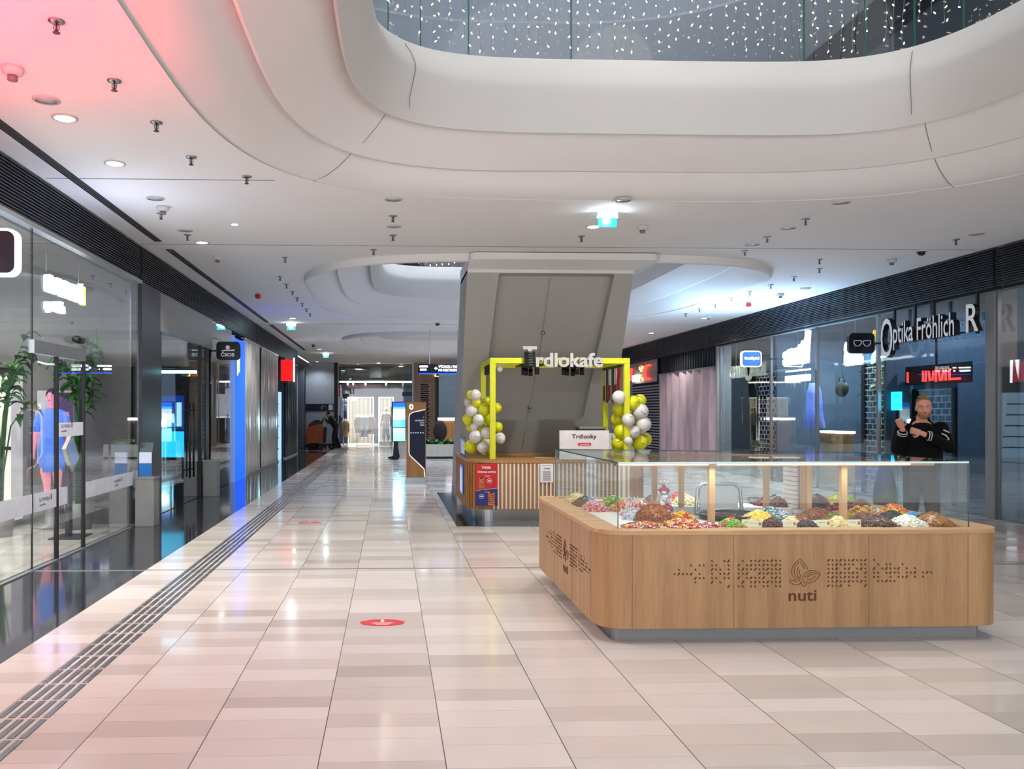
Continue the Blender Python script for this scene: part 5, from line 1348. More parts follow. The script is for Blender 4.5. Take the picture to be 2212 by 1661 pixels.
# Trdlonky stand sign
p0 = P(1213, 966, y=12.5); p1 = P(1321, 930, y=12.5)
t = thing('counter_sign', 'white sign reading Trdlonky with a red tag on the pastry counter', 'sign', (p0.x, TY + .03, CT))
W_ = p1.x - p0.x; hh = p1.z - CT
MB().bb(0, W_, 0, .03, 0, hh).build('board', mat('board_white', 'd8d4d4', .5), t)
tx = mat('text_dark', '24181a', .5)
text('lettering', 'Trdlonky', (W_ * .25, -.002, p1.z - CT - .145), (1, 0, 0), (0, 0, 1), W_ * .5, .085, .002, [tx, tx], t, bold=.02)
m = MB(); m.rrect((W_ * .37, -.002, p1.z - CT - .235), (1, 0, 0), (0, 0, 1), W_ * .27, .045, .012, .0); m.rrect((W_ * .37, -.0, p1.z - CT - .235), (1, 0, 0), (0, 0, 1), W_ * .27, .045, .012, .003); m.build('red_tag', mat('tag_red', 'c81c22', .4), t)
text('tag_lettering', 'novinka', (W_ * .41, -.004, p1.z - CT - .225), (1, 0, 0), (0, 0, 1), W_ * .19, .024, .001, [M_wwhite] * 2, t)
# posters
def trdel(mb, x, z, w, h, y=-.006, n=7):
    for q in range(n):
        zz = z + h * q / n; mb.lathe([(w * .46, zz), (w * .5, zz + h / n * .3), (w * .5, zz + h / n * .65), (w * .46, zz + h / n * .95)], c=(x, 0, 0), n=14, M=Matrix.Scale(.12, 3, Vector((0, 1, 0))), cap=True)
t = thing('poster', 'red and blue poster reading Ochutnaj novinku on the wooden slats', 'poster', (P(1028, 1000, y=TY - .03).x, TY - .025, 0))
pw = P(1075, 1000, y=TY - .03).x - P(1028, 1000, y=TY - .03).x; zt = P(1050, 1002, y=TY - .03).z; zb = P(1050, 1092, y=TY - .03).z; zm = zb + (zt - zb) * .37
MB().bb(0, pw, -.001, .004, zb, zt).build('sheet', mat('poster_red', 'c00c14', .45), t)
m = MB(); m.extr([(0, -.0025, zb), (pw, -.0025, zb), (pw, -.0025, zm + .03), (0, -.0025, zm - .01)], (0, .0012, 0)); m.build('blue_field', mat('poster_blue', '1c2478', .45), t)
m = MB(); m.extr([(0, -.004, zm - .012), (pw, -.004, zm + .028), (pw, -.004, zm + .033), (0, -.004, zm - .007)], (0, .001, 0)); m.build('divider', M_wwhite, t)
text('logo_lettering', 'Trdlokafe', (pw * .26, -.003, zt - .075), (1, 0, 0), (0, 0, 1), pw * .42, .045, .001, [M_wwhite] * 2, t, bold=.03)
text('lettering', 'Ochutnaj novinku', (pw * .08, -.003, zt - .145), (1, 0, 0), (0, 0, 1), pw * .84, .042, .001, [M_wwhite] * 2, t, bold=.03)
tr = mat('pastry_brown', 'b56a40', .6, var=.4, scale=30); td = mat('pastry_dark', '3a1c10', .7)
for x, z, ww, h_, nm in ((.085, zm + .0, .085, .19, 'red'), (pw * .71, zb, .11, .20, 'blue')):
    m = MB(); trdel(m, x, z, ww, h_); m.v = [Vector((v.x, v.y - .008, v.z)) for v in m.v]; m.build('pastry_picture', tr, t)
    m = MB(); m.ell((x, -.014, z + h_ * .97), (ww * .28, .002, .012), 12, 6); m.build('pastry_opening', td, t)
for x, z in ((pw * .62, zm + .14), (pw * .26, zb + .14)):
    m = MB(); m.tube([(x + .035 * math.cos(a * .4), -.005, z + .035 * math.sin(a * .4)) for a in range(16)], .003, 5, closed=True); m.bb(x - .02, x + .02, -.005, -.003, z - .01, z + .01); m.build('round_badge', M_wwhite, t)
m = MB()
for z in (zt - .18, zm + .20, zb + .20): m.bb(pw * .4, pw * .65, -.004, -.002, z, z + .008)
m.build('small_print', mat('print_pink', 'd88890', .5), t)
t = thing('notice', 'white printed notice sheet fixed to the slats right of the red poster', 'notice', (P(1167, 1000, y=TY - .03).x, TY - .025, P(1180, 1042, y=TY - .03).z))
MB().bb(0, .20, 0, .003, 0, .285).build('sheet', M_wwhite, t)
text('lettering', 'Trdlokafe', (.055, -.001, .20), (1, 0, 0), (0, 0, 1), .095, .022, .001, [tx, tx], t, bold=.03)
m = MB(); m.bb(.03, .17, -.001, 0, .255, .258)
for q in range(11): m.bb(.04 + .004 * (q % 2), .165 - .005 * (q % 3), -.001, 0, .03 + q * .0135, .036 + q * .0135)
m.build('text_lines', mat('print_dark', '5a5a62', .6), t)
# side posters on the counter's left flank
for z0, z1, w_, c in ((.96, 1.27, 'upright glossy picture panel with white stripes on the left end of the pastry counter', '20242e'), (.36, .82, 'dark blue glowing picture fixed to the left flank of the pastry counter', '1c4a8a')):
    t = thing('picture_panel', w_, 'panel', (1.165 if z0 < .9 else 1.2, 13.15, 0))
    MB().bb(-.008, .008, 0, .85 if z0 > .9 else .5, z0 - (.02 if z0 > .9 else 0), z1).build('sheet', mat('panel_' + c, c, .15, emit=hx(c), es=.4), t)
    m = MB()
    for q in range(5): m.bb(-.011, -.008, .06 + q * (.15 if z0 > .9 else .09), .10 + q * (.15 if z0 > .9 else .09), z0 + .03, z1 - .04 - .03 * (q % 2))
    m.build('white_stripes', mat('stripe_pale', 'b8c4d8', .4, emit=hx('a8b8e0'), es=.5), t)
# coffee equipment behind the counter
t = thing('coffee_grinder', 'dark appliance box standing at the back right of the pastry kiosk', 'appliance', (3.3, 13.2, CT)); MB().bb(-.25, .15, 0, .35, 0, .46).build('housing', mat('appliance_dark', '2c2a26', .4), t); MB().bb(-.27, .17, -.02, .37, .46, .49).build('lid', M_grey, t); MB().bb(.17, .3, .05, .3, .0, .38).build('side_unit', M_wwhite, t)
t = thing('counter_glass', 'low glass screen along the inner edge of the pastry counter', 'glass screen', (0, 0, 0)); MB().bb(2.3, 3.4, TY + .5, TY + .51, CT, CT + .12).build('pane', M_clear, t); MB().bb(2.3, 3.4, TY + .49, TY + .52, CT, CT + .012).build('clamp_rail', M_alu, t)
# balloons
bw = mat('balloon_white', 'd4d2cc', .35, var=.01, subsurf=.2); by = mat('balloon_yellow', 'd6d814', .35, var=.01, subsurf=.2)
Bl = {}
def balloon(kind, loc, r, label, group, rot, mark):
    key = (kind, mark)
    if key not in Bl:
        t = thing('balloon', label, 'balloon', loc, group=group)
        m = MB(); m.lathe([(.0, 1.0), (.30, .95), (.58, .81), (.80, .60), (.95, .31), (1.0, 0), (.95, -.32), (.80, -.63), (.58, -.88), (.32, -1.04), (.10, -1.12), (.04, -1.14)], n=20); m.build('skin', bw if kind == 'w' else by, t)
        m = MB(); m.lathe([(.04, -1.13), (.10, -1.22), (.06, -1.20), (.0, -1.18)], n=10); m.build('knot', bw if kind == 'w' else by, t)
        if mark:
            m = MB(); m.tube([(math.sin(a) * .99 * math.cos(.28 * math.sin(a * 2)), -math.cos(a) * 1.0, .25 * math.cos(a * 1.4 + .3)) for a in [(-.35 + .1 * q) for q in range(8)]], .022, 5); m.ell((-.42, -.92, .3), (.05, .03, .05), 8, 6); m.build('printed_smile', M_black, t)
        Bl[key] = t
    else:
        t = copytree(Bl[key], None, loc, label); t['group'] = group
    t.scale = (r, r, r); t.rotation_euler = rot; return t
LB = [(1017, 853, 10, 'y', 12.95), (1027, 853, 12, 'w', 12.8), (1013, 869, 11, 'w', 13.1), (1030, 869, 11, 'y', 12.85), (1043, 865, 5, 'w', 12.9), (1054, 867, 11, 'y', 13.1), (1019, 886, 14, 'w', 12.9), (1046, 884, 14, 'y', 12.85), (1073, 881, 11, 'y', 13.1), (1011, 905, 12, 'y', 13.0),
      (1034, 907, 13, 'w', 12.8), (1058, 905, 14, 'y', 13.05), (1018, 921, 12, 'y', 13.15), (1024, 922, 9, 'w', 12.85), (1075, 922, 11, 'y', 13.1), (1051, 935, 13, 'w', 12.8), (1027, 942, 14, 'w', 12.85), (1080, 946, 12, 'w', 12.95), (1017, 964, 15, 'y', 13.1), (1043, 966, 13, 'w', 12.85), (1040, 925, 11, 'y', 13.2), (1061, 968, 12, 'y', 13.1), (1052, 955, 9, 'w', 13.05)]
RB = [(1337, 858, 15, 'w', 12.7), (1367, 870, 16, 'y', 12.75), (1382, 865, 14, 'y', 13.0), (1339, 883, 16, 'y', 12.85), (1384, 889, 17, 'w', 12.75), (1361, 890, 6, 'w', 12.8), (1336, 906, 16, 'y', 13.0), (1357, 907, 14, 'w', 12.65), (1391, 916, 16, 'w', 12.75), (1341, 932, 15, 'y', 12.85), (1369, 932, 14, 'w', 12.7),
      (1385, 928, 11, 'w', 13.05), (1332, 945, 12, 'w', 13.1), (1376, 905, 12, 'y', 13.15), (1336, 958, 15, 'y', 12.9), (1357, 953, 10, 'w', 12.65), (1382, 956, 16, 'y', 12.8), (1395, 948, 13, 'y', 13.1), (1359, 972, 12, 'w', 12.85), (1330, 922, 9, 'w', 13.1)]
pos = lambda u, v, c, side: '%s balloon %s cluster, %s' % ('white' if c == 'w' else 'yellow', 'in the left' if side == 'l' else 'in the right', '')
def desc(lst, side):
    vs = sorted(set(v for _, v, *_ in lst)); out = []
    us = [b[0] for b in lst]; um = (min(us) + max(us)) / 2; vm0, vm1 = min(vs), max(vs)
    seen = {}
    for b in lst:
        u, v, r, c, y = b
        row = ['topmost', 'upper', 'upper middle', 'middle', 'lower middle', 'lower', 'lowest'][min(6, int((v - vm0) / (vm1 - vm0 + .01) * 7))]
        hz = 'left' if u < um - 12 else ('right' if u > um + 12 else 'centre')
        sz = 'tiny ' if r < 7 else ('large ' if r >= 16 else ('small ' if r <= 10 else ''))
        dp = 'front' if y < 12.9 else 'back'
        lb = '%s%s balloon in the %s %s %s of the %s cluster' % (sz, 'white' if c == 'w' else 'yellow', row, hz, dp, 'left' if side == 'l' else 'right')
        if lb in seen: lb += ', beside the similar one'
        seen[lb] = 1; out.append(lb)
    return out
for lst, side in ((LB, 'l'), (RB, 'r')):
    for i, ((u, v, r, c, y), lb) in enumerate(zip(lst, desc(lst, side))):
        random.seed(100 + i)
        p = P(u, v, y=y); rr = r / 1800 * y
        rot = (U_(-.5, .5), U_(-.6, .6), U_(-.5, .5))
        if p.z - rr * 1.25 < CT: rot = (math.pi / 2 + .0, 0, U_(2.6, 3.6)); p.z = max(p.z, CT + rr + .005)
        balloon(c, p, rr, lb, 'balloons in the %s cluster of the pastry kiosk' % ('left' if side == 'l' else 'right'), rot, i % 3 != 0)
# ---------------------------------------------------------------- roof over the atrium
struct(MB().bb(-6, 12, -4, 19, 12.6, 12.7), 'ceiling.004', mat('roof_pale', (.62, .68, .76), .8, var=.01))
m = MB(); m.bb(-6, -5.9, -4, 19, ZC2 + .05, 12.6).bb(11.9, 12, -4, 19, ZC2 + .05, 12.6).bb(-6, 12, 18.9, 19, ZC2 + .05, 12.6); struct(m, 'wall_back.006', MATS['roof_pale'])
# ---------------------------------------------------------------- fairy light strings
wire = mat('string_wire', '8a8a80', .6); bulbm = mat('warm_bulb', (1, .9, .75), .4, emit=(1, .84, .62), es=7)
def ring_pts(e, cy, sc, ymin, step):
    pts = [Vector((OCX + (p[0] - OCX) * sc, cy + (p[1] - cy) * sc, 0)) for p in e]
    out = []; acc = 0
    for i in range(len(pts)):
        a, b = pts[i], pts[(i + 1) % len(pts)]; d = (b - a).length; s = (step - acc % step) % step
        while s < d:
            q = a.lerp(b, s / d)
            if q.y > ymin: out.append(q)
            s += step
        acc += d
    return out
random.seed(21)
SP_ = ring_pts(EDGES[0], OC[0], .955, 7.1, .115)
bulb = MB().ell((0, 0, 0), (.006, .006, .015), 6, 5)
bme = None; k = 0
for i, q in enumerate(sorted(SP_, key=lambda p: math.atan2(p.y - OC[0], p.x - OCX))):
    jx, jy = U_(-.03, .03), U_(-.05, .05)
    side = 'left curve' if q.x < .6 else ('right curve' if q.x > 4.9 else 'long far side')
    t = thing('light_string', 'wire of warm fairy lights at the %s of the near opening' % side, 'string light', (q.x + jx, q.y + jy, 0), group='fairy light strings at the %s of the near opening' % side)
    zb = 5.40 + U_(0, .22); ph = U_(0, 6)
    m = MB(); pts = [(.012 * math.sin(ph + z * 7), .01 * math.cos(ph + z * 5), z) for z in [zb + (7.2 - zb) * s / 14 for s in range(15)]] + [(0, 0, ZC2)]
    m.tube(pts, .0022, 4, cap=False); m.build('wire', wire, t)
    z = zb
    while z < 6.45:
        if bme is None: bo = bulb.build('bulb', bulbm, t); bme = bo
        else: bo = bme.copy(); COL.objects.link(bo); bo.parent = t
        bo.location = (U_(-.02, .02), U_(-.02, .02), z); bo.rotation_euler = (U_(-1, 1), U_(-1, 1), U_(0, 3)); z += U_(.10, .15); k += 1
for i, q in enumerate(ring_pts(EDGES[1], OC[1], .95, 18.5, .16)):
    if q.x > 3.2: continue
    m = MB(); zb = 5.42 + U_(0, .2)
    m.tube([(0, 0, zb), (.02, 0, 6.2), (0, 0, ZC2)], .004, 4, cap=False, m=0)
    z = zb
    while z < 6.5: m.ell((U_(-.03, .03), 0, z), (.013, .013, .022), 5, 4, 1); z += U_(.1, .16)
    tag(m.build('light_string', [wire, bulbm], loc=(q.x, q.y, 0)), 'thin wire of fairy lights in the second ceiling opening left of the white pillar', 'string light', 'fairy light strings in the second opening')
point('fairy_glow', (2.75, 7.6, 5.9), 12, (1, .85, .65), .5)

# ---------------------------------------------------------------- floor details
bar = MB(); bar.v = []; 
st = thing('tactile_strip', 'five parallel rows of raised steel bars guiding along the dark floor edge', 'tactile paving', (0, 0, 0))
cb = MB(); cb.bb(-.0175, .0175, -.13, .13, 0, .005); first = None
nb = 0; far = MB()
for c in range(5):
    x = -2.105 + c * .062
    y = 3.55
    while y < 40:
        if y < 8.6:
            if first is None: first = cb.build('steel_bar', mat('tactile_steel', '7d8084', .3, .9), st, bevel=.003); b_ = first
            else: b_ = first.copy(); COL.objects.link(b_); b_.parent = st
            b_.location = (x, y, 0); nb += 1
        else: far.bb(x - .0175, x + .0175, y - .13, y + .13, 0, .005)
        y += .29
fo = far.build('distant_bars', MATS['tactile_steel'], st); fo['kind'] = 'stuff'
for u, v, r, w in ((826, 1345, .20, 'nearer, larger looking one'), (668, 1129, .20, 'farther one at the left middle')):
    p = P(u, v, z=0); t = thing('floor_sticker', 'round red floor sticker with worn white print, ' + w, 'sticker', (p.x, p.y, 0), group='red floor stickers')
    m = MB(); r *= .88; pts = [(r * (1 + (.03 * math.sin(a * 7) if 2.2 < a < 4 else 0)) * math.cos(a), .6 * r * math.sin(a)) for a in [i * 2 * math.pi / 40 for i in range(40)]]
    m.prism(pts, .0006, .0018); m.build('disc', mat('sticker_red', 'c8303a', .45), t)
    m = MB(); m.bb(-.015, .015, .02, .06, .002, .0026); m.prism([(.05 * math.cos(a) * .3, .075 + .012 * math.sin(a)) for a in [i * .785 for i in range(8)]], .002, .0026)
    for q in range(3): m.bb(-.09 + .02 * q, .09 - .02 * q, -.01 - .028 * q, .0 - .028 * q, .002, .0026)
    m.build('white_print', mat('sticker_white', 'e8d8d8', .5), t)

# ---------------------------------------------------------------- far end of the passage
YE = 42.0
def X(u, y=YE): return P(u, 892, y=y).x
struct(MB().bb(-6, X(660), YE - .6, YE - .5, 0, ZC), 'wall_back.001', mat('end_blue_grey', '7f8da0', .6))
struct(MB().bb(X(660), X(722), YE, YE + .15, 0, ZC), 'wall_back', mat('end_white', 'a6aebc', .6))
struct(MB().bb(X(722), X(730), YE - .05, YE + .15, 0, ZC), 'wall_back.002', M_black)
struct(MB().bb(X(893), X(940), YE, YE + .15, 0, ZC), 'wall_back.003', wood('end_wood', 'a58a78', 'c2a690', 'Z'))
w = struct(MB().bb(X(730), X(893), YE + .02, YE + .035, 0, ZC), 'window_20', M_glass)
m = MB(); m.bb(X(729), X(731), YE, YE + .06, 0, ZC).bb(X(891), X(893), YE - .02, YE + .06, 0, ZC).bb(X(729), X(893), YE, YE + .06, ZC - .06, ZC); m.build('window_frame', M_alu, w)
struct(MB().bb(X(645), X(730), YE - .02, YE, 0, .1), 'baseboard_back', M_black)
t = thing('notice_band', 'dark horizontal sign band with a white sheet on the pale end wall', 'sign', (X(661), YE - .03, 0))
zb, zt = P(0, 888, y=YE).z, P(0, 872, y=YE).z
wv_ = X(720) - X(661); MB().bb(0, wv_, 0, .03, zb, zt).build('band', M_navy, t); MB().bb(wv_ * .83, wv_ * .98, -.006, 0, zb + .05, zt - .04).build('sheet', M_wwhite, t)
MB().bb(wv_ * .56, wv_ * .6, -.004, 0, zb + .1, zt - .1).bb(wv_ * .62, wv_ * .72, -.004, 0, zt - .14, zt - .1).build('pale_marks', M_grey, t)
# shop behind the end window
struct(MB().bb(X(700), X(900), 45.5, 45.6, 0, 3.2), 'wall_back.007', mat('shop_night_blue', '16264a', .4))
struct(MB().bb(X(725), X(895), YE + .3, 45.5, 3.28, 3.32), 'ceiling.005', mat('shop_soffit', 'a89c88', .6))
dlx = []
for u, v, w in ((685, 781, 'first from the left, above the cleaner'), (774, 786, 'second, above the end shop window'), (818, 783, 'third, above the slat screens'), (867, 786, 'fourth, above the bright screen')):
    p = on_ceil(u, v); copytree(dl[1], None, p, 'glowing white round downlight in the far row, ' + w); spot('downlight_beam', (p.x, p.y, ZC - .03), 65, (.9, .95, 1), 140, .6, r=.08)
area('end_shop_lamp', (X(800), 43.2, 3.2), 3.2, 260, (1, .95, .85), sizey=1.5, spread=1.7)
t = thing('air_duct', 'round metal ventilation duct above the end shop window', 'duct', (0, 42.9, 0))
m = MB(); m.tube([(X(735), 0, 3.72), (X(775), 0, 3.72), (X(800), 0, 3.66), (X(835), 0, 3.66), (X(855), 0, 3.85), (X(890), 0, 3.88)], .2, 12); [m.bb(X(u) - .01, X(u) + .01, -.01, .01, 3.8, 4.15) for u in (750, 790, 830)]; m.build('duct_pipe', mat('duct_metal', '9a907c', .5, .4), t)
m = MB(); m.bb(X(798), X(824), -.32, -.22, 3.45, 4.0); m.build('access_panel', M_grey, t)
t = thing('light_track', 'glowing white strip with small spots across the end shop window', 'lamp', (0, 42.5, 0)); MB().bb(X(732), X(890), 0, .06, 3.20, 3.27).build('strip', mat('warm_strip', (1, .95, .85), .5, emit=(1, .93, .8), es=2.5), t)
for u in (750, 762, 789, 834, 871): m = MB(); m.cyl((X(u), .03, 3.2), (X(u), .03, 2.96), .05, 10); m.build('spot_head', M_wwhite, t)
slat = mat('slat_beige', 'd8c8ac', .5, emit=hx('d8c8ac'), es=.35); slw = mat('slat_frame_white', 'f4ecd8', .4, emit=hx('f4e8d0'), es=1.0)
for u0, u1, w in ((753, 805, 'wider one with clothes on a rail'), (820, 848, 'narrower one behind the mannequin')):
    t = thing('slat_screen', 'lit beige vertical slat screen in the end shop, ' + w, 'screen', (0, 42.9, 0)); zt = P(0, 857, y=42.9).z
    x0, x1 = X(u0, 42.9), X(u1, 42.9); m = MB(); nq = int((x1 - x0) / .07)
    for q in range(nq): m.bb(x0 + q * .07, x0 + q * .07 + .045, .02, .05, .1, zt)
    m.build('slats', slat, t); MB().bb(x0 - .06, x0, 0, .06, 0, zt).bb(x1, x1 + .06, 0, .06, 0, zt).bb(x0, x1, 0, .06, zt - .06, zt).bb(x0, x1, 0, .06, 0, .1).build('lit_frame', slw, t)
# clothes rails
def garment(t, x, z, h, w, m_, dy=0):
    g = MB(); b = 0
    for zz, ww, dd in ((z, .02, .02), (z - .04, w * .42, .04), (z - .12, w * .5, .06), (z - h * .5, w * .42, .07), (z - h, w * .55, .08)):
        for q in range(10):
            a = 2 * math.pi * q / 10; g.v.append(Vector((x + ww * math.cos(a) * (1 + .12 * math.sin(3 * a)), dy + dd * math.sin(a), zz)))
    for i in range(4):
        for q in range(10): g.face((i * 10 + (q + 1) % 10, i * 10 + q, (i + 1) * 10 + q, (i + 1) * 10 + (q + 1) % 10)); g.sm.add(len(g.f) - 1)
    g.face([40 + q for q in range(10)])
    for s in (-1, 1): g.tube([(x + s * w * .42, dy, z - .07), (x + s * w * .55, dy, z - .3), (x + s * w * .52, dy, z - h * .75)], [.04, .04, .03], 7)
    o = g.build('garment', m_); return o
gm_ = [mat('cloth_' + a, b, .8) for a, b in (('beige', 'c8b090'), ('cream', 'e8dcc8'), ('paleblue', 'b8c4e0'), ('white', 'e8e4e0'), ('sand', 'b89868'))]
t = thing('clothes_rail', 'white metal clothes rail in the end shop before the wide slat screen', 'clothes rail', (0, 42.55, 0)); x0, x1 = X(771, 42.55), X(804, 42.55); z = P(0, 896, y=42.55).z
m = MB(); m.tube([(x0, 0, 0), (x0, 0, z), (x1, 0, z), (x1, 0, 0)], .02, 8); m.build('frame', M_wwhite, t); MB().bb(x0, x1, -.2, .2, 0, .02).build('base', M_wwhite, t)
random.seed(4)
for i in range(5):
    nm = ['beige', 'cream', 'pale blue', 'white', 'sand coloured'][i]
    o = garment(None, 0, 0, [.9, .75, 1.1, .8, .95][i], .34, gm_[i]); o.location = (x0 + .08 + i * (x1 - x0 - .16) / 4, 42.55, z - .03); tag(o, nm + ' garment hanging on the white rail in the end shop', 'clothes', 'garments in the end shop')
t = thing('clothes_rail', 'dark rail with striped tops at the left of the end shop', 'clothes rail', (0, 42.6, 0)); x0, x1 = X(742, 42.6), X(751, 42.6); z = P(0, 904, y=42.6).z
m = MB(); m.tube([(x0, 0, 0), (x0, 0, z), (x1, 0, z), (x1, 0, 0)], .02, 8); m.build('frame', M_wwhite, t); MB().bb(x0, x1, -.2, .2, 0, .02).build('base', M_wwhite, t)
o = garment(None, 0, 0, .9, .3, gm_[4]); o.location = ((x0 + x1) / 2, 42.6, z - .03); tag(o, 'sand coloured top on the short rail at the left of the end shop', 'clothes', 'garments in the end shop')

# wood wall with brick and dark brick openings
t = thing('brick_panel', 'pale brick panel with a dark brick-shaped lattice on the wooden end wall', 'wall panel', (0, YE - .06, 0))
zt, zb = P(0, 827, y=YE).z, P(0, 950, y=YE).z
bm_ = bpy.data.materials.new('pale_bricks'); bm_.use_nodes = True; nt = bm_.node_tree; br = nt.nodes.new('ShaderNodeTexBrick'); tc = nt.nodes.new('ShaderNodeTexCoord'); mp = nt.nodes.new('ShaderNodeMapping'); mp.inputs['Rotation'].default_value = (math.pi / 2, 0, 0)
nt.links.new(tc.outputs['Object'], mp.inputs[0]); nt.links.new(mp.outputs[0], br.inputs['Vector']); br.inputs['Scale'].default_value = 2.2; br.inputs['Color1'].default_value = hx('d8c0b0') + (1,); br.inputs['Color2'].default_value = hx('cbb3a4') + (1,); br.inputs['Mortar'].default_value = hx('8a7468') + (1,)
nt.links.new(br.outputs[0], nt.nodes['Principled BSDF'].inputs['Base Color'])
MB().bb(X(911), X(940), 0, .06, zb, zt).build('brick_face', bm_, t)
m = MB(); rows = 26
for i in range(rows):
    for q in range(3):
        xx = X(909) + .02 + q * .14 - (.07 if i % 2 else 0)
        if xx < X(909): xx = X(909)
        m.bb(xx, xx + .115, -.012, 0, zb + i * (zt - zb) / rows, zb + (i + .62) * (zt - zb) / rows)
m.build('dark_bricks', M_navy, t)
t = thing('orange_sign', 'glowing orange letter L on the wooden end wall', 'sign', (X(939), YE - .08, P(0, 812, y=YE).z)); text('letter', 'L', (0, 0, 0), (1, 0, 0), (0, 0, 1), .25, .2, .03, [MATS['lit_orange']] * 2, t); MB().bb(-.05, .3, .0, .04, -.04, .0).build('base_rail', M_grey, t)
# pale blue wall of a stand to the right
struct(MB().bb(X(948, 38), X(1010, 38), 38, 38.1, 0, ZC - .5), 'wall_back.008', mat('pale_blue_wall', '9fb8cc', .6))
t = thing('counter_desk', 'wooden desk with a glowing white top edge before the pale blue wall', 'counter', (X(950, 34), 34, 0)); w_ = X(1000, 34) - X(950, 34)
zt = P(0, 908, y=34).z; MB().bb(0, w_, 0, .6, 0, zt).build('body', M_walnut, t); MB().bb(-.05, w_ + .05, -.06, .6, zt, zt + .1).build('light_edge', M_signw, t)
t = thing('armchair', 'dark rounded armchair behind the planter at the far end', 'chair', (X(951, 31.6), 31.6, 0)); m = MB(); m.ell((0, .12, .95), (.27, .09, .42), 16, 12); m.build('backrest', mat('armchair_brown', '2a2226', .7), t); MB().bb(-.27, .27, -.28, .14, .42, .54).build('seat', MATS['armchair_brown'], t)
for sx in (-.2, .2):
    for sy in (-.2, .1): MB().bb(sx - .02, sx + .02, sy - .02, sy + .02, 0, .42).build('leg', M_black, t)
# hanging direction sign
t = thing('direction_sign', 'long dark hanging direction sign with lit arrow and white lettering', 'sign', (0, 25.2, 0)); Y_ = 25.2
x0, x1 = X(903, Y_), X(1010, Y_); z0, z1 = P(0, 804, y=Y_).z, P(0, 785, y=Y_).z
MB().bb(x0, x1, 0, .12, z0, z1).build('sign_box', M_navy, t); MB().bb(x0 + .05, x1, -.01, .13, z0 - .03, z0).build('light_edge', M_signb, t)
text('lettering', 'VÝCHOD / EXIT', (X(947, Y_), -.002, z0 + .15), (1, 0, 0), (0, 0, 1), .62, .10, .003, [M_signw] * 2, t); text('lettering', 'MHD / PUBLIC TRANSPORT', (X(947, Y_), -.002, z0 + .05), (1, 0, 0), (0, 0, 1), .62, .07, .003, [M_signw] * 2, t)
m = MB(); m.rrect((x0 + .04, -.002, z0 + .17), (1, 0, 0), (0, 0, 1), .26, .05, .02, -.003); m.rrect((x0 + .06, -.002, z0 + .07), (1, 0, 0), (0, 0, 1), .2, .06, .02, -.003); m.build('blurred_lettering', M_signw, t)
m = MB(); a = X(938, Y_); m.extr([(a, -.002, z0 + .14), (a + .06, -.002, z0 + .19), (a + .06, -.002, z0 + .155), (a + .1, -.002, z0 + .155), (a + .1, -.002, z0 + .125), (a + .06, -.002, z0 + .125), (a + .06, -.002, z0 + .09)], (0, -.003, 0)); m.build('arrow', M_signw, t)
for xx in (x0 + .35, x1 - .3): MB().bb(xx - .015, xx + .015, .04, .07, z1, ZC).build('hanger', M_alu, t)
# wayfinding totem
TYY = 19.4; x0, x1 = X(878, TYY), X(920, TYY); zt, zb = P(0, 868, y=TYY).z, P(0, 1034, y=TYY).z; zb = max(.14, zb)
t = thing('wayfinding_totem', 'wooden wayfinding totem with navy panel, white outline and number 0', 'totem', (x0, TYY, 0)); W_ = x1 - x0
MB().bb(0, W_, 0, .14, zb, zt).build('wood_body', M_walnut, t); MB().bb(.01, W_ - .01, .02, .12, 0, zb).build('steel_base', M_steel, t)
H_ = zt - zb
fx = lambda a: a * W_
fz_ = lambda a: zb + H_ * a
pl_ = [(.97, .895), (.30, .855), (.19, .83), (.155, .80), (.155, .33), (.20, .30), (.80, .16), (.94, .12), (.97, .06)]
m = MB(); m.extr([(fx(a), -.002, fz_(b)) for a, b in pl_], (0, -.004, 0)); m.build('navy_panel', M_navy, t)
m = MB(); m.tube([(fx(a), -.008, fz_(b)) for a, b in [(.955, .90), (.30, .862), (.17, .835), (.13, .80), (.13, .33), (.19, .29), (.78, .145), (.91, .11), (.945, .01)]], .008, 6); m.build('white_outline', mat('outline_white', (1, 1, 1), .4, emit=(1, 1, 1), es=.8), t)
text('number', '0', (fx(.14), -.003, fz_(.90)), (1, 0, 0), (0, 0, 1), .10, .13, .004, [MATS['outline_white']] * 2, t, bold=.03)
for s_, q in (('RESERVED', .745), ('ZARA', .715), ('YEME', .685)):
    wd_ = .035 * len(s_) * .78; text('lettering', s_, (fx(.92) - wd_, -.007, fz_(q)), (1, 0, 0), (0, 0, 1), wd_, .034, .002, [mat('totem_text', 'aab4c8', .5, emit=hx('aab4c8'), es=.4)] * 2, t, bold=.02)
m = MB()
for q in range(6): m.bb(fx(.2 + q * .125), fx(.2 + q * .125) + .03, -.009, -.007, fz_(.585), fz_(.585) + .03)
m.extr([(fx(.86), -.007, fz_(.79)), (fx(.9), -.007, fz_(.79)), (fx(.88), -.007, fz_(.81))], (0, -.002, 0)); m.build('pictograms', MATS['totem_text'], t)
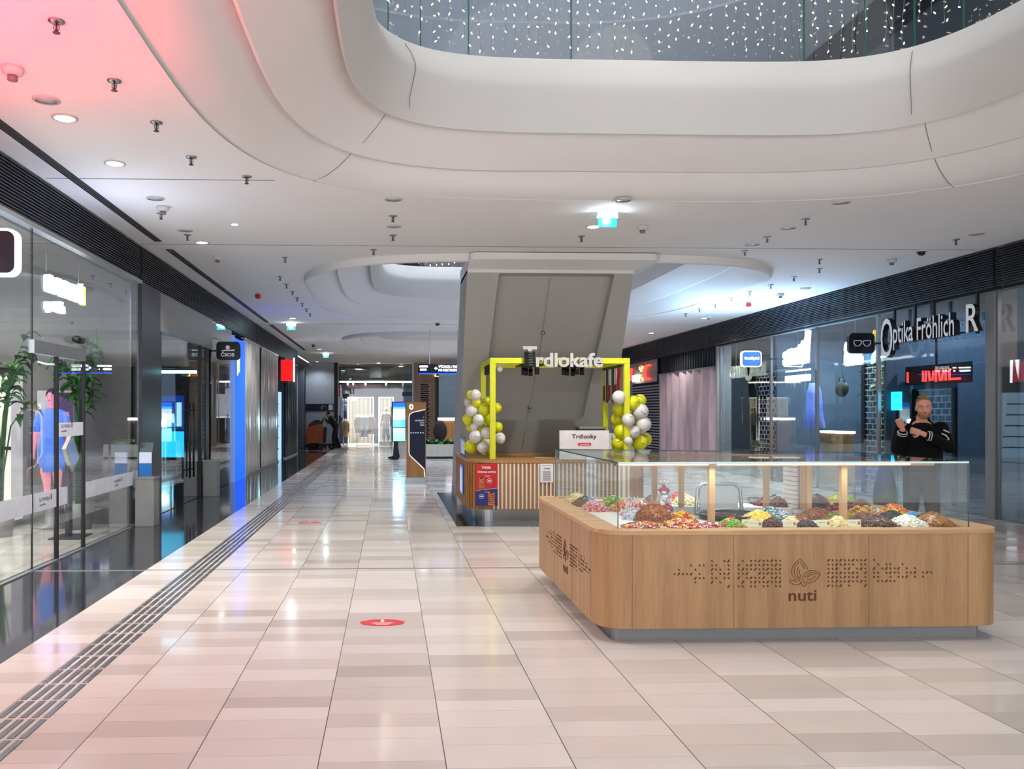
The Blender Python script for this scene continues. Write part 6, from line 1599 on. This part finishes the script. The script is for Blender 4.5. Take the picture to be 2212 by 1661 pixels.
# digital screen
SY = 29.3; x0, x1 = X(846.5, SY), X(876, SY); zt, zb = P(0, 867, y=SY).z, P(0, 955, y=SY).z
t = thing('digital_screen', 'upright bright beach picture screen with dark frame behind the totem', 'screen', (x0, SY, 0)); W_ = x1 - x0
MB().bb(0, W_, 0, .12, zb, zt).build('housing', M_navy, t); MB().bb(.06, .22, .02, .1, 0, zb).build('foot', M_navy, t)
MB().bb(.04, W_ - .01, -.006, 0, zb + .02, zb + (zt - zb) * .34).build('lower_image', mat('screen_mint', 'a8e8e0', .4, emit=hx('98e0dc'), es=.75), t); MB().bb(.04, W_ - .01, -.006, 0, zb + (zt - zb) * .36, zt - .03).build('sea_image', mat('screen_sea', '40b8d8', .4, emit=hx('38b0e0'), es=.8), t)
m = MB(); m.bb(.04, W_ - .01, -.009, -.006, zb + (zt - zb) * .55, zb + (zt - zb) * .82); m.build('sand_image', mat('screen_sand', 'd8e0d8', .4, emit=hx('d0dcd8'), es=.7), t); MB().bb(.04, W_ - .01, -.009, -.006, zb + (zt - zb) * .87, zt - .03).build('sky_image', mat('screen_sky', '2a60c8', .4, emit=hx('2a60d8'), es=.8), t)
point('screen_glow', (x0 + .2, SY - .25, 1.3), 14, (.5, .85, 1), .15)
# stone planters with ferns
def fern(label, loc, seed, n=26, L0=.5, group='green ferns in the stone planters'):
    random.seed(seed); t = thing('fern', label, 'plant', loc, group=group)
    m = MB()
    for i in range(n):
        a = U_(0, 6.28); el = U_(.35, 1.3); L = L0 * U_(.6, 1.1); d = Vector((math.cos(a), math.sin(a), 0)); sd = Vector((-math.sin(a), math.cos(a), 0)); b = len(m.v)
        for tt in range(5):
            f = tt / 4; p = d * (L * f * math.cos(el * (1 - .4 * f))) + Vector((0, 0, L * f * math.sin(el) * (1 - .55 * f * f))); ww = .035 * math.sin(math.pi * (f * .85 + .12))
            m.v.extend([p + sd * ww, p - sd * ww])
        for tt in range(4): m.face((b + tt * 2, b + tt * 2 + 1, b + tt * 2 + 3, b + tt * 2 + 2))
    m.build('fronds', mat('fern_green', '2a7a28', .5, var=.35), t, smooth=True); m = MB(); m.lathe([(0, -.08), (.06, -.08), (.07, .02), (0, .03)], n=10); m.build('root_ball', mat('soil', '2a1f18', .9), t)
    return t
stone = mat('planter_stone', 'c9c5bb', .4, var=.06)
x0, x1 = X(919, 30), X(1000, 30); zt = P(0, 961, y=30).z
t = thing('stone_planter', 'long pale stone planter box on a recessed foot behind the totem', 'planter', (x0, 30, 0)); W_ = x1 - x0
MB().ring([(0, 0), (W_, 0), (W_, .7), (0, .7)], [(.06, .06), (W_ - .06, .06), (W_ - .06, .64), (.06, .64)], .08, zt).build('stone_box', stone, t); MB().bb(.06, W_ - .06, .06, .64, zt - .12, zt - .06).build('soil', mat('soil', '2a1f18', .9), t); MB().bb(.05, W_ - .05, .05, .65, 0, .08).build('foot', M_black, t)
for i, (u, w) in enumerate(((925, 'left one beside the totem'), (941, 'middle one'), (960, 'right one'), (978, 'rightmost, next to the white pillar'))): fern('bushy green fern in the long stone planter, ' + w, (X(u, 30.35), 30.35, zt - .05), 30 + i)
x0, x1 = X(857, 28), X(880, 28)
t = thing('stone_planter', 'tapering pale stone block under the bright screen beside the totem', 'planter', (x0, 30.2, 0)); MB().prism([(0, 0), (x1 - x0 + .1, 0), (x1 - x0 + .1, .8), (0, .8)], 0, .66).build('stone_box', stone, t); MB().bb(.05, x1 - x0, .05, .7, .66, .68).build('soil', MATS['soil'], t)

# ---------------------------------------------------------------- scrubbing machine
sc_ = thing('scrubbing_machine', 'orange floor scrubbing machine with dark sloping hood by the end wall', 'cleaning machine', (X(683, 39.6), 39.6, 0))
m = MB()
prof = [(-.42, .22), (-.46, .55), (-.40, .90), (-.30, 1.02), (.20, 1.16), (.30, 1.12), (.34, .60), (.30, .22)]
m.extr([(x, -.27, z) for x, z in prof], (0, .54, 0)); m.build('orange_body', mat('machine_orange', 'c85a14', .4), sc_, bevel=.03)
m = MB(); m.extr([(-.38, -.25, .98), (-.30, -.25, 1.14), (-.06, -.25, 1.32), (.16, -.25, 1.34), (.32, -.25, 1.18), (.30, -.25, 1.08)], (0, .5, 0)); m.build('hood', mat('machine_hood', '23302f', .4), sc_, bevel=.03)
m = MB(); m.extr([(.30, -.2, .25), (.36, -.2, 1.0), (.52, -.2, .95), (.48, -.2, .25)], (0, .4, 0)); m.build('rear_column', M_black, sc_)
m = MB(); m.tube([(.28, -.22, 1.18), (.34, -.22, 1.42), (.42, -.22, 1.40), (.42, .22, 1.40), (.34, .22, 1.42), (.28, .22, 1.18)], .02, 8); m.build('handle', M_black, sc_)
for x in (-.2, .22):
    for y in (-.2, .2): m = MB(); m.cyl((x, y - .03, .09), (x, y + .03, .09), .09, 16); m.build('wheel', M_black, sc_)
m = MB(); m.lathe([(0, .02), (.26, .02), (.26, .12), (.2, .2), (0, .2)], c=(-.12, 0, 0), n=24); m.build('brush_deck', M_black, sc_)
m = MB(); m.box((.5, 0, .05), (.06, .8, .08)); m.build('squeegee', M_black, sc_)
m = MB(); m.ell((.16, -.275, .86), (.06, .006, .06), 14, 6); m.bb(-.05, .1, -.275, -.27, .48, .53); m.build('badge', M_grey, sc_)
# ---------------------------------------------------------------- people
def merged(name, mb, m, parent, vox=.008, sm=4):
    o = mb.build(name, m, smooth=True)
    r = o.modifiers.new('r', 'REMESH'); r.mode = 'VOXEL'; r.voxel_size = vox; r.use_smooth_shade = True
    s = o.modifiers.new('s', 'SMOOTH'); s.iterations = sm; s.factor = .5
    me = bpy.data.meshes.new_from_object(o.evaluated_get(bpy.context.evaluated_depsgraph_get()))
    me.name = name
    o.modifiers.clear(); old = o.data; o.data = me; bpy.data.meshes.remove(old)
    o.parent = parent; return o
def limb(mb, pts, rr, n=12):
    mb.tube(pts, rr, n)
    for p, r in zip(pts, rr): mb.ell(p, (r, r, r), n, 8)
def hand(mb, wrist, fwd, up, s=1, curl=.9, thumb=1):
    """palm and five bent fingers"""
    w, f, u = Vector(wrist), Vector(fwd).normalized(), Vector(up).normalized(); sd = f.cross(u).normalized(); u = sd.cross(f)
    pc = w + f * .045 * s
    M = Matrix((sd, f, u)).transposed()
    mb.ell(pc, (.038 * s, .05 * s, .018 * s), 12, 8, M=M)
    for i, (o_, L) in enumerate(((-.028, .062), (-.010, .072), (.010, .067), (.027, .052))):
        b = pc + f * .038 * s + sd * o_ * s; L *= s; d1 = (f - u * curl * .5).normalized(); d2 = (f * (1 - curl) - u * curl * 1.2).normalized(); d3 = (-f * curl * .6 - u * .8).normalized() if curl > .6 else d2
        p1 = b + d1 * L * .45; p2 = p1 + d2 * L * .35; p3 = p2 + d3 * L * .3
        mb.tube([b - f * .02 * s, b, p1, p2, p3], [.010 * s, .0095 * s, .009 * s, .0085 * s, .007 * s], 8); mb.ell(p3, (.007 * s,) * 3, 8, 6)
    b = pc - f * .015 * s + sd * -.034 * s * thumb; p1 = b + (sd * -.6 * thumb + f * .5 - u * .4).normalized() * .035 * s; p2 = p1 + (f * .8 - u * .4 + sd * .2 * thumb).normalized() * .03 * s
    mb.tube([b, p1, p2], [.013 * s, .011 * s, .009 * s], 8); mb.ell(p2, (.009 * s,) * 3, 8, 6)
def head(mb, c, turn=0, tilt=0, s=1):
    M = Matrix.Rotation(turn, 3, 'Z') @ Matrix.Rotation(tilt, 3, 'X'); c = Vector(c)
    E = lambda p, r, n=14, k=10: mb.ell(c + M @ (Vector(p) * s), tuple(q * s for q in r), n, k, M=M)
    E((0, .015, .035), (.076, .095, .085), 20, 14); E((0, -.02, -.03), (.064, .072, .082), 18, 12); E((0, -.045, -.085), (.038, .035, .03))
    E((0, -.100, -.012), (.011, .016, .028)); E((0, -.108, -.028), (.015, .014, .011)); E((0, -.082, .028), (.052, .014, .010)); E((0, -.086, -.058), (.024, .012, .007)); E((0, -.084, -.068), (.020, .012, .006))
    for x in (-1, 1): E((x * .076, .012, -.005), (.010, .020, .032)); E((x * .040, -.062, -.025), (.024, .022, .022))
    return lambda p: c + M @ (Vector(p) * s)
def face(t, at, s=1, iris='3a5060'):
    m = MB()
    for x in (-.030, .030): m.ell(at((x, -.080, .006)), (.0125 * s, .010 * s, .008 * s), 10, 8)
    m.build('eye_whites', mat('eye_white', 'd8d0c8', .3), t)
    m = MB()
    for x in (-.030, .030): m.ell(at((x, -.0895, .006)), (.006 * s, .003 * s, .006 * s), 10, 6)
    m.build('irises', mat('iris', iris, .3), t)
    m = MB()
    for x in (-1, 1): m.tube([at((x * .014, -.096, .024)), at((x * .032, -.093, .030)), at((x * .050, -.082, .024))], [.003, .004, .0025], 6)
    m.build('eyebrows', M_hair, t)
    m = MB(); m.tube([at((-.022, -.096, -.062)), at((0, -.101, -.060)), at((.022, -.096, -.062))], [.003, .0045, .003], 6); m.build('lips', mat('lips', 'a85a50', .5), t)
M_jack = mat('jacket_black', '060607', .9, var=.1, spec=.2); M_trou = mat('trousers_black', '15161a', .7); M_shoe = mat('shoe_black', '0a0a0c', .35)
def shoes(t, pts, m_=None, dirx=(0, -1)):
    for x, y in pts:
        m = MB(); d = Vector((dirx[0], dirx[1], 0)); c = Vector((x, y, 0)); a = math.atan2(d.y, d.x)
        m.ell(c + d * .06 + Vector((0, 0, .05)), (.14, .05, .05), 14, 8, M=Matrix.Rotation(a, 3, 'Z')); m.ell(c + Vector((0, 0, .07)), (.06, .048, .06), 12, 8)
        o = m.build('shoe', m_ or M_shoe, t)
        for v in o.data.vertices: v.co.z = max(v.co.z, .0)
# man in the black varsity jacket
t = thing('person', 'man with fair hair bun in black jacket fiddling with his cuff behind the candy kiosk', 'person', (6.07, 9.3, 0), rz=-.42)
b = MB()
limb(b, [(0, .02, .98), (0, .01, 1.15), (0, 0, 1.32), (0, .02, 1.46), (0, .0, 1.54)], [.13, .125, .14, .12, .06])
b.tube([(0, .02, 1.46), (0, -.005, 1.62)], [.062, .055], 14)
at = head(b, (.015, -.03, 1.705), turn=-.06, tilt=.05)
RA = [(-.185, .02, 1.47), (-.25, -.02, 1.24), (-.215, -.20, 1.46)]; LA = [(.19, .02, 1.47), (.245, -.10, 1.27), (-.035, -.30, 1.42)]
limb(b, RA, [.052, .042, .029]); limb(b, LA, [.052, .042, .029])
hand(b, (-.222, -.205, 1.475), (-.35, -.15, .9), (.2, 1, .1), 1.05, .85, 1)
hand(b, (-.045, -.302, 1.425), (-.95, -.05, .28), (.1, 1, .0), 1.05, .8, -1)
for s in (-1, 1): limb(b, [(s * .09, .02, .95), (s * .11, 0, .52), (s * .12, .03, .10)], [.085, .055, .035])
merged('body', b, M_skin, t, .0075, 3)
j = MB(); j.ell((0, .02, 1.18), (.215, .175, .32), 20, 14); j.ell((0, .02, 1.36), (.22, .168, .17), 20, 12); j.ell((0, .02, 1.03), (.20, .16, .15), 18, 10)
limb(j, [RA[0], RA[1], (-.218, -.175, 1.42)], [.085, .068, .048], 14); limb(j, [LA[0], LA[1], (.03, -.275, 1.395)], [.085, .07, .05], 14)
j.tube([(-.10, .05, 1.50), (-.06, .07, 1.58), (.06, .07, 1.58), (.10, .05, 1.50), (.06, -.07, 1.47), (-.06, -.07, 1.47)], .035, 10, closed=True)
j.ell((0, -.03, 1.475), (.115, .085, .075), 16, 10)
merged('jacket', j, M_jack, t, .009, 4)
m = MB()
for a, c in (((-.218, -.168, 1.405), (-.217, -.172, 1.412)), ((-.2175, -.181, 1.428), (-.217, -.185, 1.435)), ): m.tube([a, c], .052, 16)
for q in (0, .022): a = Vector((.045 - q, -.272 - q * .1, 1.392 + q * .15)); m.tube([a, a + Vector((-.008, -.001, .001))], .054, 16)
m.build('cuff_stripes', mat('stripe_white', 'c8c8c4', .6), t)
m = MB(); m.tube([(.17, -.135, 1.42), (.21, -.15, 1.40), (.24, -.14, 1.36), (.20, -.155, 1.33), (.17, -.16, 1.36)], .008, 6, closed=False); m.tube([(.19, -.14, 1.46), (.25, -.12, 1.43)], .008, 6); m.build('sleeve_emblem', MATS['stripe_white'], t)
p = MB(); p.ell((0, .02, .98), (.175, .155, .17), 18, 12)
for s in (-1, 1): limb(p, [(s * .085, .02, .92), (s * .11, 0, .52), (s * .12, .03, .09)], [.105, .075, .06], 14)
merged('trousers', p, M_trou, t, .011, 4); shoes(t, [(-.12, .0), (.12, .0)])
face(t, at)
hm = MB()
for p_, r in (((0, .035, .062), (.080, .088, .072)), ((0, .055, .01), (.072, .060, .07)), ((0, .01, .095), (.06, .06, .03))): hm.ell(at(p_), r, 18, 12)
hm.ell(at((0, .03, .145)), (.034, .034, .03), 12, 10)
merged('hair', hm, M_hair, t, .006, 2)
bm = MB()
for p_, r in (((0, -.062, -.098), (.040, .032, .026)), ((-.045, -.045, -.07), (.022, .035, .03)), ((.045, -.045, -.07), (.022, .035, .03)), ((0, -.098, -.048), (.026, .008, .006))): bm.ell(at(p_), r, 12, 8)
merged('beard', bm, mat('beard_fair', '8a5f3c', .9, var=.2, scale=60), t, .005, 2)
# cleaner bending over the machine
WY = 39.3
t = thing('person', 'cleaner in dark green uniform leaning forward to push the orange machine', 'person', (X(722, WY), WY, 0))
b = MB(); hip = Vector((.08, 0, .95)); ch = Vector((-.14, 0, 1.38))
limb(b, [hip, hip.lerp(ch, .5), ch], [.13, .13, .12]); limb(b, [ch, (-.24, 0, 1.48)], [.06, .055]); at = head(b, (-.30, 0, 1.58), turn=-1.5, tilt=.25)
for s in (-1, 1):
    limb(b, [ch + Vector((0, s * .17, 0)), (-.26, s * .2, 1.2), (-.42, s * .17, 1.36)], [.05, .04, .03]); hand(b, (-.42, s * .17, 1.37), (-.9, 0, .25), (0, 0, 1), 1, .8, s)
    limb(b, [hip + Vector((0, s * .09, 0)), (.03 + s * .06, s * .1, .5), (.12 + s * .13, s * .1, .09)], [.09, .06, .04])
merged('body', b, M_skin, t, .012, 3)
j = MB(); jm = mat('uniform_green', '15231f', .7); limb(j, [hip + Vector((0, 0, .06)), hip.lerp(ch, .5), ch], [.155, .165, .15]); j.ell(ch, (.13, .22, .11), 14, 10)
for s in (-1, 1): limb(j, [ch + Vector((0, s * .17, 0)), (-.26, s * .2, 1.2), (-.39, s * .17, 1.33)], [.08, .065, .05])
merged('jacket', j, jm, t, .014, 4); m = MB(); m.box((.02, -.13, 1.36), (.16, .12, .06), ry=.9); m.build('back_print', mat('print_pale', '9aa8a4', .6), t)
p = MB(); p.ell(hip, (.14, .17, .14), 14, 10)
for s in (-1, 1): limb(p, [hip + Vector((0, s * .09, 0)), (.03 + s * .06, s * .1, .5), (.12 + s * .13, s * .1, .09)], [.115, .08, .065])
merged('trousers', p, M_trou, t, .014, 4); shoes(t, [(.12 + .13, .1), (.12 - .13, -.1)], dirx=(-1, 0)); face(t, at)
h = MB(); h.ell(at((0, .03, .045)), (.082, .092, .078), 16, 12); merged('hair', h, mat('hair_dark', '1c1512', .9), t, .01, 2)
# person hidden behind the screen
HY = 30.95 
t = thing('person', 'person in dark clothes mostly hidden behind the bright screen, one black boot visible', 'person', (X(856, 29.75), 29.75, 0))
b = MB(); limb(b, [(0, 0, .95), (0, 0, 1.2), (0, 0, 1.42)], [.12, .12, .12]); b.tube([(0, 0, 1.42), (0, 0, 1.56)], .055, 12); at = head(b, (0, 0, 1.64), turn=-1.4)
for s in (-1, 1):
    limb(b, [(0, s * .18, 1.42), (.02, s * .2, 1.15), (-.05, s * .17, .95)], [.05, .04, .03]); hand(b, (-.05, s * .17, .94), (-.1, 0, -1), (-1, 0, 0), 1, .4, s)
    limb(b, [(0, s * .09, .93), (-.02, s * .1, .5), (-.0 - s * .06, s * .1, .09)], [.09, .06, .04])
merged('body', b, M_skin, t, .012, 3)
j = MB(); limb(j, [(0, 0, .95), (0, 0, 1.2), (0, 0, 1.40)], [.15, .15, .14]); j.ell((0, 0, 1.40), (.11, .21, .1), 14, 10)
for s in (-1, 1): limb(j, [(0, s * .18, 1.40), (.02, s * .2, 1.15), (-.04, s * .17, .99)], [.075, .06, .045])
merged('jacket', j, M_jack, t, .014, 4)
p = MB(); p.ell((0, 0, .93), (.13, .16, .13), 14, 10)
for s in (-1, 1): limb(p, [(0, s * .09, .92), (-.02, s * .1, .5), (-.0 - s * .06, s * .1, .09)], [.11, .08, .065])
merged('trousers', p, mat('jeans_navy', '10182e', .8), t, .014, 4); shoes(t, [(-.10, .1), (.0, -.1)], dirx=(-1, 0)); face(t, at)
h = MB(); h.ell(at((0, .03, .045)), (.082, .092, .078), 16, 12); merged('hair', h, MATS['hair_dark'], t, .01, 2)
# mannequin in the end shop
MY = 42.6
t = thing('mannequin', 'mannequin in pale jacket and blue jeans standing in the end shop window', 'mannequin', (X(834, MY), MY, 0))
mm = mat('mannequin_skin', 'b89888', .5); MB().bb(-.35, .35, -.25, .25, 0, .22).build('pedestal', M_wwhite, t)
b = MB(); limb(b, [(0, 0, 1.15), (0, 0, 1.4), (0, 0, 1.6)], [.11, .10, .11]); b.tube([(0, 0, 1.6), (0, 0, 1.76)], .05, 12); at = head(b, (0, -.01, 1.84))
for s in (-1, 1): limb(b, [(s * .16, 0, 1.62), (s * .22, 0, 1.36), (s * .24, -.03, 1.12)], [.045, .038, .028]); hand(b, (s * .24, -.03, 1.10), (0, 0, -1), (0, -1, 0), .95, .3, s); limb(b, [(s * .08, 0, 1.12), (s * .09, 0, .75), (s * .1, 0, .3)], [.08, .05, .035])
merged('body', b, mm, t, .012, 3)
j = MB(); limb(j, [(0, .01, 1.12), (0, .01, 1.35), (0, .01, 1.58)], [.15, .15, .14]); j.ell((0, 0, 1.58), (.19, .11, .09), 14, 10)
for s in (-1, 1): limb(j, [(s * .16, 0, 1.6), (s * .22, 0, 1.36), (s * .24, -.02, 1.16)], [.075, .065, .05])
merged('jacket', j, gm_[1], t, .014, 4)
p = MB(); p.ell((0, 0, 1.08), (.14, .12, .12), 14, 10)
for s in (-1, 1): limb(p, [(s * .08, 0, 1.08), (s * .09, 0, .75), (s * .11, 0, .42)], [.10, .08, .08])
merged('jeans', p, mat('jeans_blue', '6a80a8', .8), t, .014, 4)
for x in (-.1, .1): m = MB(); m.ell((x, -.05, .26), (.045, .12, .04), 12, 8); m.tube([(x, 0, .25), (x, 0, .42)], .05, 10); m.build('boot', M_shoe, t)
h = MB(); h.ell(at((0, .02, .05)), (.085, .095, .075), 16, 12); merged('hat', h, gm_[3], t, .01, 2)
# dark bag hanging at the right of the kiosk
t = thing('hanging_bag', 'dark green cloth bag hanging on a thin stand to the right behind the candy kiosk', 'bag', (P(1912, 1000, y=8.7).x, 8.7, 0))
m = MB()
for z, wx, wy in ((.62, .10, .05), (.70, .13, .07), (.85, .12, .07), (1.0, .09, .05), (1.13, .05, .03)):
    for q in range(14): a = 2 * math.pi * q / 14; m.v.append(Vector((wx * math.cos(a), wy * math.sin(a), z)))
for i in range(4):
    for q in range(14): m.face((i * 14 + q, i * 14 + (q + 1) % 14, (i + 1) * 14 + (q + 1) % 14, (i + 1) * 14 + q)); m.sm.add(len(m.f) - 1)
m.face(list(range(14))[::-1]); m.face([56 + q for q in range(14)]); m.build('bag_body', MATS['bag_green'], t); m = MB(); m.tube([(0, .08, 0), (0, .08, 1.2), (0, 0, 1.2), (0, 0, 1.12)], .01, 8); m.build('stand_pole', M_steel, t); MB().lathe([(0, 0), (.13, 0), (.13, .012), (0, .02)], c=(0, .08, 0), n=20).build('stand_foot', M_steel, t)
